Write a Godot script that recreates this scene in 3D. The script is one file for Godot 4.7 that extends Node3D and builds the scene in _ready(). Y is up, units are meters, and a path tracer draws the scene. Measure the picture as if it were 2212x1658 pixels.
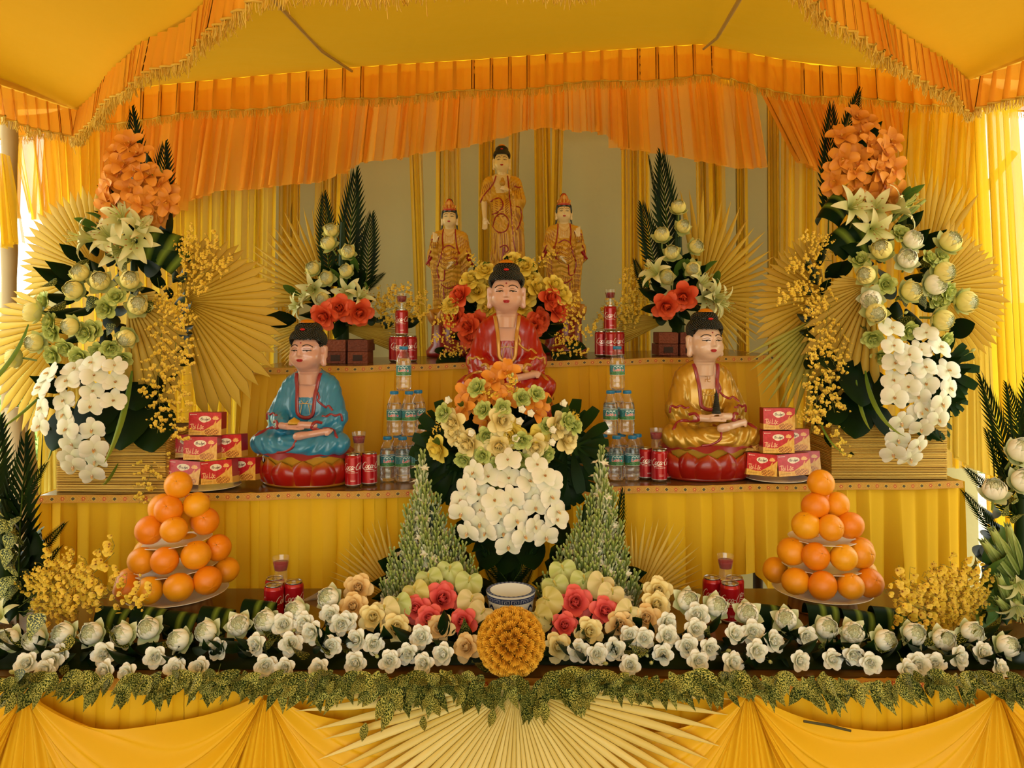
extends Node3D

const F := 1750.0          # focal length in pixels of the 2212 x 1658 frame
const EYE := 1.64
const TOP_FRONT := 0.75    # heights of the three altar tiers
const TOP_MID := 1.06
const TOP_BACK := 1.481
var rng := RandomNumberGenerator.new()
var M := {}
var proto := {}
var used := {}


class MB:
	var v := PackedVector3Array()
	var c := PackedColorArray()
	var uv := PackedVector2Array()
	var ix := PackedInt32Array()

	func add(p: Vector3, col: Color, t := Vector2.ZERO) -> int:
		v.append(p)
		c.append(col)
		uv.append(t)
		return v.size() - 1

	func tri(a: int, b: int, d: int) -> void:
		ix.append(a); ix.append(b); ix.append(d)

	func quad(a: int, b: int, d: int, e: int) -> void:
		ix.append(a); ix.append(b); ix.append(d)
		ix.append(a); ix.append(d); ix.append(e)

	func grid(nu: int, nv: int, f: Callable, col: Callable, flip := false) -> void:
		var s := v.size()
		for j in nv + 1:
			for i in nu + 1:
				var a := float(i) / nu
				var b := float(j) / nv
				v.append(f.call(a, b))
				c.append(col.call(a, b))
				uv.append(Vector2(a, b))
		for j in nv:
			for i in nu:
				var k := s + j * (nu + 1) + i
				if flip:
					quad(k, k + 1, k + nu + 2, k + nu + 1)
				else:
					quad(k, k + nu + 1, k + nu + 2, k + 1)

	func lathe(prof: Array, n: int, col: Callable, sx := 1.0, sz := 1.0) -> void:
		var s := v.size()
		var m := prof.size()
		for j in m:
			for i in n + 1:
				var a := TAU * i / n
				var q: Vector2 = prof[j]
				v.append(Vector3(cos(a) * q.x * sx, q.y, sin(a) * q.x * sz))
				c.append(col.call(float(i) / n, float(j) / (m - 1)))
				uv.append(Vector2(1.0 - float(i) / n, 1.0 - float(j) / (m - 1)))
		for j in m - 1:
			for i in n:
				var k := s + j * (n + 1) + i
				quad(k, k + 1, k + n + 2, k + n + 1)

	func tube(pts: Array, rad: Array, n: int, col: Color, col2 = null) -> void:
		var s := v.size()
		var m := pts.size()
		var side := Vector3.RIGHT
		for j in m:
			var d: Vector3 = (pts[mini(j + 1, m - 1)] - pts[maxi(j - 1, 0)]).normalized()
			if j == 0:
				side = d.cross(Vector3(0.31, 0.87, 0.38)).normalized()
			side = (side - d * side.dot(d)).normalized()
			var up := d.cross(side)
			var r: float = rad[mini(j, rad.size() - 1)]
			var cc: Color = col if col2 == null else col.lerp(col2, float(j) / (m - 1))
			for i in n:
				var a := TAU * i / n
				v.append(pts[j] + (side * cos(a) + up * sin(a)) * r)
				c.append(cc)
				uv.append(Vector2(float(i) / n, float(j) / (m - 1)))
		for j in m - 1:
			for i in n:
				var k := s + j * n
				var i2 := (i + 1) % n
				quad(k + i, k + n + i, k + n + i2, k + i2)
		var e := s + (m - 1) * n
		for i in range(1, n - 1):
			tri(s, s + i, s + i + 1)
			tri(e, e + i + 1, e + i)

	func box(at: Vector3, size: Vector3, col: Color, bev := 0.0, basis := Basis.IDENTITY) -> void:
		var h := size / 2.0
		var faces := [[0, 1, 2], [0, -1, 2], [1, 1, 0], [1, -1, 0], [2, 1, 1], [2, -1, 1]]
		if bev <= 0.0:
			for f in faces:
				var n := Vector3.ZERO
				n[f[0]] = f[1]
				var a := Vector3.ZERO
				a[(f[0] + 1) % 3] = 1
				var b := n.cross(a)
				var k := v.size()
				for q in [[-1, -1], [1, -1], [1, 1], [-1, 1]]:
					add(at + basis * ((n + a * q[0] + b * q[1]) * h), col, Vector2(q[0], q[1]) * 0.5 + Vector2(0.5, 0.5))
				quad(k, k + 3, k + 2, k + 1)
			return
		# rounded box: a 3-band sphere pushed out to the corners
		var s := v.size()
		var nn := 16
		var mm := 9
		for j in mm + 1:
			var t := -PI / 2 + PI * (float(j) / mm)
			for i in nn + 1:
				var a2 := TAU * (i + 0.5) / nn
				var d := Vector3(cos(t) * cos(a2), sin(t), cos(t) * sin(a2))
				var inner := h - Vector3.ONE * bev
				var p := Vector3(signf(d.x) * inner.x, signf(d.y) * inner.y, signf(d.z) * inner.z) + d * bev
				add(at + basis * p, col, Vector2(float(i) / nn, float(j) / mm))
		for j in mm:
			for i in nn:
				var k := s + j * (nn + 1) + i
				quad(k, k + 1, k + nn + 2, k + nn + 1)

	func ball(at: Vector3, r: Vector3, nu: int, nv: int, col: Color, basis := Basis.IDENTITY) -> void:
		var s := v.size()
		for j in nv + 1:
			var t := -PI / 2 + PI * float(j) / nv
			for i in nu + 1:
				var a := TAU * i / nu
				add(at + basis * (Vector3(cos(t) * cos(a), sin(t), cos(t) * sin(a)) * r), col, Vector2(float(i) / nu, float(j) / nv))
		for j in nv:
			for i in nu:
				var k := s + j * (nu + 1) + i
				quad(k, k + 1, k + nu + 2, k + nu + 1)

	# one petal or leaf: rises from the axis at angle phi, its midrib turning from elevation e0 to e1
	func petal(phi: float, r0: float, h0: float, e0: float, e1: float, l: float, w: float, cup: float, blunt: float, ca: Color, cb: Color, nu := 4, nv := 6, ruffle := 0.0, bp := 1.0, twist := 0.0) -> void:
		var s := v.size()
		var out := Vector3(cos(phi), 0, sin(phi))
		var side := Vector3(-sin(phi), 0, cos(phi))
		var p := out * r0 + Vector3.UP * h0
		for j in nv + 1:
			var t := float(j) / nv
			var e := lerpf(e0, e1, pow(t, bp))
			var d := out * cos(e) + Vector3.UP * sin(e)
			var n := -out * sin(e) + Vector3.UP * cos(e)
			if j > 0:
				p += d * (l / nv)
			var wt := w * pow(maxf(sin(PI * pow(t * 0.97 + 0.03, absf(blunt))), 0.0), 0.75 if blunt > 0.0 else 1.2)
			if blunt > 0.0 and blunt <= 0.63:   # broad petals with a rounded end
				wt = w * sqrt(maxf(1.0 - pow(absf(2.0 * pow(t * 0.94 + 0.06, blunt + 0.25) - 1.0), 3.4), 0.0))
			if j == nv:
				wt = w * (0.04 if blunt > 0.63 or blunt < 0.0 else 0.34)
			if j == 0:
				wt = maxf(wt, w * 0.16)
			var sd := side * cos(twist * t) + n * sin(twist * t)
			for i in nu + 1:
				var u := 2.0 * i / nu - 1.0
				var rf := ruffle * sin(u * 7.0 + phi * 5.0 + t * 4.0) * t * absf(u)
				v.append(p + sd * (u * wt * 0.5) + n * (cup * u * u * wt * 0.5 + rf * w))
				c.append(ca.lerp(cb, t))
				uv.append(Vector2(u * 0.5 + 0.5, t))
		for j in nv:
			for i in nu:
				var k := s + j * (nu + 1) + i
				quad(k, k + nu + 1, k + nu + 2, k + 1)

	func append(o: MB, xf: Transform3D, tint := Color.WHITE) -> void:
		var s := v.size()
		for k in o.v.size():
			v.append(xf * o.v[k])
			c.append(o.c[k] * tint)
		uv.append_array(o.uv)
		for k in o.ix:
			ix.append(k + s)

	func mesh() -> ArrayMesh:
		var n := PackedVector3Array()
		n.resize(v.size())
		for k in range(0, ix.size(), 3):
			var a := ix[k]; var b := ix[k + 1]; var d := ix[k + 2]
			var q := (v[d] - v[a]).cross(v[b] - v[a])
			n[a] += q; n[b] += q; n[d] += q
		for k in n.size():
			n[k] = n[k].normalized() if n[k].length_squared() > 1e-24 else Vector3.UP
		var ar := []
		ar.resize(Mesh.ARRAY_MAX)
		ar[Mesh.ARRAY_VERTEX] = v
		ar[Mesh.ARRAY_NORMAL] = n
		ar[Mesh.ARRAY_COLOR] = c
		ar[Mesh.ARRAY_TEX_UV] = uv
		ar[Mesh.ARRAY_INDEX] = ix
		var m := ArrayMesh.new()
		m.add_surface_from_arrays(Mesh.PRIMITIVE_TRIANGLES, ar)
		return m


# ---------------------------------------------------------------- small helpers
func P(px: float, py: float, d: float) -> Vector3:
	return Vector3((px - 1106.0) / F * d, EYE - (py - 700.0) / F * d, -d)

func hx(s: String) -> Color:            # a linear colour for vertices
	return Color(s).srgb_to_linear()

func flat(col: Color) -> Callable:
	return func(_a, _b): return col

func numbered(called: String) -> String:
	if not used.has(called):
		used[called] = 0
		return called
	used[called] += 1
	return "%s_%03d" % [called, used[called]]

func tag(o: Node, label: String, category: String, group := "", kind := "") -> Node:
	if label: o.set_meta("label", label)
	if category: o.set_meta("category", category)
	if group: o.set_meta("group", group)
	if kind: o.set_meta("kind", kind)
	return o

func thing(called: String, label: String, category: String, at := Vector3.ZERO, group := "", turn := 0.0) -> Node3D:
	var o := Node3D.new()
	o.name = numbered(called)
	add_child(o, true)
	o.position = at
	o.rotation.y = turn
	tag(o, label, category, group)
	return o

func part(parent: Node, called: String, mesh: Mesh, mat: Material, xf := Transform3D()) -> MeshInstance3D:
	var o := MeshInstance3D.new()
	o.name = called if parent != self else numbered(called)
	o.mesh = mesh
	o.material_override = mat
	o.transform = xf
	parent.add_child(o, true)
	return o

func structure(called: String, mesh: Mesh, mat: Material, label := "") -> MeshInstance3D:
	var o := part(self, called, mesh, mat)
	o.set_meta("kind", "structure")
	if label: o.set_meta("label", label)
	return o

func facing(at: Vector3, n: Vector3, roll := 0.0, scale := 1.0) -> Transform3D:
	var y := n.normalized()
	var x := Vector3.UP.cross(y)
	x = x.normalized() if x.length() > 0.1 else Vector3.RIGHT
	var z := x.cross(y)
	var b := Basis(x, y, z).rotated(y, roll)
	return Transform3D(b.scaled(Vector3.ONE * scale), at) if scale == 1.0 else Transform3D(b * Basis.from_scale(Vector3.ONE * scale), at)

func along(poly: Array, t: float) -> Vector3:
	var total := 0.0
	for i in poly.size() - 1:
		total += poly[i].distance_to(poly[i + 1])
	var want := t * total
	for i in poly.size() - 1:
		var l: float = poly[i].distance_to(poly[i + 1])
		if want <= l or i == poly.size() - 2:
			return poly[i].lerp(poly[i + 1], clampf(want / maxf(l, 1e-6), 0.0, 1.0))
		want -= l
	return poly[-1]

func resample(poly: Array, n: int) -> Array:
	var out := []
	for i in n + 1:
		out.append(along(poly, float(i) / n))
	return out

func mat(called: String, col: Color, rough := 0.6, opts := {}) -> StandardMaterial3D:
	var m := StandardMaterial3D.new()
	m.resource_name = called
	m.albedo_color = col
	m.roughness = rough
	m.cull_mode = BaseMaterial3D.CULL_DISABLED
	for k in opts:
		m.set(k, opts[k])
	M[called] = m
	return m

func vmat(called: String, rough := 0.6, opts := {}) -> StandardMaterial3D:
	var m := mat(called, Color.WHITE, rough, opts)
	m.vertex_color_use_as_albedo = true
	return m

func noise_tex(freq: float, stops: Array, size := 256, type := FastNoiseLite.TYPE_SIMPLEX_SMOOTH, normal := false, bump := 4.0, octaves := 4) -> NoiseTexture2D:
	var n := FastNoiseLite.new()
	n.seed = 7 + int(freq * 1000.0)
	n.noise_type = type
	n.frequency = freq
	n.fractal_octaves = octaves
	var t := NoiseTexture2D.new()
	t.width = size
	t.height = size
	t.seamless = true
	t.noise = n
	if normal:
		t.as_normal_map = true
		t.bump_strength = bump
	elif stops.size():
		var g := Gradient.new()
		g.offsets = PackedFloat32Array(stops.map(func(s): return s[0]))
		g.colors = PackedColorArray(stops.map(func(s): return s[1]))
		t.color_ramp = g
	return t

# a pleated cloth hung between two lines of points
func drape(mb: MB, top: Array, bot: Array, nu: int, nv: int, pleats: float, a0: float, a1: float, col: Color, lap := 0.0, seed_ := 0.0, nrm := Vector3(0, 0, 1), droop := 0.0) -> void:
	var T := resample(top, nu)
	var B := resample(bot, nu)
	if top.size() == bot.size() and top.size() > 100:
		B = []
		for i in nu + 1:
			var q := float(i) / nu * (bot.size() - 1)
			B.append(bot[int(q)].lerp(bot[mini(int(q) + 1, bot.size() - 1)], q - int(q)))
	var s := mb.v.size()
	for j in nv + 1:
		var v := float(j) / nv
		for i in nu + 1:
			var u := float(i) / nu
			var ph := TAU * pleats * u + 1.7 * sin(u * 23.0 + seed_) + 0.9 * sin(u * 51.0 + seed_ * 2.0)
			var amp := lerpf(a0, a1, pow(v, 0.7)) * (0.75 + 0.35 * sin(u * 37.0 + seed_ * 3.0))
			var p: Vector3 = T[i].lerp(B[i], v)
			var dir: Vector3 = (T[mini(i + 1, nu)] - T[maxi(i - 1, 0)]).normalized()
			var n := nrm if nrm != Vector3.ZERO else dir.cross(Vector3.UP).normalized()
			p += n * (amp * (sin(ph) + 0.25 * sin(2.0 * ph + v * 2.0 + seed_))) + dir * (lap * amp * sin(2.0 * ph))
			p.y -= droop * sin(PI * v) * (0.5 + 0.5 * sin(ph))
			mb.add(p, col, Vector2(u, v))
	for j in nv:
		for i in nu:
			var k := s + j * (nu + 1) + i
			mb.quad(k, k + 1, k + nu + 2, k + nu + 1)

# twisted threads hanging side by side from a line of points
func fringe(mb: MB, line: Array, count: int, len_: float, r: float, col: Color, col2: Color, depth := 0.01) -> void:
	var L := resample(line, count)
	for i in count + 1:
		var sway := Vector3(rng.randf_range(-0.25, 0.25), 0, rng.randf_range(-0.35, 0.35)) * len_
		var l := len_ * rng.randf_range(0.75, 1.1)
		if rng.randf() < 0.012:
			l *= 1.9
		var p: Vector3 = L[i] + Vector3(0, 0.004, rng.randf_range(-depth, depth))
		mb.tube([p, p + Vector3(sway.x * 0.25, -l * 0.55, sway.z * 0.4), p + Vector3(sway.x, -l, sway.z)], [r, r * 1.1, r * 0.8], 3, col.lerp(col2, rng.randf()))

func _ready() -> void:
	# ---- camera
	var cam := Camera3D.new()
	cam.name = "camera"
	cam.projection = Camera3D.PROJECTION_FRUSTUM
	cam.near = 0.05
	cam.far = 200.0
	cam.size = 2.0 * cam.near * 829.0 / F
	cam.frustum_offset = Vector2(0, -129.0 / F * cam.near)
	cam.position = Vector3(0, EYE, 0)
	add_child(cam)
	cam.current = true
	# ---- sky, sun, exposure
	var env := Environment.new()
	env.background_mode = Environment.BG_SKY
	env.sky = Sky.new()
	var sm := ProceduralSkyMaterial.new()
	sm.sky_top_color = Color(0.84, 0.87, 0.82)
	sm.sky_horizon_color = Color(0.97, 0.98, 0.92)
	sm.ground_horizon_color = Color(0.62, 0.60, 0.52)
	sm.ground_bottom_color = Color(0.42, 0.40, 0.33)
	sm.sun_angle_max = 20.0
	sm.sky_energy_multiplier = 1.0
	sm.ground_energy_multiplier = 1.0
	env.sky.sky_material = sm
	env.background_energy_multiplier = 3.4
	env.tonemap_mode = Environment.TONE_MAPPER_LINEAR
	env.tonemap_exposure = 1.33
	env.sdfgi_enabled = true
	env.ssao_enabled = true
	env.ssil_enabled = true
	var we := WorldEnvironment.new()
	we.name = "world"
	we.environment = env
	add_child(we)
	var sun := DirectionalLight3D.new()
	sun.name = "sun"
	sun.light_color = Color(1.0, 0.96, 0.88)
	sun.light_energy = 2.2
	sun.light_angular_distance = 1.5
	sun.shadow_enabled = true
	sun.rotation = Vector3(deg_to_rad(-76.0), deg_to_rad(150.0), 0)
	add_child(sun)

	rng.seed = 20240611
	make_materials()
	build_ground_and_tent()
	build_tables()
	build_statues()
	build_offerings()
	make_flowers()
	build_arrangements()
	build_front_row()

func make_materials() -> void:
	var weave := noise_tex(0.35, [], 128, FastNoiseLite.TYPE_VALUE, true, 1.2, 2)
	var crumple := noise_tex(0.02, [], 256, FastNoiseLite.TYPE_SIMPLEX_SMOOTH, true, 3.0, 4)
	# cloths
	var dull := {"metallic_specular": 0.2}
	var tri := {"uv1_triplanar": true, "uv1_world_triplanar": true, "uv1_scale": Vector3(0.7, 0.7, 0.7), "normal_enabled": true, "normal_texture": crumple}
	cloth("side_canvas", "e6b81a", 0.85, 0.06, tri.merged({"normal_scale": 0.25}))
	cloth("canvas", "cf9e0c", 0.9, 0.035, tri.merged({"normal_scale": 0.25}))
	cloth("pale_sheet", "f2e27c", 0.7, 0.4, {"metallic_specular": 0.2})
	cloth("rear_canvas", "eab81a", 0.85, 0.2, {"metallic_specular": 0.2})
	cloth("valance", "f7b43ae4", 0.6, 0.22, {"metallic_specular": 0.2, "transparency": BaseMaterial3D.TRANSPARENCY_ALPHA})
	cloth("fringe", "ecc34a", 0.5, 0.1, {})
	vmat("fringe_v", 0.5)
	cloth("sheer_orange", "fbbc4cac", 0.7, 0.25, {"transparency": BaseMaterial3D.TRANSPARENCY_ALPHA, "metallic_specular": 0.15})
	cloth("sheer_yellow", "f6d438a0", 0.7, 0.3, {"transparency": BaseMaterial3D.TRANSPARENCY_ALPHA, "metallic_specular": 0.15})
	cloth("backing", "a0976e", 0.8, 0.03, tri.merged({"normal_scale": 0.4, "metallic_specular": 0.2}))
	cloth("skirt", "e8b81e", 0.6, 0.15, {"metallic_specular": 0.3})
	cloth("skirt_back", "dda61e", 0.6, 0.1, {"metallic_specular": 0.3})
	cloth("satin", "eebc22", 0.45, 0.15, {"metallic_specular": 0.35})
	mat("trim_ribbon", Color.WHITE, 0.6, {"albedo_texture": ribbon_texture()})
	mat("table_top", Color("6a4a20"), 0.18, {})
	mat("wood", Color("8a5a30"), 0.6)
	mat("dark_wood", Color("3a2616"), 0.5)
	mat("bamboo", Color("a58f6a"), 0.7)
	mat("rope", Color("c0a060"), 0.9)
	mat("sand", Color("cfc6b4"), 0.95, {"albedo_texture": noise_tex(0.03, [[0.0, Color("a89c86")], [0.5, Color("d6cdbb")], [1.0, Color("efe8da")]], 256), "uv1_triplanar": true, "uv1_world_triplanar": true, "uv1_scale": Vector3(0.8, 0.8, 0.8)})
	mat("grass", Color("7d9148"), 0.95)
	vmat("leafy", 0.7, {"backlight_enabled": true, "backlight": Color(0.3, 0.3, 0.3)})
	vmat("petal", 0.55, {"backlight_enabled": true, "backlight": Color(0.35, 0.35, 0.35)})
	vmat("leaf", 0.42, {"metallic_specular": 0.3, "backlight_enabled": true, "backlight": Color(0.2, 0.2, 0.2)})
	vmat("dark_leaf", 0.42, {"metallic_specular": 0.18})
	vmat("fan", 0.6, {"backlight_enabled": true, "backlight": Color(0.4, 0.4, 0.4)})
	vmat("paint", 0.3, {"metallic_specular": 0.4, "clearcoat_enabled": true, "clearcoat": 0.4, "clearcoat_roughness": 0.12})
	vmat("gilt", 0.48, {"metallic": 0.2, "clearcoat_enabled": true, "clearcoat": 0.1, "clearcoat_roughness": 0.2})
	vmat("matte", 0.7)
	vmat("glossy", 0.15)
	mat("porcelain", Color("efeee6"), 0.12)
	mat("orange_peel", Color("ee9a10"), 0.38, {"normal_enabled": true, "normal_texture": noise_tex(0.12, [], 256, FastNoiseLite.TYPE_CELLULAR, true, 5.0, 1), "normal_scale": 0.5, "uv1_triplanar": true, "uv1_scale": Vector3(9, 9, 9)})
	mat("orange_deep", Color("ea860a"), 0.38, {"normal_enabled": true, "normal_texture": M.orange_peel.normal_texture, "normal_scale": 0.5, "uv1_triplanar": true, "uv1_scale": Vector3(9, 9, 9)})
	mat("orange_light", Color("f0a814"), 0.38, {"normal_enabled": true, "normal_texture": M.orange_peel.normal_texture, "normal_scale": 0.5, "uv1_triplanar": true, "uv1_scale": Vector3(9, 9, 9)})
	mat("aluminium", Color("c9c9c6"), 0.25, {"metallic": 1.0})
	mat("glass", Color(1, 1, 1, 0.06), 0.03, {"refraction_enabled": true, "refraction_scale": 0.05, "cull_mode": BaseMaterial3D.CULL_BACK})
	mat("bottle_skin", Color(0.98, 0.99, 0.97, 0.025), 0.03, {"transparency": BaseMaterial3D.TRANSPARENCY_ALPHA})
	mat("water", Color(1, 1, 1, 0.02), 0.0, {"refraction_enabled": true, "refraction_scale": 0.033, "cull_mode": BaseMaterial3D.CULL_BACK})
	mat("red_drink", Color("8c0812"), 0.15, {"metallic_specular": 0.2})
	mat("blue_cap", Color("2b7fb0"), 0.35)
	var speck := noise_tex(0.022, [[0.0, Color("16230e")], [0.50, Color("233715")], [0.53, Color("8f963c")], [0.58, Color("c6c264")], [1.0, Color("d6d080")]], 512, FastNoiseLite.TYPE_SIMPLEX_SMOOTH, false, 4.0, 5)
	mat("speckled_leaf", Color.WHITE, 0.5, {"metallic_specular": 0.2, "albedo_texture": speck, "backlight_enabled": true, "backlight": Color(0.2, 0.2, 0.2)})
	var speck2 := noise_tex(0.025, [[0.0, Color("131f0c")], [0.57, Color("1d2f12")], [0.60, Color("7f8a38")], [0.66, Color("b8b458")], [1.0, Color("c8c26a")]], 512, FastNoiseLite.TYPE_SIMPLEX_SMOOTH, false, 4.0, 5)
	mat("speckled_dark", Color.WHITE, 0.5, {"metallic_specular": 0.2, "albedo_texture": speck2})
	vmat("brick", 0.85, {"normal_enabled": true, "normal_texture": noise_tex(0.08, [], 128, FastNoiseLite.TYPE_SIMPLEX_SMOOTH, true, 4.0, 3), "uv1_triplanar": true, "uv1_scale": Vector3(6, 6, 6)})

func cloth(called: String, hex: String, rough: float, through: float, opts: Dictionary) -> void:
	var m := mat(called, Color(hex), rough, opts)
	var l := Color(hex).srgb_to_linear()
	var k := 2.0 * through / maxf(l.r, maxf(l.g, l.b))
	m.backlight_enabled = true
	m.backlight = Color(l.r * k, l.g * k, l.b * k).linear_to_srgb()

# yellow ribbon with a red blossom and a green diamond in turn
func ribbon_texture() -> ImageTexture:
	var im := Image.create(256, 96, false, Image.FORMAT_RGB8)
	im.fill(Color("c48f26"))
	var r := RandomNumberGenerator.new()
	r.seed = 5
	for k in 520:
		var x := r.randi_range(0, 254)
		var y := r.randi_range(12, 84)
		im.fill_rect(Rect2i(x, y, r.randi_range(2, 5), 2), [Color("b5701c"), Color("dcb552"), Color("8f6216")][k % 3])
	for x in range(0, 256, 8):
		im.fill_rect(Rect2i(x, 2, 5, 5), Color("b9791c"))
		im.fill_rect(Rect2i(x, 89, 5, 5), Color("b9791c"))
	for y in 96:
		for x in 256:
			var a := Vector2(x - 64, y - 48)
			var pet := 20.0 + 9.0 * cos(a.angle() * 6.0)
			if a.length() < pet:
				im.set_pixel(x, y, Color("b8321e") if a.length() > 8.0 else Color("f2cf52"))
			var b := Vector2(x - 192, y - 48)
			var dd := absf(b.x) * 0.8 + absf(b.y)
			if dd < 23.0:
				im.set_pixel(x, y, Color("3f4a1e") if dd > 10.0 else Color("6a2a18"))
			elif dd < 27.0:
				im.set_pixel(x, y, Color("ecc858"))
	return ImageTexture.create_from_image(im)

# ---------------------------------------------------------------- ground, tent, curtains
func pts(px: Array, d0: float, d1 := -1.0) -> Array:
	var out := []
	for i in px.size():
		var t := float(i) / maxi(px.size() - 1, 1)
		out.append(P(px[i][0], px[i][1], d0 if d1 < 0.0 else lerpf(d0, d1, t)))
	return out

func fan_sheet(mb: MB, centre: Vector3, rim: Array, rows: int, sag: float) -> void:
	var n := rim.size() - 1
	mb.grid(n, rows, func(u, v):
		var p: Vector3 = rim[int(round(u * n))]
		var q := centre.lerp(p, v)
		q.y -= sag * sin(PI * v)
		return q, flat(Color.WHITE))

func build_ground_and_tent() -> void:
	var g := MB.new()
	g.box(Vector3(0, -0.1, -10), Vector3(120, 0.2, 120), Color.WHITE)
	structure("floor", g.mesh(), M.sand)
	# far slope with grass and bushes outside
	var hill := MB.new()
	hill.grid(40, 10, func(u, v):
		var a := lerpf(-2.4, 2.4, u)
		var r := lerpf(9.0, 60.0, v)
		return Vector3(sin(a) * r, -0.02 + 6.0 * v * v * (0.7 + 0.3 * sin(u * 9.0)) + 0.05 * sin(u * 90.0), -cos(a) * r), flat(Color.WHITE))
	structure("hillside", hill.mesh(), M.grass)
	var bmesh := bush_mesh()
	var where := [[-0.3, 905, 8.5, 0.9], [30, 890, 11.5, 1.0], [85, 900, 10.0, 0.8], [1995, 1010, 8.0, 0.5], [2090, 930, 10.0, 0.7], [2230, 915, 9.0, 0.7]]
	var said := ["pale green bush in the open air beyond the tent's left edge", "green bush behind the bamboo poles at the tent's left opening", "green bush seen past the straw planter box on the left", "low green bush beyond the straw planter box on the right", "green bush behind the bright sheet at the right opening", "green bush at the far right outside the tent"]
	for i in where.size():
		var w: Array = where[i]
		var o := thing("bush", said[i], "bush", Vector3((w[0] - 1106.0) / F * w[2], 0, -w[2]))
		o.scale = Vector3.ONE * w[3]
		part(o, "foliage", bmesh, M.leafy)
		var st := MB.new()
		st.tube([Vector3(0, 0, 0), Vector3(0.03, 0.5, 0)], [0.04, 0.02], 6, hx("5a4a30"))
		part(o, "stem", st.mesh(), M.leafy)

	# canopy: a flat near field, then a higher field behind the scalloped valance
	var H := EYE + 0.92
	var A := []   # the edge that carries the near valance, left to right
	for q in [[-2.05, 2.3], [-1.965, 3.11], [-1.87, 3.5], [-1.74, 3.33], [-1.38, 2.85], [-1.215, 2.65], [-1.12, 2.57], [-1.0, 2.47], [-0.9, 2.34], [-0.765, 2.17], [-0.64, 2.01], [-0.45, 1.93], [-0.285, 1.95], [0.0, 1.9], [0.16, 1.94], [0.31, 1.87], [0.46, 1.83], [0.634, 1.9], [0.777, 2.08], [0.92, 2.22], [1.1, 2.42], [1.31, 2.63], [1.576, 2.89], [1.72, 3.06], [1.785, 2.82], [1.86, 2.2]]:
		A.append(Vector3(q[0], H, -q[1]))
	var near := MB.new()
	near.grid(A.size() - 1, 8, func(u, v):
		var p: Vector3 = A[int(round(u * (A.size() - 1)))]
		var back := Vector3(lerpf(-2.6, 2.5, u), H + 0.40, 2.6)
		var q := back.lerp(p, v)
		q.y += 0.12 * sin(PI * v) * sin(PI * u)
		return q, flat(Color.WHITE))
	structure("ceiling", near.mesh(), M.canvas)
	var B := pts([[-60, 238], [120, 212], [330, 185], [560, 163], [760, 145], [1000, 130], [1250, 112], [1520, 95], [1640, 120], [1760, 140], [1900, 148], [2060, 160], [2300, 178]], 4.18)
	var A2 := resample(A.slice(2, 24), 24)
	var B2 := resample(B, 24)
	var far_ := MB.new()
	far_.grid(24, 8, func(u, v):
		var i := int(round(u * 24))
		var q: Vector3 = (A2[i] + Vector3(0, 0.015, 0)).lerp(B2[i], v)
		q.y -= 0.03 * sin(PI * v) * (1.0 + sin(u * 20.0))
		return q, flat(Color.WHITE))
	structure("ceiling", far_.mesh(), M.canvas)
	var rear := MB.new()
	rear.grid(24, 2, func(u, v):
		var q: Vector3 = B2[int(round(u * 24))]
		return q.lerp(Vector3(q.x * 1.05, q.y + 0.02, -4.85), v), flat(Color.WHITE))
	structure("ceiling", rear.mesh(), M.rear_canvas)
	# corner triangles close the roof above the side walls
	var side := MB.new()
	for s in [[A2[0], B2[0], Vector3(-2.05, H, -2.3)], [A2[24], B2[24], Vector3(1.9, H, -2.2)]]:
		var a: Vector3 = s[0] + Vector3(0, 0.012, 0)
		var b: Vector3 = s[1]
		var d: Vector3 = s[2] + Vector3(0, 0.012, 0)
		side.grid(6, 6, func(u, v): return a.lerp(b, u).lerp(d, v), flat(Color.WHITE))
	structure("ceiling", side.mesh(), M.canvas)
	var near_sides := MB.new()
	for sx in [-1.0, 1.0]:
		drape(near_sides, [Vector3(sx * 2.1, H + 0.02, -2.25), Vector3(sx * 2.6, H + 0.40, 2.6)], [Vector3(sx * 2.35, 0.1, -2.0), Vector3(sx * 2.65, 0.1, 2.6)], 160, 8, 22, 0.03, 0.05, Color.WHITE, 0.3, sx, Vector3(1, 0, 0))
	structure("wall_side", near_sides.mesh(), M.side_canvas)
	var ropes := MB.new()
	for s in [[[585, -10], 2.35, [760, 145], 4.1], [[1600, -8], 2.3, [1520, 97], 4.1]]:
		var a2 := P(s[0][0], s[0][1], s[1])
		var b2 := P(s[2][0], s[2][1], s[3])
		a2.y -= 0.004
		ropes.tube([a2, a2.lerp(b2, 0.5) - Vector3(0, 0.04, 0), b2 - Vector3(0, 0.02, 0)], [0.007], 6, Color.WHITE)
	structure("trim_1", ropes.mesh(), M.rope, "rope seams along the yellow canopy")

	# valances with fringes
	make_valance(A.map(func(p): return p - Vector3(0, 0.006, 0)), 0.125, 118, "yellow pleated valance with a fringe along the near scalloped canopy edge", 0.034)
	make_valance(B.map(func(p): return p + Vector3(0, -0.01, 0.02)), 0.165, 60, "yellow pleated valance with a fringe along the back of the canopy, above the curtains", 0.042)

	# back wall: a greyish sheet, sheer strips before it, orange swagged layer on top
	var wall := MB.new()
	wall.grid(60, 20, func(u, v):
		return Vector3(lerpf(-2.75, 2.75, u), 3.2 * v, -4.78 + 0.012 * sin(u * 40.0 + v * 3.0) + 0.01 * sin(u * 90.0 + v * 9.0)), flat(Color.WHITE))
	structure("wall_back", wall.mesh(), M.backing)

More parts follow.
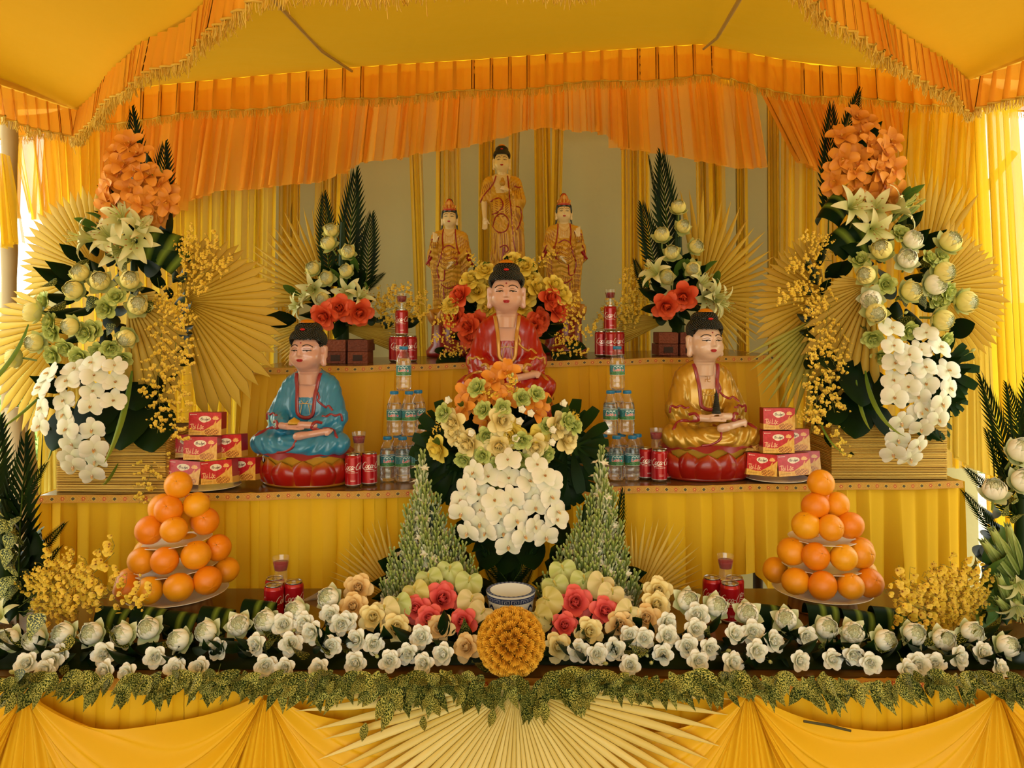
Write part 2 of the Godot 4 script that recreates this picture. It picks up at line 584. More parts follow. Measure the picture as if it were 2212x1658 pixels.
	var strips := [
		# top x0, top x1, bottom x0, bottom x1, pleats, what it is beside
		[120, 420, 150, 430, 9, "behind the left tall bouquet"],
		[385, 600, 375, 585, 7, "left of the grey sheet, behind the left fan leaves"],
		[606, 650, 600, 640, 2, "beside the dark palm frond of the back left bouquet"],
		[690, 760, 668, 735, 3, "behind the back left bouquet"],
		[880, 908, 915, 935, 1, "left of the small crowned statue, slanting down"],
		[945, 990, 940, 1000, 2, "behind the left small crowned statue"],
		[1035, 1072, 1030, 1066, 2, "just left of the tall standing statue's head"],
		[1100, 1128, 1092, 1112, 1, "slanting down right of the tall standing statue"],
		[1150, 1185, 1158, 1205, 2, "between the tall statue and the right small one"],
		[1196, 1222, 1180, 1200, 1, "slanting down behind the right small statue"],
		[1340, 1400, 1345, 1405, 3, "left of the back right bouquet"],
		[1500, 1560, 1515, 1575, 3, "behind the back right bouquet's fan"],
		[1588, 1612, 1596, 1618, 1, "thin strip right of the back right bouquet"],
		[1655, 1680, 1660, 1682, 1, "thin strip between the back right and right tall bouquets"],
		[1690, 1900, 1685, 1900, 8, "behind the right tall bouquet"],
		[1880, 2110, 1890, 2120, 8, "right of the right tall bouquet's orange orchids"],
	]
	for s in strips:
		var mb := MB.new()
		var d := 4.58 if s[0] > 590 and s[0] < 1690 else 4.5
		var n: int = s[4] * 16
		drape(mb, pts([[s[0], 150], [s[1], 150]], d), pts([[s[2], 1010], [s[3], 1010]], d), n, 14, s[4] * 1.6, 0.022, 0.034, Color.WHITE, 0.5, s[0] * 0.1)
		var o := part(self, "sheer_curtain", mb.mesh(), M.sheer_yellow)
		tag(o, "yellow sheer curtain strip " + s[5], "curtain")

	var swags := [
		[[[20, 285], [150, 270], [420, 215]], [[10, 470], [90, 475], [140, 452], [240, 440], [400, 455]], 4.34, 15, "orange sheer drape at the left, ending above the left fan leaves"],
		[[[395, 215], [560, 200], [820, 190]], [[360, 452], [405, 435], [470, 412], [560, 408], [600, 400], [690, 394], [745, 372], [790, 345]], 4.36, 17, "orange sheer drape with a ragged hem above the back left bouquet"],
		[[[800, 190], [960, 180], [1110, 172]], [[775, 352], [870, 342], [905, 330], [960, 326], [1000, 318], [1062, 304], [1100, 290]], 4.33, 11, "orange sheer drape above the small crowned statue on the left"],
		[[[1090, 172], [1220, 162], [1330, 155]], [[1085, 295], [1140, 280], [1180, 276], [1215, 280], [1290, 285], [1335, 310]], 4.36, 9, "short orange sheer drape right of the tall statue's head"],
		[[[1315, 155], [1460, 150], [1620, 162]], [[1320, 318], [1380, 325], [1440, 333], [1500, 345], [1590, 364], [1660, 362]], 4.34, 11, "orange sheer drape above the back right bouquet"],
		[[[1600, 160], [1680, 180], [1760, 196]], [[1720, 345], [1760, 366], [1790, 372], [1830, 350]], 4.3, 6, "orange sheer drape gathered behind the right tall bouquet"],
		[[[1740, 195], [1860, 205], [1990, 220]], [[1790, 330], [1850, 345], [1900, 330], [1950, 300], [1985, 262]], 4.32, 8, "orange sheer drape beside the right bouquet's palm frond"],
		[[[1960, 215], [2060, 225], [2150, 215]], [[1935, 560], [2020, 580], [2110, 590]], 4.3, 8, "yellow sheer curtain right of the right tall bouquet"],
	]
	for s in swags:
		var mb := MB.new()
		var top := pts(s[0], s[2])
		for k in top.size():
			top[k].y += 0.12
		drape(mb, top, pts(s[1], s[2] + 0.03), int(s[3]) * 14, 12, float(s[3]), 0.018, 0.034, Color.WHITE, 0.62, s[0][0][0] * 0.07)
		var o := part(self, "sheer_drape", mb.mesh(), M.sheer_orange if s[1][1][1] < 500 else M.sheer_yellow)
		tag(o, s[4], "curtain")

	# side curtains: thin sheets before the daylight
	var sides := [
		[[Vector3(1.84, 2.5, -2.95), Vector3(2.5, 2.75, -4.4)], [Vector3(1.98, 0.5, -3.0), Vector3(2.62, 0.35, -4.4)], 14, "bright yellow sheer curtain along the tent's right side"],
	]
	for s in sides:
		var mb := MB.new()
		drape(mb, s[0], s[1], s[2] * 14, 14, s[2], 0.02, 0.035, Color.WHITE, 0.5, s[2], Vector3(1, 0, 0.2).normalized())
		var o := part(self, "sheer_curtain", mb.mesh(), M.sheer_yellow)
		tag(o, s[3], "curtain")

	for q in [
		[[[18, 285], [120, 282], [215, 270]], [[62, 455], [78, 480], [150, 470], [215, 460]], 4.2, 8, "sheer_yellow", "short bright yellow sheer curtain above the left fan leaves"],
		[[[-30, 320], [16, 335]], [[-30, 545], [44, 522]], 3.4, 4, "sheer_yellow", "narrow yellow curtain tied above the bamboo pole at the far left"],
		[[[84, 915], [128, 915]], [[78, 1085], [134, 1085]], 3.9, 2, "pale_sheet", "pale yellow sheet hanging beside the left straw box"],
		[[[2040, 540], [2130, 560]], [[2035, 960], [2095, 1010], [2150, 1030]], 3.75, 2, "pale_sheet", "smooth pale yellow sheet glowing beside the right straw box"],
	]:
		var mb := MB.new()
		drape(mb, pts(q[0], q[2]), pts(q[1], q[2] + 0.02), q[3] * 18, 12, q[3], 0.014, 0.026, Color.WHITE, 0.5, q[0][0][0])
		tag(part(self, "sheer_curtain" if q[4] == "sheer_yellow" else "hanging_sheet", mb.mesh(), M[q[4]]), q[5], "curtain")
	# bamboo poles tied with rope at the left opening
	var poles := [[[22, 60], [18, 1120], 3.6, 0.030, "slim bamboo tent pole at the far left, tied with rope"], [[32, 880], [45, 1120], 3.4, 0.034, "short bamboo post left of the straw planter box, tied with rope"], [[58, 905], [72, 1120], 3.5, 0.026, "thin bamboo post nearest the straw planter box on the left"]]
	for s in poles:
		var a := P(s[0][0], s[0][1], s[2])
		var b := P(s[1][0], s[1][1], s[2])
		b = a + (b - a) * (a.y / (a.y - b.y))
		var o := thing("bamboo_pole", s[4], "pole", b)
		var mb := MB.new()
		var line := []
		var rad := []
		for k in 25:
			line.append((a - b) * (k / 24.0))
			rad.append(s[3] * (1.15 if k % 4 == 0 else 1.0))
		mb.tube(line, rad, 10, Color.WHITE)
		part(o, "pole", mb.mesh(), M.bamboo)
		var r := MB.new()
		var turns := []
		var mid: Vector3 = (a - b) * (0.42 if s[0][1] > 500 else 0.5)
		for k in 70:
			var t := TAU * k / 10.0
			turns.append(mid + Vector3(cos(t) * s[3] * 1.25, k * 0.0012 + 0.004 * sin(t * 0.3), sin(t) * s[3] * 1.25))
		turns.append(mid + Vector3(0.12, -0.1, 0.02))
		r.tube(turns, [0.005], 5, Color.WHITE)
		part(o, "rope", r.mesh(), M.rope)
	# poles outside that show through the right curtain
	for s in [[[2190, 330], [1960, 620], 4.6, "wooden brace leaning behind the bright right curtain"]]:
		var mb := MB.new()
		mb.tube([P(s[0][0], s[0][1], s[2]), P(s[1][0], s[1][1], s[2])], [0.022], 8, Color.WHITE)
		tag(part(self, "wooden_brace", mb.mesh(), M.wood), s[3], "pole")

func bush_mesh() -> ArrayMesh:
	var mb := MB.new()
	for k in 420:
		var d := Vector3(rng.randfn(), absf(rng.randfn()) * 0.7 + 0.15, rng.randfn()).normalized()
		var p := d * rng.randf_range(0.55, 1.0) * Vector3(0.9, 0.75, 0.9)
		var q := MB.new()
		q.petal(0.0, 0.0, 0.0, 0.2, -0.3, 0.22, 0.12, 0.2, 0.8, hx("54702c"), hx("93ad52"), 2, 3)
		mb.append(q, facing(p, d + Vector3(rng.randfn(), rng.randfn(), rng.randfn()) * 0.4, rng.randf() * TAU))
	return mb.mesh()

func make_valance(edge: Array, h: float, pleats: int, said: String, fr: float) -> void:
	var o := thing("valance", said, "valance")
	var mb := MB.new()
	var n := pleats * 8
	var T := resample(edge, n)
	var pitch: float = T[0].distance_to(T[1]) * 8.0 * 0.8
	var low := []
	var s := mb.v.size()
	for j in 5:
		var v := j / 4.0
		for i in n + 1:
			var f := fmod(i / 8.0, 1.0)
			var fold := f * 1.3 if f < 0.5 else (0.65 - (f - 0.5) * 1.2 if f < 0.75 else 0.35 + (f - 0.75) * 2.6)
			var saw := (f if f < 0.8 else (1.0 - f) * 4.0) * (0.85 + 0.3 * sin(i * 0.7))
			var dir: Vector3 = (T[mini(i + 2, n)] - T[maxi(i - 2, 0)]).normalized()
			var nr := dir.cross(Vector3.UP).normalized()
			if nr.dot(T[i] - Vector3(0, EYE, 0)) > 0.0:
				nr = -nr
			var p: Vector3 = T[i] + nr * (saw * lerpf(0.02, 0.05, v)) + dir * (pitch * (fold - f))
			p.y -= v * h * (1.0 + 0.05 * sin(i * 0.11) + 0.03 * saw)
			mb.add(p, Color.WHITE, Vector2(i / 8.0, v))
			if j == 4:
				low.append(p)
	for j in 4:
		for i in n:
			var k := s + j * (n + 1) + i
			mb.quad(k, k + 1, k + n + 2, k + n + 1)
	part(o, "pleated_cloth", mb.mesh(), M.valance)
	var f := MB.new()
	var total := 0.0
	for i in low.size() - 1:
		total += low[i].distance_to(low[i + 1])
	fringe(f, low, int(total / 0.0062), fr, 0.0017, hx("f0cf62"), hx("d9a832"), 0.003)
	var fm := part(o, "fringe", f.mesh(), M.fringe_v)
	fm.set_meta("kind", "stuff")
	fm.set_meta("label", "fringe of twisted threads")
	var band := MB.new()
	band.tube(low.map(func(p): return p + Vector3(0, 0.003, 0.001)), [0.0045], 4, Color.WHITE)
	part(o, "braid", band.mesh(), M.fringe)

# ---------------------------------------------------------------- tables and their cloths
func mid_front(x: float) -> float:
	return -(2.873 + 0.0786 * x)

func back_y(x: float) -> float:
	return TOP_BACK + 0.0215 * x

func back_front(x: float) -> float:
	return -(3.4 + 0.09 * x)

func ribbon(mb: MB, line: Array, h: float, rep: float) -> void:
	var s := mb.v.size()
	var total := 0.0
	for i in line.size():
		if i: total += line[i].distance_to(line[i - 1])
		mb.add(line[i], Color.WHITE, Vector2(total / rep, 0))
		mb.add(line[i] + Vector3(0, -h, 0.004), Color.WHITE, Vector2(total / rep, 1))
	for i in line.size() - 1:
		var k := s + i * 2
		mb.quad(k, k + 2, k + 3, k + 1)

func build_tables() -> void:
	var specs := [
		["front", [Vector3(-1.85, TOP_FRONT, -2.05), Vector3(1.85, TOP_FRONT, -2.05)], 0.68],
		["middle", [Vector3(-1.6, TOP_MID, mid_front(-1.6)), Vector3(1.66, TOP_MID, mid_front(1.66))], 0.5],
		["back", [Vector3(-1.1, back_y(-1.1), back_front(-1.1)), Vector3(1.15, back_y(1.15), back_front(1.15))], 0.95],
	]
	for sp in specs:
		var a: Vector3 = sp[1][0]
		var b: Vector3 = sp[1][1]
		var back := Vector3(0, 0, -sp[2])
		var low: String = {"front": "long altar table nearest the viewer, under the flower row", "middle": "long altar table on the middle tier, carrying the seated statues", "back": "altar table on the back tier, carrying the standing statues"}[sp[0]]
		var t := thing("altar_table", low, "table")
		var top := MB.new()
		top.grid(1, 1, func(u, v): return (a + back).lerp(b + back, u).lerp(a.lerp(b, u), v), flat(Color.WHITE))
		top.grid(1, 1, func(u, v): return a.lerp(b, u) + Vector3(0, -0.022 * v, 0), flat(Color.WHITE))
		top.grid(1, 1, func(u, v): return a.lerp(b, u) + Vector3(0, -0.022, 0) + back * v, flat(Color.WHITE))
		top.grid(1, 1, func(u, v): return a + Vector3(0, -0.022 * v, 0) + back * u, flat(Color.WHITE))
		top.grid(1, 1, func(u, v): return b + Vector3(0, -0.022 * v, 0) + back * u, flat(Color.WHITE))
		part(t, "table_top", top.mesh(), M.table_top)
		for q in [0.03, 0.5, 0.97]:
			for e in [0.07, 0.93]:
				var p: Vector3 = a.lerp(b, q) + back * e
				var leg := MB.new()
				leg.tube([Vector3(p.x, 0, p.z), Vector3(p.x, p.y - 0.022, p.z)], [0.022], 8, Color.WHITE)
				part(t, "leg", leg.mesh(), M.dark_wood)
		# the skirt: pleated front with two short returns
		var c := thing("table_skirt", {"front": "yellow pleated skirt on the front altar table, with a woven ribbon edge", "middle": "yellow pleated skirt on the middle altar table, its hem lifted in places", "back": "golden pleated skirt on the back altar table behind the seated statues"}[sp[0]], "tablecloth")
		var mb := MB.new()
		var off := Vector3(0, 0, 0.012)
		var n := 260
		var topl := []
		var botl := []
		for i in n + 1:
			var u := float(i) / n
			var p := a.lerp(b, u) + off
			var hem := 0.05
			if sp[0] == "middle":
				var px := 1106.0 + p.x / -p.z * F
				var lift := 0.0
				for w in [[735.0, 60.0, 0.66], [1612.0, 66.0, 0.70], [1955.0, 30.0, 0.6]]:
					lift = maxf(lift, w[2] * exp(-pow((px - w[0]) / w[1], 4.0)))
				hem = 0.05 + lift
			elif sp[0] == "back":
				hem = TOP_MID + 0.004
				var px2 := 1106.0 + p.x / -p.z * F
				for w in [[840.0, 26.0, 0.07], [1395.0, 20.0, 0.05]]:
					hem += w[2] * exp(-pow((px2 - w[0]) / w[1], 2.0))
			topl.append(p)
			botl.append(Vector3(p.x * (1.0 if sp[0] != "back" else 1.02), hem, p.z + (0.03 if sp[0] != "back" else 0.05)))
		var pl: float = {"front": 58.0, "middle": 38.0, "back": 24.0}[sp[0]]
		drape(mb, topl, botl, 900, 10, pl, 0.005, 0.02, Color.WHITE, 0.9, pl)
		for e in [a, b]:
			var s: float = signf(e.x)
			drape(mb, [e + Vector3(s * 0.01, 0, 0.01), e + back + Vector3(s * 0.01, 0, 0)], [Vector3(e.x + s * 0.03, botl[0].y, e.z), Vector3(e.x + s * 0.03, botl[0].y, e.z - sp[2])], 80, 6, 7, 0.004, 0.018, Color.WHITE, 0.5, s, Vector3(1, 0, 0))
		part(c, "pleated_skirt", mb.mesh(), M.skirt_back if sp[0] == "back" else M.skirt)
		var rb := MB.new()
		var rl := []
		for i in 41:
			rl.append(a.lerp(b, i / 40.0) + Vector3(0, 0.003 + 0.002 * sin(i * 1.3), 0.022))
		ribbon(rb, rl, 0.026, 0.068)
		part(c, "ribbon_edge", rb.mesh(), M.trim_ribbon)
	build_swags()

func build_swags() -> void:
	# gather points along the front edge, px of the frame
	var gx := [-430.0, 65.0, 580.0, 1095.0, 1612.0, 2146.0, 2640.0]
	var names := ["yellow satin swag at the far left end of the front table", "yellow satin swag hanging below the leftmost lotus flowers", "satin swag left of the large hanging palm fan", "satin swag right of the large hanging palm fan", "yellow satin swag below the right-hand lotus flowers, with a twig on it", "yellow satin swag at the far right end of the front table"]
	for k in gx.size() - 1:
		var a := P(gx[k], 1484, 2.0)
		var b := P(gx[k + 1], 1484, 2.0)
		var mb := MB.new()
		mb.grid(64, 36, func(u, v):
			var hump: float = pow(sin(PI * u), 0.85)
			var para: float = 4.0 * u * (1.0 - u)
			var drop: float = lerpf(0.10, 0.40, v) * lerpf(para, hump, 0.35)
			var p := a.lerp(b, u)
			var fold: float = sin(v * 36.0 + 1.5 * sin(u * 5.0 + k)) * 0.5 + 0.5 * sin(v * 17.0 + u * 4.0 + k * 2.0)
			p.y -= drop + v * 0.035 + 0.015 * fold * hump
			p.x += (u - 0.5) * -0.03 * v
			p.z += 0.02 + 0.035 * hump * sin(PI * minf(v * 1.1, 1.0)) + 0.017 * fold * (0.35 + 0.65 * hump)
			return p, flat(Color.WHITE), true)
		var o := part(self, "satin_swag", mb.mesh(), M.satin)
		tag(o, names[k], "swag")
	var tn := {1: "gathered satin tail with ruffled edges below the left end of the flower row", 2: "gathered satin tail with ruffled edges left of the hanging palm fan", 4: "gathered satin tail with ruffled edges right of the hanging palm fan", 5: "gathered satin tail with ruffled edges below the right end of the flower row"}
	for k in [1, 2, 4, 5]:
		var a := P(gx[k], 1482, 2.0)
		var o := thing("satin_tail", tn[k], "swag")
		var mb := MB.new()
		mb.grid(48, 16, func(u, v):
			var w := 0.02 + 0.2 * pow(v, 0.8)
			var s: float = u - 0.5
			return a + Vector3(s * w * 2.0 + 0.004 * sin(u * 70.0) * v, -0.03 - v * 0.52 + 0.05 * absf(s) * v, 0.012 + 0.014 * sin(u * 42.0) * (0.3 + v) - 0.02 * absf(s)), flat(Color.WHITE), true)
		part(o, "tail_cloth", mb.mesh(), M.satin)
		for s in [-1.0, 1.0]:
			var rf := MB.new()
			rf.grid(110, 3, func(u, v):
				var t: float = 0.12 + 0.88 * u
				var w := 0.02 + 0.2 * pow(t, 0.8)
				return a + Vector3(s * (w + v * 0.034), -0.03 - t * 0.52 + 0.025 * t - v * 0.012, 0.004 + 0.012 * sin(u * 120.0) * (0.2 + v)), flat(Color.WHITE), true)
			part(o, "ruffle", rf.mesh(), M.skirt)
	var tw := MB.new()
	tw.tube([P(1736, 1557, 1.95), P(1790, 1566, 1.95), P(1838, 1578, 1.95)], [0.003, 0.0035, 0.003], 6, hx("4a4420"))
	tag(part(self, "twig", tw.mesh(), M.matte), "thin dark twig lying on the yellow satin swag at the right", "twig")

# ---------------------------------------------------------------- smooth bodies from joined capsules
class Field:
	var kind := PackedInt32Array()
	var a := PackedVector3Array()
	var b := PackedVector3Array()
	var r := PackedVector2Array()
	var k := PackedFloat32Array()

	func cap(p: Vector3, q: Vector3, r0: float, r1: float, kk := 0.02) -> void:
		kind.append(0); a.append(p); b.append(q); r.append(Vector2(r0, r1)); k.append(kk)

	func pair(p: Vector3, q: Vector3, r0: float, r1: float, kk := 0.02) -> void:
		cap(p, q, r0, r1, kk)
		cap(Vector3(-p.x, p.y, p.z), Vector3(-q.x, q.y, q.z), r0, r1, kk)

	func ell(p: Vector3, rad: Vector3, kk := 0.02) -> void:
		kind.append(1); a.append(p); b.append(rad); r.append(Vector2.ZERO); k.append(kk)

	func carve(p: Vector3, rad: Vector3, kk := 0.01) -> void:
		kind.append(2); a.append(p); b.append(rad); r.append(Vector2.ZERO); k.append(kk)

	func at(p: Vector3) -> float:
		var d := 1e3
		for i in kind.size():
			var e: float
			if kind[i] == 0:
				var ba := b[i] - a[i]
				var pa := p - a[i]
				var t := clampf(pa.dot(ba) / maxf(ba.length_squared(), 1e-9), 0.0, 1.0)
				e = (pa - ba * t).length() - lerpf(r[i].x, r[i].y, t)
			else:
				var q := p - a[i]
				var k0 := (q / b[i]).length()
				var k1 := (q / (b[i] * b[i])).length()
				e = k0 * (k0 - 1.0) / maxf(k1, 1e-6)
			var kk := k[i]
			if kind[i] == 2:
				var h2 := maxf(kk - absf(d + e), 0.0) / kk
				d = maxf(d, -e) + h2 * h2 * kk * 0.25
			else:
				var h := maxf(kk - absf(d - e), 0.0) / kk
				d = minf(d, e) - h * h * kk * 0.25
		return d

	# where a line from the front (+z) meets the surface
	func front(x: float, y: float, lift := 0.0) -> Vector3:
		var z := 0.35
		for i in 90:
			var d := at(Vector3(x, y, z))
			if d < 0.0008:
				break
			z -= maxf(d * 0.8, 0.0012)
			if z < -0.2:
				break
		return Vector3(x, y, z + lift)

# surface nets; which(p, n) names the piece that each face belongs to, push(p, n) raises folds
func nets(f: Field, lo: Vector3, hi: Vector3, cell: float, which: Callable, push: Callable, tint: Callable) -> Dictionary:
	var n := Vector3i(((hi - lo) / cell).ceil()) + Vector3i.ONE
	var nx := n.x; var ny := n.y; var nz := n.z
	var g := PackedFloat32Array()
	g.resize(nx * ny * nz)
	g.fill(9.0)
	var bs := 5
	var active := []
	for bz in range(0, nz - 1, bs):
		for by in range(0, ny - 1, bs):
			for bx in range(0, nx - 1, bs):
				var c := lo + (Vector3(bx, by, bz) + Vector3.ONE * bs * 0.5) * cell
				if absf(f.at(c)) > bs * cell * 1.25:
					continue
				active.append(Vector3i(bx, by, bz))
				for z in range(bz, mini(bz + bs + 1, nz)):
					for y in range(by, mini(by + bs + 1, ny)):
						for x in range(bx, mini(bx + bs + 1, nx)):
							var i := (z * ny + y) * nx + x
							if g[i] > 8.0:
								g[i] = f.at(lo + Vector3(x, y, z) * cell)
	var V := PackedVector3Array()
	var id := {}
	for bl in active:
		for z in range(bl.z, mini(bl.z + bs, nz - 1)):
			for y in range(bl.y, mini(bl.y + bs, ny - 1)):
				for x in range(bl.x, mini(bl.x + bs, nx - 1)):
					var i := (z * ny + y) * nx + x
					var m := 0
					var q := [g[i], g[i + 1], g[i + nx], g[i + nx + 1], g[i + nx * ny], g[i + nx * ny + 1], g[i + nx * ny + nx], g[i + nx * ny + nx + 1]]
					for e in 8:
						if q[e] < 0.0: m += 1
					if m == 0 or m == 8:
						continue
					var s := Vector3.ZERO
					var cnt := 0
					for e in [[0, 1], [2, 3], [4, 5], [6, 7], [0, 2], [1, 3], [4, 6], [5, 7], [0, 4], [1, 5], [2, 6], [3, 7]]:
						var u: float = q[e[0]]
						var w: float = q[e[1]]
						if (u < 0.0) != (w < 0.0):
							var t := u / (u - w)
							var p0 := Vector3(e[0] & 1, (e[0] >> 1) & 1, e[0] >> 2)
							var p1 := Vector3(e[1] & 1, (e[1] >> 1) & 1, e[1] >> 2)
							s += p0.lerp(p1, t)
							cnt += 1
					id[i] = V.size()
					V.append(lo + (Vector3(x, y, z) + s / cnt) * cell)
	var I := PackedInt32Array()
	for i in id:
		var x: int = i % nx
		var y: int = (i / nx) % ny
		var z: int = i / (nx * ny)
		for ax in 3:
			var st: int = [1, nx, nx * ny][ax]
			var a0: int = [nx, nx * ny, 1][ax]
			var a1: int = [nx * ny, 1, nx][ax]
			var c3 := [x, y, z]
			if c3[(ax + 1) % 3] == 0 or c3[(ax + 2) % 3] == 0:
				continue
			var s0 := g[i] < 0.0
			if s0 == (g[i + st] < 0.0):
				continue
			if not (id.has(i - a0) and id.has(i - a1) and id.has(i - a0 - a1)):
				continue
			var v0: int = id[i]; var v1: int = id[i - a0]; var v2: int = id[i - a0 - a1]; var v3: int = id[i - a1]
			if s0:
				I.append_array([v0, v2, v1, v0, v3, v2])
			else:
				I.append_array([v0, v1, v2, v0, v2, v3])
	for pass_ in 2:
		var N := normals_of(V, I)
		if pass_ == 0:
			for i in V.size():
				V[i] += N[i] * float(push.call(V[i], N[i]))
		else:
			var out := {}
			for t in range(0, I.size(), 3):
				var c := (V[I[t]] + V[I[t + 1]] + V[I[t + 2]]) / 3.0
				var w: String = which.call(c, N[I[t]])
				if not out.has(w):
					out[w] = [PackedVector3Array(), PackedVector3Array(), PackedColorArray(), PackedInt32Array(), {}]
				var o: Array = out[w]
				for e in 3:
					var vi := I[t + e]
					if not o[4].has(vi):
						o[4][vi] = o[0].size()
						o[0].append(V[vi]); o[1].append(N[vi]); o[2].append(tint.call(V[vi], N[vi], w))
					o[3].append(o[4][vi])
			var meshes := {}
			for w in out:
				var ar := []
				ar.resize(Mesh.ARRAY_MAX)
				ar[Mesh.ARRAY_VERTEX] = out[w][0]
				ar[Mesh.ARRAY_NORMAL] = out[w][1]
				ar[Mesh.ARRAY_COLOR] = out[w][2]
				ar[Mesh.ARRAY_INDEX] = out[w][3]
				var m := ArrayMesh.new()
				m.add_surface_from_arrays(Mesh.PRIMITIVE_TRIANGLES, ar)
				meshes[w] = m
			return meshes
	return {}

func normals_of(V: PackedVector3Array, I: PackedInt32Array) -> PackedVector3Array:
	var N := PackedVector3Array()
	N.resize(V.size())
	for t in range(0, I.size(), 3):
		var q := (V[I[t + 2]] - V[I[t]]).cross(V[I[t + 1]] - V[I[t]])
		N[I[t]] += q; N[I[t + 1]] += q; N[I[t + 2]] += q
	for i in N.size():
		N[i] = N[i].normalized()
	return N

# ---------------------------------------------------------------- seated statues
var head_f: Field
var seat_f: Field
var stand_f: Field
var small_f: Field

func smoothcurve(p: Array, n: int) -> Array:
	var c := Curve3D.new()
	for i in p.size():
		var t: Vector3 = (p[mini(i + 1, p.size() - 1)] - p[maxi(i - 1, 0)]) / 6.0
		c.add_point(p[i], -t, t)
	var out := []
	for i in n + 1:
		out.append(c.sample_baked(c.get_baked_length() * i / n, true))
	return out

func on_front(f: Field, xy: Array, n: int, lift: float) -> Array:
	var flat_ := smoothcurve(xy.map(func(q): return Vector3(q[0], q[1], 0)), n)
	return flat_.map(func(q): return f.front(q.x, q.y, lift))

func strip(mb: MB, line: Array, w: float, h: float, col: Color) -> void:
	# a rounded band that lies on the surface, wide across the view and thin along it
	var s := mb.v.size()
	var m := line.size()
	for j in m:
		var d: Vector3 = (line[mini(j + 1, m - 1)] - line[maxi(j - 1, 0)]).normalized()
		var side := d.cross(Vector3(0, 0, 1)).normalized()
		var up := side.cross(d).normalized()
		for i in 8:
			var a := TAU * i / 8
			mb.add(line[j] + side * (cos(a) * w) + up * (sin(a) * h), col)
	for j in m - 1:
		for i in 8:
			var k := s + j * 8
			mb.quad(k + i, k + 8 + i, k + 8 + (i + 1) % 8, k + (i + 1) % 8)

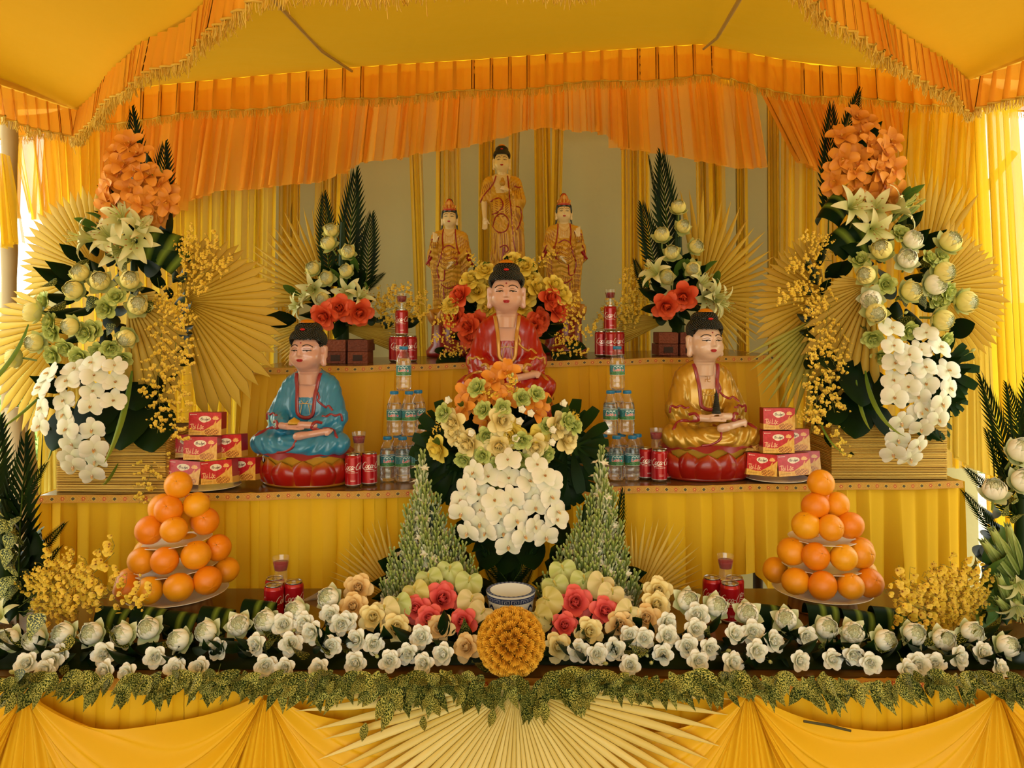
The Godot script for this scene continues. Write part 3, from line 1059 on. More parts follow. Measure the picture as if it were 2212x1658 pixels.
func make_head() -> void:
	var f := Field.new()
	f.ell(Vector3(0, 0.55, -0.004), Vector3(0.0535, 0.066, 0.058), 0.02)
	f.ell(Vector3(0, 0.508, 0.006), Vector3(0.048, 0.043, 0.047), 0.03)
	f.ell(Vector3(0, 0.484, 0.030), Vector3(0.020, 0.013, 0.014), 0.02)
	f.pair(Vector3(0.030, 0.515, 0.026), Vector3(0.026, 0.507, 0.028), 0.019, 0.017, 0.022)
	f.cap(Vector3(0, 0.392, -0.020), Vector3(0, 0.49, -0.008), 0.038, 0.035, 0.02)
	f.cap(Vector3(0, 0.553, 0.051), Vector3(0, 0.528, 0.0595), 0.0042, 0.0066, 0.008)
	f.pair(Vector3(0.0062, 0.5245, 0.0555), Vector3(0.0058, 0.5245, 0.0555), 0.0042, 0.0042, 0.005)
	f.pair(Vector3(0.008, 0.560, 0.049), Vector3(0.034, 0.560, 0.037), 0.0035, 0.003, 0.012)
	f.pair(Vector3(0.013, 0.5475, 0.0470), Vector3(0.032, 0.5475, 0.0385), 0.0062, 0.0050, 0.006)
	f.pair(Vector3(0.055, 0.555, -0.006), Vector3(0.060, 0.488, -0.002), 0.0085, 0.0095, 0.008)
	f.pair(Vector3(0.060, 0.553, -0.012), Vector3(0.061, 0.520, -0.010), 0.010, 0.008, 0.008)
	f.ell(Vector3(0, 0.505, 0.050), Vector3(0.014, 0.007, 0.008), 0.012)
	f.carve(Vector3(0.0575, 0.545, 0.004), Vector3(0.005, 0.014, 0.006), 0.006)
	f.carve(Vector3(-0.0575, 0.545, 0.004), Vector3(0.005, 0.014, 0.006), 0.006)
	head_f = f
	proto.head = nets(f, Vector3(-0.078, 0.405, -0.072), Vector3(0.078, 0.625, 0.078), 0.0031, func(_p, _n): return "head", func(p, _n): return 0.0012 * exp(-pow((p.y - 0.452) / 0.0022, 2.0)) + 0.0012 * exp(-pow((p.y - 0.464) / 0.0022, 2.0)), func(_p, _n, _w): return Color.WHITE).head
	# paint lines and lips of the face
	var ink := MB.new()
	for s in [-1.0, 1.0]:
		ink.tube(on_front(f, [[s * 0.008, 0.5615], [s * 0.018, 0.567], [s * 0.030, 0.5655], [s * 0.040, 0.558]], 14, 0.0004), [0.0018], 6, hx("120c08"))
		ink.tube(on_front(f, [[s * 0.0105, 0.5445], [s * 0.018, 0.546], [s * 0.027, 0.5452], [s * 0.0365, 0.544]], 12, 0.0003), [0.0019], 6, hx("160e0a"))
		ink.tube(on_front(f, [[s * 0.012, 0.5515], [s * 0.022, 0.5548], [s * 0.036, 0.549]], 12, 0.0002), [0.0007], 5, hx("7a4634"))
		ink.ball(f.front(s * 0.0225, 0.5437, -0.0006), Vector3(0.0050, 0.0030, 0.0016), 8, 6, hx("1c1210"))
	proto.face_ink = ink.mesh()
	var lips := MB.new()
	for s in [-1.0, 1.0]:
		lips.ball(f.front(s * 0.0052, 0.5078, -0.0008), Vector3(0.0075, 0.0034, 0.003), 12, 8, hx("a3101c"), Basis(Vector3(0, 0, 1), s * -0.22))
	lips.ball(f.front(0, 0.5026, -0.0004), Vector3(0.0098, 0.0036, 0.0036), 12, 8, hx("a8121e"))
	proto.lips = lips.mesh()
	var dot := MB.new()
	dot.ball(f.front(0, 0.5745, 0.0), Vector3(0.0031, 0.0033, 0.0018), 10, 8, hx("8d1420"))
	proto.dot = dot.mesh()
	# snail-curl cap
	var hair := MB.new()
	var c0 := Vector3(0, 0.586, -0.008)
	var rad := Vector3(0.0615, 0.052, 0.062)
	hair.grid(30, 16, func(u, v):
		var t: float = lerpf(-0.9, PI / 2, v)
		var a: float = u * TAU
		var d := Vector3(cos(t) * cos(a), sin(t), cos(t) * sin(a))
		var p := c0 + d * rad * 0.985
		var front: float = maxf(0.0, d.z)
		p.y = maxf(p.y, lerpf(0.535, 0.588, smoothstep(0.15, 0.5, front)))
		return p, flat(hx("14110d")), true)
	hair.ball(Vector3(0, 0.630, -0.010), Vector3(0.045, 0.028, 0.044), 20, 12, hx("14110d"))
	var curl := MB.new()
	curl.ball(Vector3.ZERO, Vector3(0.0037, 0.0042, 0.0037), 6, 4, hx("1b1712"))
	for k in 820:
		var y := 1.0 - 1.55 * (k + 0.5) / 820.0
		var rr := sqrt(maxf(1.0 - y * y, 0.0))
		var a := k * 2.39996
		var d := Vector3(cos(a) * rr, y, sin(a) * rr)
		var p := c0 + d * rad
		var low := lerpf(0.537, 0.589, smoothstep(0.15, 0.5, maxf(0.0, d.z)))
		if p.y < low or (absf(d.x) > 0.8 and p.y < 0.556 and d.z > -0.15):
			continue
		hair.append(curl, Transform3D(Basis(), p))
	for k in 190:
		var y := 1.0 - 1.2 * (k + 0.5) / 190.0
		var rr := sqrt(maxf(1.0 - y * y, 0.0))
		var a := k * 2.39996
		hair.append(curl, Transform3D(Basis(), Vector3(0, 0.630, -0.010) + Vector3(cos(a) * rr * 0.045, y * 0.028, sin(a) * rr * 0.044)))
	proto.hair = hair.mesh()
	var gem := MB.new()
	gem.ball(Vector3(0, 0.628, 0.0375), Vector3(0.010, 0.0052, 0.006), 12, 8, hx("c0141a"))
	proto.gem = gem.mesh()
	var knob := MB.new()
	knob.lathe([Vector2(0.026, 0.655), Vector2(0.025, 0.660), Vector2(0.020, 0.6645), Vector2(0.012, 0.668), Vector2(0.0, 0.670)], 20, func(_u, v): return hx("c9791a") if fmod(v * 4.0, 2.0) < 1.2 else hx("9c1c14"))
	proto.knob = knob.mesh()

func add_head(t: Node3D, skin: Color, xf: Transform3D, top := true) -> void:
	var sk := vskin(skin)
	var h := part(t, "head", proto.head, sk, xf)
	for q in [["painted_eyes", "face_ink"], ["lips", "lips"], ["forehead_dot", "dot"]]:
		part(h, q[0], proto[q[1]], M.paint)
	if top:
		var r := part(t, "curled_hair", proto.hair, M.paint, xf)
		part(r, "hair_jewel", proto.gem, M.paint)
		part(r, "topknot", proto.knob, M.paint)

func vskin(c: Color) -> StandardMaterial3D:
	var key := "skin_" + c.to_html()
	if not M.has(key):
		mat(key, c, 0.28, {"clearcoat_enabled": true, "clearcoat": 0.45, "clearcoat_roughness": 0.13})
	return M[key]

func make_seated() -> void:
	var f := Field.new()
	f.ell(Vector3(0, 0.165, -0.01), Vector3(0.155, 0.048, 0.105), 0.03)
	f.ell(Vector3(0, 0.30, -0.035), Vector3(0.098, 0.15, 0.066), 0.03)
	f.pair(Vector3(0.026, 0.424, -0.035), Vector3(0.068, 0.404, -0.035), 0.042, 0.038, 0.02)
	f.pair(Vector3(0.084, 0.378, -0.03), Vector3(0.112, 0.285, -0.002), 0.037, 0.042, 0.02)
	f.pair(Vector3(0.112, 0.272, 0.005), Vector3(0.062, 0.247, 0.088), 0.038, 0.026, 0.02)
	f.pair(Vector3(0.120, 0.262, 0.0), Vector3(0.122, 0.228, 0.02), 0.032, 0.026, 0.025)
	f.pair(Vector3(0.05, 0.178, 0.02), Vector3(0.148, 0.174, 0.06), 0.052, 0.044, 0.03)
	f.cap(Vector3(-0.145, 0.166, 0.075), Vector3(0.05, 0.163, 0.118), 0.042, 0.033, 0.012)
	f.cap(Vector3(0.145, 0.170, 0.075), Vector3(-0.03, 0.180, 0.105), 0.042, 0.030, 0.012)
	f.cap(Vector3(-0.10, 0.150, 0.10), Vector3(0.10, 0.150, 0.10), 0.028, 0.028, 0.025)
	seat_f = f
	proto.seat = nets(f, Vector3(-0.205, 0.105, -0.125), Vector3(0.205, 0.47, 0.165), 0.0058, func(p, n):
		var w := 0.031 + 0.010 * smoothstep(0.33, 0.43, p.y)
		if n.z > 0.1 and absf(p.x - 0.003) < w and p.y > 0.272:
			return "chest" if p.y > 0.349 else "undergarment"
		return "robe", func(p, n):
			var d := 0.0
			var w := 0.031 + 0.010 * smoothstep(0.33, 0.43, p.y)
			if n.z > 0.0 and absf(p.x - 0.003) < w and p.y > 0.272:
				d -= 0.006
				if p.y < 0.345:
					d += 0.002 * sin(absf(p.x) * 520.0 + p.y * 120.0)
			elif p.y > 0.225:
				var side := absf(p.x)
				d += 0.0013 * sin(side * 300.0 - p.y * 26.0 + 1.2 * sin(p.y * 40.0)) * smoothstep(0.04, 0.09, side)
				d += 0.0013 * sin((p.y - side * 0.8) * 200.0) * smoothstep(0.06, -0.01, p.y - 0.26)
			else:
				var q := Vector2(absf(p.x) - 0.02, p.y - 0.235)
				d += 0.0026 * sin(q.length() * 190.0 + 1.5 * q.angle()) * smoothstep(0.0, 0.5, n.z + 0.3)
			return d, func(_p, _n, _w): return Color.WHITE)
	# hands resting one on the other, thumbs touching
	var h := Field.new()
	h.cap(Vector3(-0.068, 0.246, 0.098), Vector3(-0.022, 0.243, 0.122), 0.015, 0.013, 0.012)
	h.cap(Vector3(0.068, 0.248, 0.098), Vector3(0.024, 0.252, 0.120), 0.015, 0.013, 0.012)
	for i in 4:
		var o := i * 0.0072
		h.cap(Vector3(-0.018, 0.238, 0.108 + o), Vector3(0.036 - absf(i - 1.3) * 0.005, 0.236, 0.112 + o), 0.0052, 0.0042, 0.003)
		h.cap(Vector3(0.018, 0.2485, 0.106 + o), Vector3(-0.034 + absf(i - 1.3) * 0.005, 0.2475, 0.112 + o), 0.0052, 0.0042, 0.003)
	h.cap(Vector3(-0.036, 0.251, 0.118), Vector3(-0.003, 0.262, 0.122), 0.006, 0.0043, 0.004)
	h.cap(Vector3(0.036, 0.257, 0.118), Vector3(0.003, 0.263, 0.122), 0.006, 0.0043, 0.004)
	proto.hands = nets(h, Vector3(-0.09, 0.22, 0.07), Vector3(0.09, 0.275, 0.15), 0.0026, func(_p, _n): return "h", func(_p, _n): return 0.0, func(_p, _n, _w): return Color.WHITE).h
	var ft := Field.new()
	ft.cap(Vector3(0.015, 0.206, 0.128), Vector3(0.118, 0.224, 0.088), 0.015, 0.013, 0.01)
	ft.ell(Vector3(0.03, 0.21, 0.126), Vector3(0.022, 0.013, 0.018), 0.012)
	for i in 5:
		ft.cap(Vector3(0.116, 0.227 - i * 0.004, 0.085 + i * 0.005), Vector3(0.131 - i * 0.002, 0.2265 - i * 0.004, 0.080 + i * 0.005), 0.0052 - i * 0.0004, 0.0046 - i * 0.0004, 0.003)
	proto.foot = nets(ft, Vector3(-0.01, 0.185, 0.06), Vector3(0.142, 0.245, 0.152), 0.0028, func(_p, _n): return "h", func(_p, _n): return 0.0, func(_p, _n, _w): return Color.WHITE).h

func seated_statue(said: String, at: Vector3, turn: float, scale: float, c: Dictionary) -> Node3D:
	var t := thing("seated_statue", said, "statue", at, "", turn)
	var xf := Transform3D(Basis.from_scale(Vector3(1, c.get("tall", 1.0), 1) * scale), Vector3.ZERO)
	var f := seat_f
	var robe_m: StandardMaterial3D
	var key := "robe_" + str(c.robe)
	robe_m = mat(key, Color(c.robe), c.get("rough", 0.3), {"clearcoat_enabled": true, "clearcoat": 0.45, "clearcoat_roughness": 0.13, "metallic": c.get("metal", 0.0)})
	var trim_m := mat("trim_" + str(c.trim), Color(c.trim), 0.3, {"metallic": c.get("trim_metal", 0.0), "clearcoat_enabled": true, "clearcoat": 0.4})
	var robe := part(t, "robe", proto.seat.robe, robe_m, xf)
	part(t, "undergarment", proto.seat.undergarment, robe_m, xf)
	var chest := part(t, "chest", proto.seat.chest, vskin(Color(c.skin)), xf)
	part(t, "hands", proto.hands, vskin(Color(c.skin)), xf)
	part(t, "bare_foot", proto.foot, vskin(Color(c.skin)), xf)
	add_head(t, Color(c.skin), xf * Transform3D(Basis(Vector3.UP, c.get("look", 0.0)) * Basis.from_scale(Vector3(1.11, 1.02, 1.10)), Vector3(0, -0.012, 0.0)))
	# painted borders of the robe
	var mb := MB.new()
	var w := Color.WHITE
	strip(mb, on_front(f, [[-0.046, 0.448], [-0.041, 0.42], [-0.033, 0.37], [-0.030, 0.32], [-0.027, 0.286], [-0.012, 0.272], [0.004, 0.268], [0.022, 0.271], [0.034, 0.288], [0.038, 0.33], [0.040, 0.37], [0.047, 0.42], [0.050, 0.448]], 46, 0.0006), 0.0074, 0.0030, w)
	for s in [-1.0, 1.0]:
		strip(mb, on_front(f, [[s * 0.150, 0.258], [s * 0.146, 0.284], [s * 0.130, 0.281], [s * 0.114, 0.287], [s * 0.100, 0.279], [s * 0.088, 0.283]], 26, 0.0002), 0.0048, 0.0022, w)
		strip(mb, on_front(f, [[s * 0.095, 0.256], [s * 0.078, 0.262], [s * 0.068, 0.252], [s * 0.066, 0.238], [s * 0.09, 0.232], [s * 0.115, 0.229], [s * 0.145, 0.214], [s * 0.160, 0.198]], 34, 0.0002), 0.0062, 0.0028, w)
	strip(mb, on_front(f, [[0.046, 0.372], [0.054, 0.350], [0.050, 0.338], [0.066, 0.322], [0.086, 0.312], [0.098, 0.318], [0.118, 0.300]], 30, 0.0002), 0.0046, 0.0022, w)
	strip(mb, on_front(f, [[0.012, 0.212], [0.014, 0.195], [0.006, 0.168], [-0.02, 0.150], [-0.06, 0.142]], 24, 0.0004), 0.0048, 0.0026, w)
	# wavy hem over the lotus seat
	mb.grid(90, 4, func(u, v):
		var a: float = u * TAU
		var wave := 0.5 + 0.5 * sin(a * 9.0 + sin(a * 4.0))
		var rx: float = lerpf(0.168, 0.187, v)
		var rz: float = lerpf(0.128, 0.148, v)
		return Vector3(cos(a) * rx, lerpf(0.147, 0.114 + 0.017 * wave, v), sin(a) * rz + 0.008), flat(w), true)
	part(robe, "robe_border", mb.mesh(), trim_m, Transform3D())
	var line := MB.new()
	var gold := hx(c.get("line", "d9b26a"))
	line.tube(on_front(f, [[-0.014, 0.338], [-0.006, 0.329], [0.004, 0.327], [0.014, 0.338]], 12, -0.003), [0.0014], 5, gold)
	line.tube(on_front(f, [[-0.030, 0.323], [-0.012, 0.325], [0.003, 0.326], [0.018, 0.325], [0.034, 0.323]], 16, -0.003), [0.0015], 5, gold)
	for s in [-1.0, 1.0]:
		line.tube(on_front(f, [[0.003 + s * 0.013, 0.322], [0.003 + s * 0.017, 0.30], [0.003 + s * 0.02, 0.282]], 10, -0.003), [0.0014], 5, gold)
	part(robe, "knotted_sash", line.mesh(), M.paint)
	if c.get("emblem", false):
		# the temple emblem painted on the chest
		var e := MB.new()
		var o := Vector2(0.004, 0.388)
		var u := 0.0098
		for seg in [[[-1, 0], [1, 0]], [[0, -1], [0, 1]], [[-1, 0], [-1, -1]], [[1, 0], [1, 1]], [[0, 1], [-1, 1]], [[0, -1], [1, -1]]]:
			var a := Vector2(seg[0][0], seg[0][1]) * u + o
			var b := Vector2(seg[1][0], seg[1][1]) * u + o
			strip(e, on_front(f, [[a.x, a.y], [(a.x + b.x) / 2, (a.y + b.y) / 2], [b.x, b.y]], 6, -0.0052), 0.0011, 0.0008, hx("c08a3a"))
		part(chest, "painted_emblem", e.mesh(), M.gilt)
	if c.get("holds", "") == "jewel":
		var b := MB.new()
		b.lathe([Vector2(0.0, 0.253), Vector2(0.022, 0.254), Vector2(0.024, 0.259), Vector2(0.020, 0.268), Vector2(0.010, 0.274), Vector2(0.003, 0.279), Vector2(0.0, 0.282)], 24, flat(hx("c99a2e")))
		part(t, "golden_jewel", b.mesh(), M.gilt, xf * Transform3D(Basis(), Vector3(0, 0, 0.118)))
	# lotus seat
	var core := MB.new()
	core.lathe([Vector2(0.0, 0.0), Vector2(0.166, 0.0), Vector2(0.172, 0.010), Vector2(0.160, 0.022), Vector2(0.152, 0.05), Vector2(0.162, 0.10), Vector2(0.172, 0.122), Vector2(0.166, 0.134), Vector2(0.0, 0.138)], 48, func(_u, v): return hx(c.seat_top) if v > 0.55 else hx(c.seat), 1.0, 0.78)
	var seat := part(t, "lotus_seat", core.mesh(), M.paint, xf)
	for layer in 2:
		var n := 7
		for k in n:
			var ph := TAU * (k + 0.5 * layer) / n + PI / 2 + 0.22
			var pm := MB.new()
			var wd := 0.45 if layer == 0 else 0.42
			var hh := 0.098 if layer == 0 else 0.104
			pm.grid(14, 10, func(u, v):
				var x: float = 2.0 * u - 1.0
				var ww: float = wd * pow(maxf(1.0 - pow(v, 2.4), 0.0), 0.72) * lerpf(0.72, 1.0, minf(v * 2.2, 1.0))
				var a: float = ph + x * ww
				var bulge: float = (1.0 - x * x) * 0.028 * sin(PI * minf(0.15 + v * 0.8, 1.0)) + 0.006
				var rr: float = 0.158 + bulge + 0.012 * v - (0.007 if layer == 1 else 0.0)
				return Vector3(cos(a) * rr, 0.012 + v * hh * (1.0 - 0.05 * x * x), sin(a) * rr * 0.80), func(u, v):
				var x: float = absf(2.0 * u - 1.0)
				return hx(c.petal).lerp(hx(c.petal_edge), smoothstep(0.66, 0.94, maxf(x, v * 0.98))), true)
			part(seat, "lotus_petal", pm.mesh(), M.paint)
	return t

func make_pagoda() -> ArrayMesh:
	var mb := MB.new()
	var prof := [Vector2(0.0, 0.0), Vector2(0.017, 0.0), Vector2(0.017, 0.006)]
	for k in 9:
		var r := lerpf(0.0135, 0.006, k / 8.0)
		var y := 0.008 + k * 0.0072
		prof.append_array([Vector2(r, y), Vector2(r, y + 0.0045), Vector2(r * 1.28, y + 0.0052), Vector2(r * 0.9, y + 0.0072)])
	prof.append_array([Vector2(0.003, 0.076), Vector2(0.0015, 0.086), Vector2(0.0, 0.088)])
	mb.lathe(prof, 12, flat(hx("23261a")))
	return mb.mesh()

# ---------------------------------------------------------------- standing statues
func fold_tint(p: Vector3, n: Vector3, w: String, s: float) -> Color:
	if w != "robe":
		return hx("d8b878")
	# gilt paint worn to red along thin wavering veins
	var q := absf(sin(p.y * 70.0 * s + 3.0 * sin(p.x * 50.0 * s)))
	var r := absf(sin(p.x * 120.0 * s + 2.0 * sin(p.y * 60.0)))
	return hx("c8992c").lerp(hx("9c4a1c"), 0.55 * maxf(smoothstep(0.10, 0.0, q), smoothstep(0.08, 0.0, r)))

func make_standing() -> void:
	var f := Field.new()
	f.ell(Vector3(0, 0.37, -0.005), Vector3(0.068, 0.11, 0.045), 0.02)
	f.pair(Vector3(0.02, 0.455, -0.008), Vector3(0.058, 0.437, -0.008), 0.026, 0.028, 0.02)
	f.cap(Vector3(0.005, 0.30, 0.0), Vector3(0.012, 0.02, -0.005), 0.062, 0.066, 0.03)
	f.ell(Vector3(0.01, 0.29, 0.018), Vector3(0.060, 0.055, 0.05), 0.02)
	f.cap(Vector3(-0.072, 0.428, -0.004), Vector3(-0.090, 0.345, 0.005), 0.028, 0.026, 0.02)
	f.cap(Vector3(0.074, 0.428, -0.004), Vector3(0.092, 0.335, 0.008), 0.030, 0.034, 0.02)
	f.cap(Vector3(0.092, 0.335, 0.012), Vector3(0.030, 0.378, 0.062), 0.027, 0.016, 0.015)
	f.cap(Vector3(0.070, 0.33, 0.040), Vector3(0.082, 0.03, 0.018), 0.022, 0.024, 0.02)
	f.cap(Vector3(0.088, 0.30, 0.0), Vector3(0.098, 0.06, 0.0), 0.022, 0.024, 0.02)
	f.cap(Vector3(0.075, 0.06, 0.0), Vector3(0.108, 0.005, 0.01), 0.026, 0.016, 0.02)
	f.cap(Vector3(-0.03, 0.05, 0.01), Vector3(-0.04, 0.0, 0.01), 0.03, 0.02, 0.02)
	stand_f = f
	proto.stand = nets(f, Vector3(-0.13, -0.02, -0.085), Vector3(0.14, 0.49, 0.10), 0.0052, func(p, n):
		if n.z > 0.05 and p.y > 0.372 and absf(p.x + 0.002) < 0.010 + 0.24 * (p.y - 0.372) + 0.016: return "chest"
		return "robe", func(p, n):
			var d := 0.0
			if p.y < 0.36:
				d += 0.0022 * sin(p.x * 240.0 + p.y * 55.0 + 2.0 * sin(p.y * 30.0)) * clampf(n.z + 0.4, 0.0, 1.0)
				d += 0.0016 * sin(p.y * 190.0 + p.x * 90.0) * smoothstep(0.30, 0.24, p.y) * smoothstep(0.12, 0.2, p.y)
			else:
				d += 0.0012 * sin(p.y * 300.0 - absf(p.x) * 260.0)
			if n.z > 0.05 and p.y > 0.372 and absf(p.x) < 0.026 + 0.24 * (p.y - 0.372):
				d -= 0.003
			return d, func(p, n, w): return fold_tint(p, n, w, 1.0))
	var h := Field.new()   # the lowered arm with the open hand, and the hand that holds the jar
	h.cap(Vector3(-0.092, 0.345, 0.008), Vector3(-0.088, 0.245, 0.03), 0.017, 0.0115, 0.01)
	h.ell(Vector3(-0.086, 0.226, 0.034), Vector3(0.014, 0.019, 0.008), 0.008)
	for i in 4:
		h.cap(Vector3(-0.096 + i * 0.0066, 0.214, 0.035), Vector3(-0.099 + i * 0.0076, 0.187 - 0.004 * sin(i * 1.2), 0.043), 0.0040, 0.0032, 0.003)
	h.cap(Vector3(-0.074, 0.230, 0.036), Vector3(-0.064, 0.212, 0.044), 0.0044, 0.0034, 0.003)
	h.cap(Vector3(0.040, 0.378, 0.062), Vector3(0.022, 0.386, 0.072), 0.011, 0.011, 0.008)
	for i in 4:
		h.cap(Vector3(0.020, 0.380 + i * 0.0055, 0.074), Vector3(-0.008 + i * 0.003, 0.386 + i * 0.0055, 0.080), 0.0040, 0.0032, 0.003)
	h.cap(Vector3(0.024, 0.396, 0.070), Vector3(0.006, 0.406, 0.078), 0.0044, 0.0034, 0.003)
	proto.stand_hands = nets(h, Vector3(-0.125, 0.175, -0.015), Vector3(0.062, 0.42, 0.10), 0.0026, func(_p, _n): return "h", func(_p, _n): return 0.0, func(_p, _n, _w): return Color.WHITE).h

	f = Field.new()
	f.ell(Vector3(0, 0.315, -0.005), Vector3(0.062, 0.09, 0.042), 0.02)
	f.pair(Vector3(0.02, 0.383, -0.008), Vector3(0.055, 0.365, -0.008), 0.024, 0.027, 0.02)
	f.cap(Vector3(0.0, 0.26, 0.0), Vector3(0.0, 0.02, -0.005), 0.058, 0.052, 0.03)
	f.ell(Vector3(0.0, 0.225, 0.022), Vector3(0.052, 0.055, 0.042), 0.02)
	f.pair(Vector3(0.068, 0.355, -0.004), Vector3(0.078, 0.285, 0.008), 0.027, 0.028, 0.02)
	f.cap(Vector3(-0.078, 0.285, 0.01), Vector3(-0.070, 0.325, 0.045), 0.024, 0.016, 0.015)
	f.cap(Vector3(0.078, 0.285, 0.01), Vector3(0.025, 0.235, 0.055), 0.026, 0.016, 0.015)
	f.pair(Vector3(0.086, 0.27, 0.0), Vector3(0.102, 0.225, 0.0), 0.022, 0.014, 0.02)
	f.pair(Vector3(0.078, 0.26, 0.0), Vector3(0.062, 0.02, 0.005), 0.020, 0.020, 0.02)
	f.pair(Vector3(0.055, 0.05, 0.005), Vector3(0.07, 0.0, 0.01), 0.022, 0.014, 0.02)
	small_f = f
	proto.small = nets(f, Vector3(-0.135, -0.02, -0.08), Vector3(0.135, 0.415, 0.095), 0.0052, func(p, n):
		if n.z > 0.05 and p.y > 0.325 and absf(p.x) < 0.024 + 0.10 * (p.y - 0.325): return "chest"
		return "robe", func(p, n):
			var d := 0.0
			var a := Vector2(p.x, p.y - 0.36).length()
			if p.y < 0.31:
				d += 0.0022 * sin(a * 260.0 + 1.4 * sin(p.x * 90.0)) * clampf(n.z + 0.2, 0.0, 1.0)
				d += 0.0012 * sin(p.x * 380.0)
			else:
				d += 0.0012 * sin(p.y * 320.0 - absf(p.x) * 240.0)
			return d, func(p, n, w): return fold_tint(p, n, w, 1.2))
	h = Field.new()
	h.cap(Vector3(-0.070, 0.315, 0.045), Vector3(-0.068, 0.336, 0.052), 0.011, 0.010, 0.006)
	h.ell(Vector3(-0.067, 0.348, 0.054), Vector3(0.012, 0.015, 0.007), 0.008)
	for i in 4:
		h.cap(Vector3(-0.075 + i * 0.0056, 0.358, 0.055), Vector3(-0.077 + i * 0.0060, 0.380 - 0.003 * i, 0.053), 0.0036, 0.003, 0.003)
	h.cap(Vector3(-0.058, 0.346, 0.056), Vector3(-0.050, 0.360, 0.058), 0.004, 0.003, 0.003)
	h.cap(Vector3(0.034, 0.242, 0.052), Vector3(0.018, 0.228, 0.064), 0.011, 0.009, 0.006)
	for i in 4:
		h.cap(Vector3(0.018 - i * 0.001, 0.228 - i * 0.0035, 0.064), Vector3(-0.004 - i * 0.001, 0.208 - i * 0.0035, 0.068), 0.0036, 0.003, 0.003)
	h.cap(Vector3(0.020, 0.234, 0.066), Vector3(0.002, 0.226, 0.073), 0.004, 0.003, 0.003)
	proto.small_hands = nets(h, Vector3(-0.09, 0.185, 0.03), Vector3(0.05, 0.395, 0.085), 0.0026, func(_p, _n): return "h", func(_p, _n): return 0.0, func(_p, _n, _w): return Color.WHITE).h
	# tall gilt crown with a red border, and straight black hair
	var cr := MB.new()
	cr.grid(24, 10, func(u, v):
		var a: float = PI * (0.06 + 0.88 * u)
		var r: float = 0.052 * (1.0 - 0.42 * v * v) * (1.0 + 0.10 * sin(v * 9.0))
		var peak: float = 0.07 * v * (0.55 + 0.45 * sin(PI * u))
		return Vector3(cos(a) * r, 0.592 + peak * 1.35, sin(a) * r * 1.05 - 0.004), func(u, v): return hx("b03020") if v > 0.86 or v < 0.12 or absf(fmod(u * 6.0, 1.0) - 0.5) < 0.1 else hx("c88a38"), true)
	for k in 5:
		cr.ball(Vector3(cos(PI * (k + 0.5) / 5.0) * 0.05, 0.625, sin(PI * (k + 0.5) / 5.0) * 0.053), Vector3(0.008, 0.012, 0.006), 8, 6, hx("d39a44"))
	cr.ball(Vector3(0, 0.652, 0.045), Vector3(0.012, 0.022, 0.008), 10, 8, hx("d6a04a"))
	proto.crown = cr.mesh()
	var hr := MB.new()
	hr.ball(Vector3(0, 0.592, -0.010), Vector3(0.059, 0.045, 0.060), 20, 12, hx("15110d"))
	hr.ball(Vector3(0, 0.655, -0.020), Vector3(0.030, 0.042, 0.030), 14, 10, hx("15110d"))
	for s in [-1.0, 1.0]:
		hr.tube([Vector3(s * 0.050, 0.590, 0.012), Vector3(s * 0.057, 0.55, -0.004), Vector3(s * 0.056, 0.49, -0.010), Vector3(s * 0.066, 0.43, -0.01)], [0.010, 0.010, 0.008, 0.004], 8, hx("15110d"))
	proto.long_hair = hr.mesh()

func bordered(f: Field, lines: Array, wd: float, mirror: float) -> ArrayMesh:
	var mb := MB.new()
	for l in lines:
		strip(mb, on_front(f, l, 26, 0.0006), wd, wd * 0.7, hx("8f1620"))
	return mb.mesh()

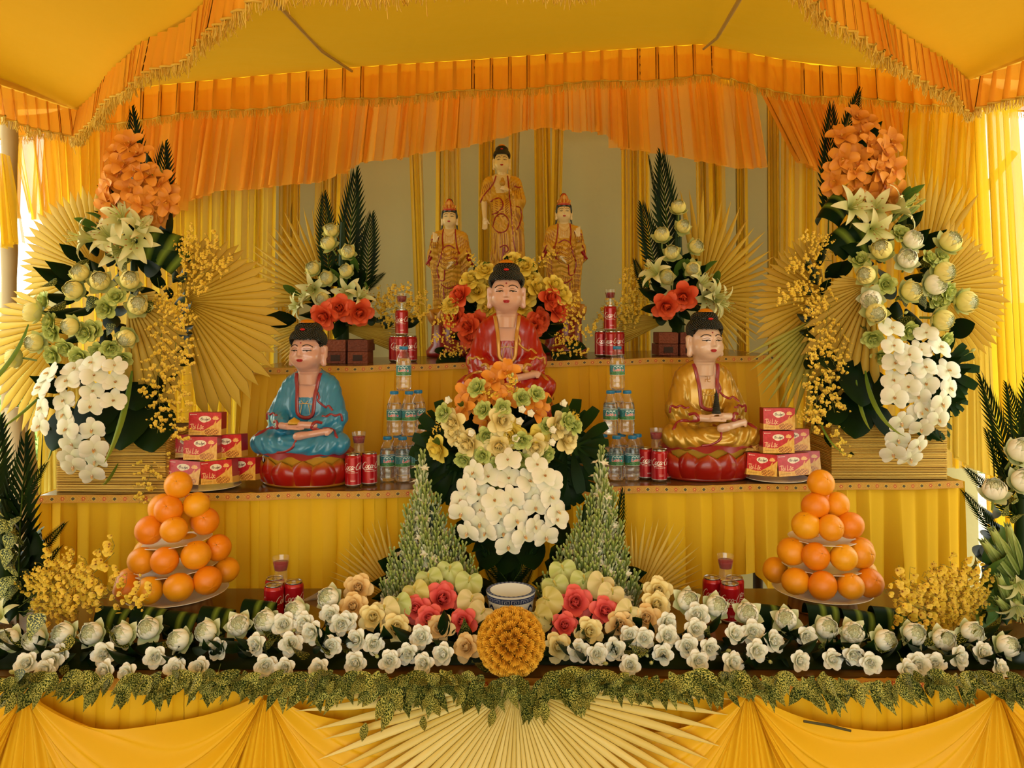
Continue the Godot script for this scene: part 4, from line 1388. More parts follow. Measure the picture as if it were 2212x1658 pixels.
func standing_statue(said: String, at: Vector3, tall: bool, mirror: float, scale: float, turn: float) -> Node3D:
	var t := thing("standing_statue", said, "statue", at, "", turn)
	var up := 0.465 if tall else (0.245 if mirror > 0.0 else 0.26)   # carved stand below the feet
	var xf := Transform3D(Basis.from_scale(Vector3(mirror, 1, 1) * scale), Vector3(0, up, 0))
	var src: Dictionary = proto.stand if tall else proto.small
	var f := stand_f if tall else small_f
	var skin := Color("dcc493")
	var robe := part(t, "robe", src.robe, M.gilt, xf)
	var chest := part(t, "chest", src.chest, vskin(skin) if tall else M.gilt, xf)
	part(t, "hands", proto.stand_hands if tall else proto.small_hands, vskin(skin), xf)
	var hs := 0.70 if tall else 0.64
	var top := 0.492 if tall else 0.414
	add_head(t, skin, xf * Transform3D(Basis.from_scale(Vector3.ONE * hs), Vector3(0, top - 0.470 * hs, 0.002)), tall)
	var lines: Array
	if tall:
		lines = [[[-0.030, 0.465], [-0.040, 0.43], [-0.060, 0.40], [-0.082, 0.375], [-0.108, 0.335], [-0.106, 0.325]], [[0.030, 0.465], [0.034, 0.43], [0.036, 0.40], [0.040, 0.35], [0.048, 0.28], [0.055, 0.20], [0.062, 0.12], [0.075, 0.05]], [[-0.058, 0.33], [-0.02, 0.345], [0.0, 0.33], [0.006, 0.30], [-0.02, 0.27], [-0.05, 0.262]], [[-0.045, 0.20], [-0.032, 0.245], [0.0, 0.262], [0.030, 0.24], [0.034, 0.20], [0.018, 0.172], [-0.018, 0.168], [-0.045, 0.20]], [[0.066, 0.41], [0.085, 0.402], [0.100, 0.405]], [[0.075, 0.30], [0.098, 0.29], [0.10, 0.24], [0.088, 0.20], [0.075, 0.18]], [[-0.01, 0.09], [0.02, 0.10], [0.035, 0.08], [0.02, 0.065], [0.01, 0.09], [0.015, 0.02]], [[0.01, 0.09], [0.0, 0.02]]]
	else:
		lines = [[[-0.030, 0.40], [-0.034, 0.35], [-0.030, 0.30], [-0.045, 0.24], [-0.060, 0.21]], [[0.030, 0.40], [0.034, 0.35], [0.042, 0.30], [0.055, 0.27]], [[-0.05, 0.355], [-0.075, 0.35], [-0.09, 0.345]], [[-0.09, 0.29], [-0.105, 0.25], [-0.10, 0.215]], [[0.088, 0.29], [0.105, 0.25], [0.112, 0.22]], [[-0.062, 0.205], [-0.05, 0.15], [-0.025, 0.14], [-0.02, 0.19]], [[0.035, 0.25], [0.042, 0.225], [0.030, 0.215]], [[-0.03, 0.30], [0.0, 0.315], [0.03, 0.30]], [[-0.04, 0.12], [0.0, 0.10], [0.045, 0.12]], [[0.045, 0.12], [0.048, 0.05]], [[-0.028, 0.10], [-0.02, 0.03]]]
	part(robe, "robe_border", bordered(f, lines, 0.0034, mirror), M.paint)
	var orn := MB.new()
	var gold := hx("d8a548")
	if tall:
		for k in 7:
			var a := k * TAU / 7.0
			orn.tube(on_front(f, [[-0.006, 0.212], [-0.006 + cos(a) * 0.015, 0.212 + sin(a) * 0.018], [-0.006 + cos(a + 0.5) * 0.027, 0.212 + sin(a + 0.5) * 0.030]], 8, 0.0006), [0.0018], 5, gold)
		for k in 12:
			orn.ball(f.front(0.058 + 0.004 * sin(k * 2.0), 0.36 - k * 0.026, 0.0), Vector3(0.006, 0.008, 0.004), 6, 5, gold)
	else:
		orn.tube(on_front(f, [[-0.026, 0.385], [-0.014, 0.366], [0.0, 0.36], [0.014, 0.366], [0.026, 0.385]], 14, 0.001), [0.0016], 5, gold)
		for k in 5:
			var x := (k - 2) * 0.009
			orn.tube(on_front(f, [[x, 0.363 + absf(x) * 0.3], [x, 0.345], [x, 0.335]], 6, 0.001), [0.0012], 5, gold)
		for k in 9:
			var x2 := (k - 4) * 0.010
			orn.ball(f.front(x2, 0.30 - 0.7 * absf(x2), 0.0), Vector3(0.004, 0.0055, 0.004), 6, 5, gold)
		part(t, "crown", proto.crown, M.gilt, xf * Transform3D(Basis.from_scale(Vector3.ONE * hs), Vector3(0, top - 0.470 * hs, 0.002)))
		part(t, "black_hair", proto.long_hair, M.paint, xf * Transform3D(Basis.from_scale(Vector3.ONE * hs), Vector3(0, top - 0.470 * hs, 0.002)))
	var fold := MB.new()
	var dark := hx("8a2a18")
	if tall:
		for k in 7:
			var y := 0.335 - k * 0.0125
			fold.tube(on_front(f, [[-0.050, y + 0.006], [-0.02, y - 0.012], [0.01, y - 0.012], [0.036, y + 0.012]], 12, 0.0), [0.0013], 4, dark)
		for k in 8:
			var x0 := -0.046 + k * 0.0125
			fold.tube(on_front(f, [[x0 * 0.8, 0.165], [x0 * 0.95, 0.12], [x0 * 1.1, 0.06], [x0 * 1.2, 0.01]], 12, 0.0), [0.0014], 4, dark)
		for k in 5:
			fold.tube(on_front(f, [[0.066 + k * 0.006, 0.30 - k * 0.01], [0.070 + k * 0.007, 0.2], [0.074 + k * 0.007, 0.07]], 12, 0.0), [0.0012], 4, dark)
			fold.tube(on_front(f, [[-0.05 - k * 0.009, 0.435 - k * 0.004], [-0.056 - k * 0.010, 0.40], [-0.062 - k * 0.010, 0.37]], 8, 0.0), [0.0012], 4, dark)
			fold.tube(on_front(f, [[0.05 + k * 0.009, 0.435 - k * 0.004], [0.056 + k * 0.010, 0.38], [0.058 + k * 0.011, 0.34]], 8, 0.0), [0.0012], 4, dark)
	else:
		for k in 9:
			var rr := 0.014 + k * 0.0052
			fold.tube(on_front(f, [[-rr, 0.285], [-rr * 0.75, 0.285 - rr * 1.3], [0.0, 0.285 - rr * 1.75], [rr * 0.75, 0.285 - rr * 1.3], [rr, 0.285]], 16, 0.0), [0.0013], 4, dark)
		for k in 8:
			var x0 := -0.042 + k * 0.012
			fold.tube(on_front(f, [[x0 * 0.9, 0.13], [x0, 0.08], [x0 * 1.1, 0.015]], 10, 0.0), [0.0013], 4, dark)
		for sd in [-1.0, 1.0]:
			strip(fold, on_front(f, [[sd * 0.118, 0.222], [sd * 0.104, 0.236], [sd * 0.088, 0.262]], 14, 0.001), 0.0075, 0.004, hx("8f1620"))
			for k in 5:
				fold.tube(on_front(f, [[sd * (0.05 + k * 0.009), 0.365 - k * 0.005], [sd * (0.056 + k * 0.009), 0.33], [sd * (0.06 + k * 0.009), 0.30]], 8, 0.0), [0.0012], 4, dark)
				fold.tube(on_front(f, [[sd * (0.058 + k * 0.008), 0.25 - k * 0.01], [sd * (0.056 + k * 0.006), 0.15], [sd * (0.052 + k * 0.005), 0.05]], 10, 0.0), [0.0012], 4, dark)
	part(robe, "painted_fold_lines", fold.mesh(), M.paint)
	part(robe, "relief_ornament", orn.mesh(), M.gilt)
	if tall:
		var jar := MB.new()
		jar.lathe([Vector2(0.0, 0.0), Vector2(0.008, 0.0), Vector2(0.013, 0.006), Vector2(0.016, 0.015), Vector2(0.013, 0.025), Vector2(0.007, 0.030), Vector2(0.009, 0.035), Vector2(0.009, 0.037), Vector2(0.005, 0.041), Vector2(0.0, 0.043)], 18, flat(hx("b98a34")))
		part(t, "held_jar", jar.mesh(), M.gilt, xf * Transform3D(Basis(), Vector3(0.004, 0.402, 0.080)))
	var st := MB.new()
	st.lathe([Vector2(0.0, -up / scale), Vector2(0.115, -up / scale), Vector2(0.12, -up / scale + 0.03), Vector2(0.095, -up / scale + 0.06), Vector2(0.09, -0.09), Vector2(0.10, -0.06), Vector2(0.112, -0.03), Vector2(0.105, -0.005), Vector2(0.0, 0.002)], 36, func(_u, v): return hx("8f2018") if v < 0.55 else hx("b9822e"), 1.0, 0.8)
	part(t, "carved_stand", st.mesh(), M.paint, xf)
	for k in 10:
		var lp := MB.new()
		lp.petal(TAU * k / 10.0, 0.085, -0.085, 0.5, 1.7, 0.085, 0.07, 0.5, 0.75, hx("a83a20"), hx("cf9440"), 6, 6)
		part(t, "lotus_petal", lp.mesh(), M.paint, xf)
	return t

func build_statues() -> void:
	make_head()
	make_seated()
	make_standing()
	seated_statue("seated statue in a turquoise robe with red borders, on a red lotus seat", Vector3((664.0 - 1106.0) / F * 2.98, TOP_MID, -2.98), -0.16, 0.965, {"robe": "2c7fa6", "trim": "8c1a22", "skin": "cf9c8c", "seat": "a8681f", "seat_top": "c8902c", "petal": "9c1c14", "petal_edge": "b0741e", "holds": "jewel", "tall": 0.925, "look": -0.05})
	var red := seated_statue("seated statue in a glossy red robe with gold borders, at the centre", Vector3((1094.0 - 1106.0) / F * 3.2, TOP_MID + 0.165, -3.2), 0.0, 1.0, {"robe": "a00810", "trim": "c08a2c", "trim_metal": 0.3, "skin": "d6a592", "seat": "9a2018", "seat_top": "c8902c", "petal": "a01a1a", "petal_edge": "b0641e"})
	var gold := seated_statue("seated statue in a gold robe holding a small dark pagoda", Vector3((1524.0 - 1106.0) / F * 3.1, TOP_MID, -3.1), 0.1, 0.99, {"robe": "bb8f2a", "metal": 0.45, "rough": 0.32, "trim": "8f1720", "skin": "dab49c", "seat": "8f2a16", "seat_top": "b98a2c", "petal": "961a12", "petal_edge": "b0481a", "emblem": true, "tall": 0.965, "look": 0.16})
	part(gold, "held_pagoda", make_pagoda(), M.matte, Transform3D(Basis(), Vector3(0.0, 0.252, 0.118)))
	var blk := MB.new()
	blk.box(Vector3(0, 0.0815, 0), Vector3(0.36, 0.163, 0.28), hx("6a4a24"), 0.004)
	var o := part(self, "plinth", blk.mesh(), M.matte, Transform3D(Basis(), Vector3(red.position.x, TOP_MID, red.position.z)))
	tag(o, "wooden block under the red-robed seated statue", "plinth")
	var x := (1084.0 - 1106.0) / F * 4.22
	standing_statue("tall standing statue in a gilt robe holding a small jar, at the centre back", Vector3(x, back_y(x), -4.22), true, 1.0, 1.0, 0.0)
	x = (971.0 - 1106.0) / F * 4.1
	standing_statue("smaller crowned gilt statue left of the tall standing one, palm raised", Vector3(x, back_y(x), -4.1), false, 1.0, 1.0, 0.0)
	x = (1218.0 - 1106.0) / F * 4.1
	standing_statue("smaller crowned gilt statue right of the tall standing one", Vector3(x, back_y(x), -4.1), false, -1.0, 1.0, 0.0)

# ---------------------------------------------------------------- lettering drawn with a pen
func pen(im: Image, p: Array, w0: float, w1: float, col: Color) -> void:
	# a stroke through points, thicker in the middle (w1) than at its ends (w0)
	var line := smoothcurve(p.map(func(q): return Vector3(q[0], q[1], 0)), 28)
	for i in line.size():
		var t := float(i) / (line.size() - 1)
		var r := lerpf(w0, w1, sin(PI * t)) * 0.5
		for y in range(int(line[i].y - r), int(line[i].y + r) + 2):
			for x0 in range(int(line[i].x - r), int(line[i].x + r) + 2):
				var x := x0 % im.get_width()
				if x0 >= 0 and y >= 0 and y < im.get_height() and Vector2(x0 - line[i].x, y - line[i].y).length() <= r + 0.3:
					im.set_pixel(x, y, col)

func write(im: Image, glyphs: Array, at: Vector2, s: Vector2, slant: float, w0: float, w1: float, col: Color) -> void:
	for g in glyphs:
		pen(im, g.map(func(q): return [at.x + (q[0] + slant * (1.0 - q[1])) * s.x, at.y + q[1] * s.y]), w0, w1, col)

func can_texture() -> ImageTexture:
	var im := Image.create(1024, 512, false, Image.FORMAT_RGB8)
	im.fill(Color("b10f1c"))
	var w := Color("f3eee6")
	# the soft-drink script: glyph strokes with y from 0 (cap height) to 1 (baseline)
	var big_c := [[1.0, 0.16], [0.82, 0.0], [0.42, 0.22], [0.14, 0.72], [0.30, 1.06], [0.70, 1.02], [1.02, 0.86]]
	var tail := [[0.30, 1.06], [0.9, 1.30], [1.7, 1.16], [2.3, 1.24], [3.0, 1.36]]
	var o := [[0.30, 0.48], [0.08, 0.62], [0.04, 0.90], [0.22, 1.0], [0.42, 0.84], [0.44, 0.56], [0.28, 0.46]]
	var c := [[0.40, 0.56], [0.26, 0.46], [0.06, 0.66], [0.06, 0.94], [0.24, 1.0], [0.44, 0.86]]
	var a1 := [[0.40, 0.52], [0.22, 0.46], [0.04, 0.70], [0.08, 0.98], [0.26, 0.94], [0.42, 0.60]]
	var a2 := [[0.44, 0.48], [0.40, 0.80], [0.46, 1.0], [0.62, 0.88]]
	var l := [[0.10, 0.98], [0.34, 0.50], [0.40, 0.04], [0.24, 0.06], [0.16, 0.50], [0.14, 0.92], [0.28, 1.0], [0.42, 0.86]]
	var hy := [[0.0, 0.66], [0.2, 0.62]]
	var sx := 88.0
	for start in [560.0]:
		var x: float = start
		for seq in [[[big_c, tail], 0.96], [[o], 0.56], [[c], 0.50], [[a1, a2], 0.62], [[hy], 0.32], [[big_c], 0.96], [[o], 0.50], [[l], 0.46], [[a1, a2], 0.6]]:
			write(im, seq[0], Vector2(x, 92), Vector2(sx * 1.08, 118), 0.22, 6.0, 15.0, w)
			x += seq[1] * sx * 1.08
	for k in 26:
		if k % 9 != 2:
			im.fill_rect(Rect2i(640 + k * 10, 268, 6, 11), w)
	for k in 10:
		im.fill_rect(Rect2i(740 + k * 11, 408, 8, 3), w)
		im.fill_rect(Rect2i(745 + k * 10, 424, 7, 12), Color("d8c8c0"))
	im.fill_rect(Rect2i(0, 500, 1024, 12), Color("c9c2ba"))
	im.fill_rect(Rect2i(60, 300, 60, 130), Color("e8e2da"))
	for k in 12:
		im.fill_rect(Rect2i(64 + k * 4, 306, 2, 118), Color("302020"))
	return ImageTexture.create_from_image(im)

func ellipse(im: Image, c: Vector2, r: Vector2, col: Color) -> void:
	for y in range(int(c.y - r.y), int(c.y + r.y) + 1):
		for x in range(int(c.x - r.x), int(c.x + r.x) + 1):
			if x >= 0 and y >= 0 and x < im.get_width() and y < im.get_height() and pow((x - c.x) / r.x, 2.0) + pow((y - c.y) / r.y, 2.0) <= 1.0:
				im.set_pixel(x, y, col)

func biscuit_texture() -> ImageTexture:
	var W := 512
	var H := 352
	var im := Image.create(W, H, false, Image.FORMAT_RGB8)
	var n := FastNoiseLite.new()
	n.seed = 3
	n.frequency = 0.012
	for y in H:
		for x in W:
			var edge := 262.0 + 16.0 * sin((x - 60.0) * 0.012)
			if x > 230: edge -= (x - 230) * 0.42
			if x > 430: edge -= (x - 430) * 0.5
			var red := Color("c01420").lerp(Color("d62a3c"), clampf(n.get_noise_2d(x, y) + 0.4, 0.0, 1.0))
			im.set_pixel(x, y, red if y < edge else Color("e0a63a").lerp(Color("eec368"), clampf(n.get_noise_2d(x * 2.0, y) + 0.5, 0.0, 1.0)))
	# oval name plate with a script word
	ellipse(im, Vector2(252, 96), Vector2(96, 48), Color("f6ecd2"))
	ellipse(im, Vector2(240, 108), Vector2(60, 46), Color("f6ecd2"))
	var ink := Color("5a2a20")
	var bx := 186.0
	write(im, [[[0.1, 0.05], [0.0, 0.9]], [[0.05, 0.1], [0.6, 0.05], [0.5, 0.4], [0.1, 0.45], [0.65, 0.55], [0.5, 0.95], [0.0, 0.95]]], Vector2(bx, 74), Vector2(34, 44), 0.2, 4, 8, ink)
	var xs := bx + 34.0
	for g in [[[0.1, 0.5], [0.1, 1.0], [0.15, 0.6], [0.5, 0.5]], [[0.2, 0.5], [0.15, 1.0], [0.4, 0.9]], [[0.5, 0.6], [0.1, 0.7], [0.2, 1.0], [0.5, 0.8], [0.6, 0.0], [0.5, 1.0]], [[0.5, 0.55], [0.1, 0.7], [0.3, 1.0], [0.5, 0.6], [0.4, 1.3], [0.1, 1.2]], [[0.1, 0.75], [0.5, 0.65], [0.2, 0.5], [0.1, 0.9], [0.5, 0.95]], [[0.3, 0.2], [0.2, 0.9], [0.5, 0.9]]]:
		write(im, [g], Vector2(xs, 74), Vector2(26, 44), 0.2, 4, 7, ink)
		xs += 18.0
	# small maker's line at the upper left
	ellipse(im, Vector2(30, 30), Vector2(10, 9), Color("f6e8da"))
	for k in 9:
		im.fill_rect(Rect2i(46 + k * 9, 26 + k % 2, 7, 9), Color("f6e8da"))
	# Tài Lộc
	var g1 := Color("f2c896")
	var T := [[[0.0, 0.10], [0.5, 0.0], [1.0, 0.06]], [[0.52, 0.02], [0.46, 0.5], [0.40, 1.0]]]
	var A := [[[0.40, 0.52], [0.16, 0.5], [0.02, 0.75], [0.10, 0.98], [0.34, 0.9], [0.42, 0.55]], [[0.44, 0.5], [0.42, 0.85], [0.52, 1.0]], [[0.10, 0.22], [0.26, 0.34]]]
	var I := [[[0.10, 0.5], [0.06, 1.0]], [[0.10, 0.30], [0.12, 0.34]]]
	var L := [[[0.24, -0.05], [0.14, 0.5], [0.04, 0.98], [0.5, 0.92], [0.66, 0.98]]]
	var O := [[[0.30, 0.5], [0.08, 0.62], [0.06, 0.92], [0.26, 1.0], [0.44, 0.84], [0.40, 0.56], [0.24, 0.5]], [[0.10, 0.36], [0.26, 0.24], [0.40, 0.36]], [[0.22, 1.12], [0.26, 1.14]]]
	var C := [[[0.42, 0.58], [0.22, 0.5], [0.04, 0.72], [0.14, 0.98], [0.44, 0.92]]]
	var x := 18.0
	for q in [[T, 0.74], [A, 0.62], [I, 0.56], [L, 0.72], [O, 0.54], [C, 0.5]]:
		write(im, q[0], Vector2(x, 176), Vector2(60, 78), 0.06, 7, 11, g1)
		x += q[1] * 60.0
	# lotus and cupped leaves above a waffle biscuit
	for k in 9:
		var a := -PI / 2 + (k - 4) * 0.34
		pen(im, [[420.0, 106.0], [420.0 + cos(a) * 26, 104.0 + sin(a) * 26], [420.0 + cos(a) * 52, 100.0 + sin(a) * 52]], 4, 20, Color("f0a24a") if k % 2 else Color("f6cf86"))
	pen(im, [[396.0, 180.0], [418.0, 150.0], [426.0, 120.0]], 6, 20, Color("eaa94a"))
	pen(im, [[430.0, 182.0], [460.0, 160.0], [482.0, 138.0]], 6, 22, Color("eeb75c"))
	ellipse(im, Vector2(312, 300), Vector2(66, 46), Color("c8802c"))
	ellipse(im, Vector2(398, 296), Vector2(74, 54), Color("d8963c"))
	for j in 6:
		for i in 9:
			var cx := 262.0 + i * 24.0
			var cy := 256.0 + j * 17.0
			if pow((cx - 350.0) / 112.0, 2.0) + pow((cy - 300.0) / 52.0, 2.0) < 1.0:
				im.fill_rect(Rect2i(int(cx), int(cy), 14, 10), Color("7a3a14") if (i + j) % 3 else Color("efb860"))
	for k in 15:
		im.fill_rect(Rect2i(24 + k * 11, 306, 8, 6), Color("9a6a24"))
	for k in 12:
		im.fill_rect(Rect2i(24 + k * 11, 318, 7, 4), Color("b08030"))
	return ImageTexture.create_from_image(im)

func bottle_texture() -> ImageTexture:
	var im := Image.create(512, 160, false, Image.FORMAT_RGB8)
	var n := FastNoiseLite.new()
	n.seed = 11
	n.frequency = 0.03
	for y in 160:
		for x in 512:
			var v := n.get_noise_2d(x, y * 1.5)
			var c := Color("1f5a66").lerp(Color("4f9aa4"), clampf(v + 0.5, 0.0, 1.0))
			if y > 104 + 14.0 * sin(x * 0.03):
				c = Color("1f6a3a").lerp(Color("8fb070"), clampf(n.get_noise_2d(x * 2.0, y * 3.0) + 0.3, 0.0, 1.0))
			im.set_pixel(x, y, c)
	for ox in [128.0, 384.0]:
		for k in 3:
			pen(im, [[ox - 60.0 + k * 36, 40.0], [ox - 44.0 + k * 36, 18.0], [ox - 26.0 + k * 36, 40.0]], 5, 9, Color("cfe6e8"))
		var red := Color("c8202c")
		for pass_ in 2:
			var col := Color("f4f2ee") if pass_ == 0 else red
			var wd := 15.0 if pass_ == 0 else 8.0
			var X: float = ox - 60.0
			for g in [[[[0.1, 0.0], [0.06, 1.0], [0.6, 0.96]]], [[[0.5, 0.45], [0.1, 0.55], [0.1, 0.95], [0.45, 0.9], [0.5, 0.45]], [[0.5, 0.45], [0.52, 1.0]]], [[[0.0, 0.05], [0.3, 1.0], [0.6, 0.05]]], [[[0.15, 0.45], [0.15, 1.0]], [[0.15, 0.18], [0.16, 0.2]]], [[[0.05, 0.72], [0.5, 0.7], [0.3, 0.42], [0.05, 0.7], [0.3, 1.0], [0.55, 0.92]]]]:
				write(im, g, Vector2(X, 56), Vector2(34, 36), 0.0, wd * 0.8, wd * 0.8, col)
				X += 24.0
		for k in 14:
			im.fill_rect(Rect2i(int(ox) + 80 + (k % 2) * 14, 22 + k * 8, 10, 4), Color("e8ece8"))
	im.fill_rect(Rect2i(0, 0, 512, 4), Color("e0e8e4"))
	im.fill_rect(Rect2i(0, 156, 512, 4), Color("e0e8e4"))
	return ImageTexture.create_from_image(im)

func key_texture() -> ImageTexture:
	var im := Image.create(512, 48, false, Image.FORMAT_RGB8)
	im.fill(Color("26335c"))
	var w := Color("b9bfd0")
	for k in 16:
		var x := k * 32
		for q in [[2, 10, 2, 30], [2, 10, 26, 2], [26, 10, 2, 24], [10, 34, 18, 2], [10, 18, 2, 18], [10, 18, 10, 2], [18, 18, 2, 10]]:
			im.fill_rect(Rect2i(x + q[0], q[1], q[2], q[3]), w)
	im.fill_rect(Rect2i(0, 0, 512, 3), Color("e4e4e0"))
	im.fill_rect(Rect2i(0, 44, 512, 4), Color("1a2448"))
	return ImageTexture.create_from_image(im)

func dragon_texture() -> ImageTexture:
	var im := Image.create(1024, 160, false, Image.FORMAT_RGB8)
	im.fill(Color("e9e7dc"))
	var b := Color("22305a")
	for o in [0.0, 512.0]:
		for s in [-1.0, 1.0]:
			var c: float = o + 256.0
			pen(im, [[c + s * 20, 46.0], [c + s * 60, 30.0], [c + s * 84, 62.0], [c + s * 130, 70.0], [c + s * 160, 44.0], [c + s * 200, 60.0]], 6, 18, b)
			pen(im, [[c + s * 84, 62.0], [c + s * 80, 96.0], [c + s * 110, 112.0]], 4, 9, b)
			pen(im, [[c + s * 150, 56.0], [c + s * 162, 92.0], [c + s * 190, 96.0]], 4, 9, b)
			pen(im, [[c + s * 22, 48.0], [c + s * 8, 26.0], [c + s * 16, 12.0]], 3, 6, b)
			for k in 5:
				pen(im, [[c + s * (40 + k * 34), 120.0], [c + s * (52 + k * 34), 108.0], [c + s * (64 + k * 34), 122.0]], 3, 6, b)
		ellipse(im, Vector2(o + 256, 70), Vector2(10, 10), Color("a83030"))
	return ImageTexture.create_from_image(im)

# ---------------------------------------------------------------- offerings
func make_goods() -> void:
	var red := {"metallic": 0.25, "clearcoat_enabled": true, "clearcoat": 0.4, "clearcoat_roughness": 0.1}
	mat("can_print", Color.WHITE, 0.3, red.merged({"albedo_texture": can_texture()}))
	mat("can_red", Color("b10f1c"), 0.3, red)
	mat("biscuit_print", Color.WHITE, 0.3, {"albedo_texture": biscuit_texture(), "clearcoat_enabled": true, "clearcoat": 0.25})
	mat("biscuit_side", Color("9c1420"), 0.35)
	mat("biscuit_edge", Color("d9a645"), 0.4)
	mat("bottle_label", Color.WHITE, 0.35, {"albedo_texture": bottle_texture()})
	mat("key_band", Color.WHITE, 0.12, {"albedo_texture": key_texture()})
	mat("dragon_band", Color.WHITE, 0.12, {"albedo_texture": dragon_texture()})
	var w := flat(Color.WHITE)
	var mb := MB.new()
	mb.lathe([Vector2(0.029, 0.009), Vector2(0.029, 0.104)], 32, w)
	proto.can_print = mb.mesh()
	mb = MB.new()
	mb.lathe([Vector2(0.0, 0.003), Vector2(0.019, 0.003), Vector2(0.022, 0.0), Vector2(0.024, 0.002), Vector2(0.029, 0.009)], 32, w)
	proto.can_foot = mb.mesh()
	mb = MB.new()
	mb.lathe([Vector2(0.029, 0.104), Vector2(0.0285, 0.1065), Vector2(0.0255, 0.113)], 32, w)
	proto.can_shoulder = mb.mesh()
	mb = MB.new()
	mb.lathe([Vector2(0.0255, 0.113), Vector2(0.0262, 0.1165), Vector2(0.0252, 0.118), Vector2(0.0238, 0.1165), Vector2(0.0232, 0.114), Vector2(0.0, 0.1145)], 32, w)
	proto.can_lid = mb.mesh()
	mb = MB.new()
	mb.box(Vector3(0, 0.1158, 0.004), Vector3(0.012, 0.0014, 0.022), Color.WHITE, 0.0007)
	proto.can_tab = mb.mesh()
	# cup
	mb = MB.new()
	mb.lathe([Vector2(0.0, 0.0), Vector2(0.0185, 0.0), Vector2(0.0195, 0.003), Vector2(0.0188, 0.026), Vector2(0.0178, 0.029), Vector2(0.0195, 0.033), Vector2(0.0225, 0.05), Vector2(0.0255, 0.072), Vector2(0.0258, 0.074), Vector2(0.0244, 0.074), Vector2(0.0215, 0.05), Vector2(0.018, 0.034), Vector2(0.0, 0.0325)], 32, w)
	proto.cup = mb.mesh()
	mb = MB.new()
	mb.lathe([Vector2(0.0, 0.0328), Vector2(0.0178, 0.0345), Vector2(0.0212, 0.05), Vector2(0.0226, 0.0585), Vector2(0.0, 0.0585)], 28, w)
	proto.drink = mb.mesh()
	# bottle
	var prof := [Vector2(0.0, 0.004), Vector2(0.017, 0.0), Vector2(0.0235, 0.003), Vector2(0.0262, 0.010), Vector2(0.0265, 0.024), Vector2(0.0248, 0.028), Vector2(0.0265, 0.032), Vector2(0.0265, 0.044), Vector2(0.0246, 0.048), Vector2(0.0262, 0.053), Vector2(0.0258, 0.056), Vector2(0.0258, 0.086), Vector2(0.0265, 0.090), Vector2(0.0255, 0.104), Vector2(0.0215, 0.120), Vector2(0.0150, 0.133), Vector2(0.0118, 0.138), Vector2(0.0118, 0.150)]
	mb = MB.new()
	mb.lathe(prof, 28, w)
	proto.bottle = mb.mesh()
	mb = MB.new()
	var inner := [Vector2(0.0, 0.0052)]
	for q in prof:
		if q.x > 0.016 and q.y < 0.112 and q.y > 0.001:
			inner.append(Vector2(q.x - 0.0008, q.y + 0.0006))
	inner.append(Vector2(0.0225, 0.112))
	inner.append(Vector2(0.0, 0.112))
	mb.lathe(inner, 28, w)
	proto.water = mb.mesh()
	mb = MB.new()
	mb.lathe([Vector2(0.0264, 0.0535), Vector2(0.0264, 0.0885)], 28, w)
	proto.label = mb.mesh()
	mb = MB.new()
	var capp := MB.new()
	capp.lathe([Vector2(0.0, 0.142), Vector2(0.0142, 0.1425), Vector2(0.0142, 0.152), Vector2(0.0132, 0.1535), Vector2(0.0, 0.1535)], 28, w)
	for k in 28:
		var a := TAU * k / 28
		capp.box(Vector3(cos(a) * 0.0142, 0.147, sin(a) * 0.0142), Vector3(0.0012, 0.008, 0.0012), Color.WHITE, 0.0, Basis(Vector3.UP, -a))
	proto.cap = capp.mesh()
	# plate
	mb = MB.new()
	mb.lathe([Vector2(0.0, 0.003), Vector2(0.50, 0.003), Vector2(0.52, -0.002), Vector2(0.58, 0.0), Vector2(0.80, 0.032), Vector2(0.98, 0.075), Vector2(1.0, 0.084), Vector2(0.98, 0.092), Vector2(0.80, 0.052), Vector2(0.58, 0.02), Vector2(0.0, 0.016)], 48, w)
	proto.plate = mb.mesh()
	# orange
	mb = MB.new()
	mb.ball(Vector3.ZERO, Vector3(1, 0.94, 1), 28, 18, Color.WHITE)
	for k in mb.v.size():
		var p := mb.v[k]
		var rr := Vector2(p.x, p.z).length()
		if p.y > 0: mb.v[k].y -= 0.06 * exp(-rr * rr * 40.0)
		mb.v[k] *= 1.0 + 0.012 * sin(atan2(p.z, p.x) * 5.0) * p.y
	proto.orange = mb.mesh()
	mb = MB.new()
	for k in 5:
		mb.petal(TAU * k / 5, 0.0, 0.87, 0.25, 0.1, 0.085, 0.06, 0.1, 0.8, hx("5a6a2a"), hx("7a7a3a"), 2, 2)
	mb.ball(Vector3(0, 0.885, 0), Vector3(0.035, 0.02, 0.035), 8, 4, hx("6a5a30"))
	proto.stem_end = mb.mesh()

func can(said: String, at: Vector3, turn: float, group: String) -> void:
	var t := thing("drink_can", said, "can", at, group, turn)
	var b := part(t, "can_body", proto.can_print, M.can_print)
	part(b, "shoulder", proto.can_shoulder, M.can_red)
	part(t, "foot_rim", proto.can_foot, M.aluminium)
	var l := part(t, "lid", proto.can_lid, M.aluminium)
	part(l, "pull_tab", proto.can_tab, M.aluminium)

func cup(said: String, at: Vector3) -> void:
	var t := thing("glass_cup", said, "glass", at, "small glasses of red drink on the cans")
	part(t, "glass", proto.cup, M.bottle_skin)
	part(t, "red_drink", proto.drink, M.red_drink)

func bottle(said: String, at: Vector3, turn: float, group: String) -> void:
	var t := thing("water_bottle", said, "bottle", at, group, turn)
	t.scale = Vector3.ONE * 1.08
	part(t, "bottle_body", proto.bottle, M.bottle_skin)
	part(t, "water", proto.water, M.water)
	part(t, "label_wrap", proto.label, M.bottle_label)
	part(t, "screw_cap", proto.cap, M.blue_cap)

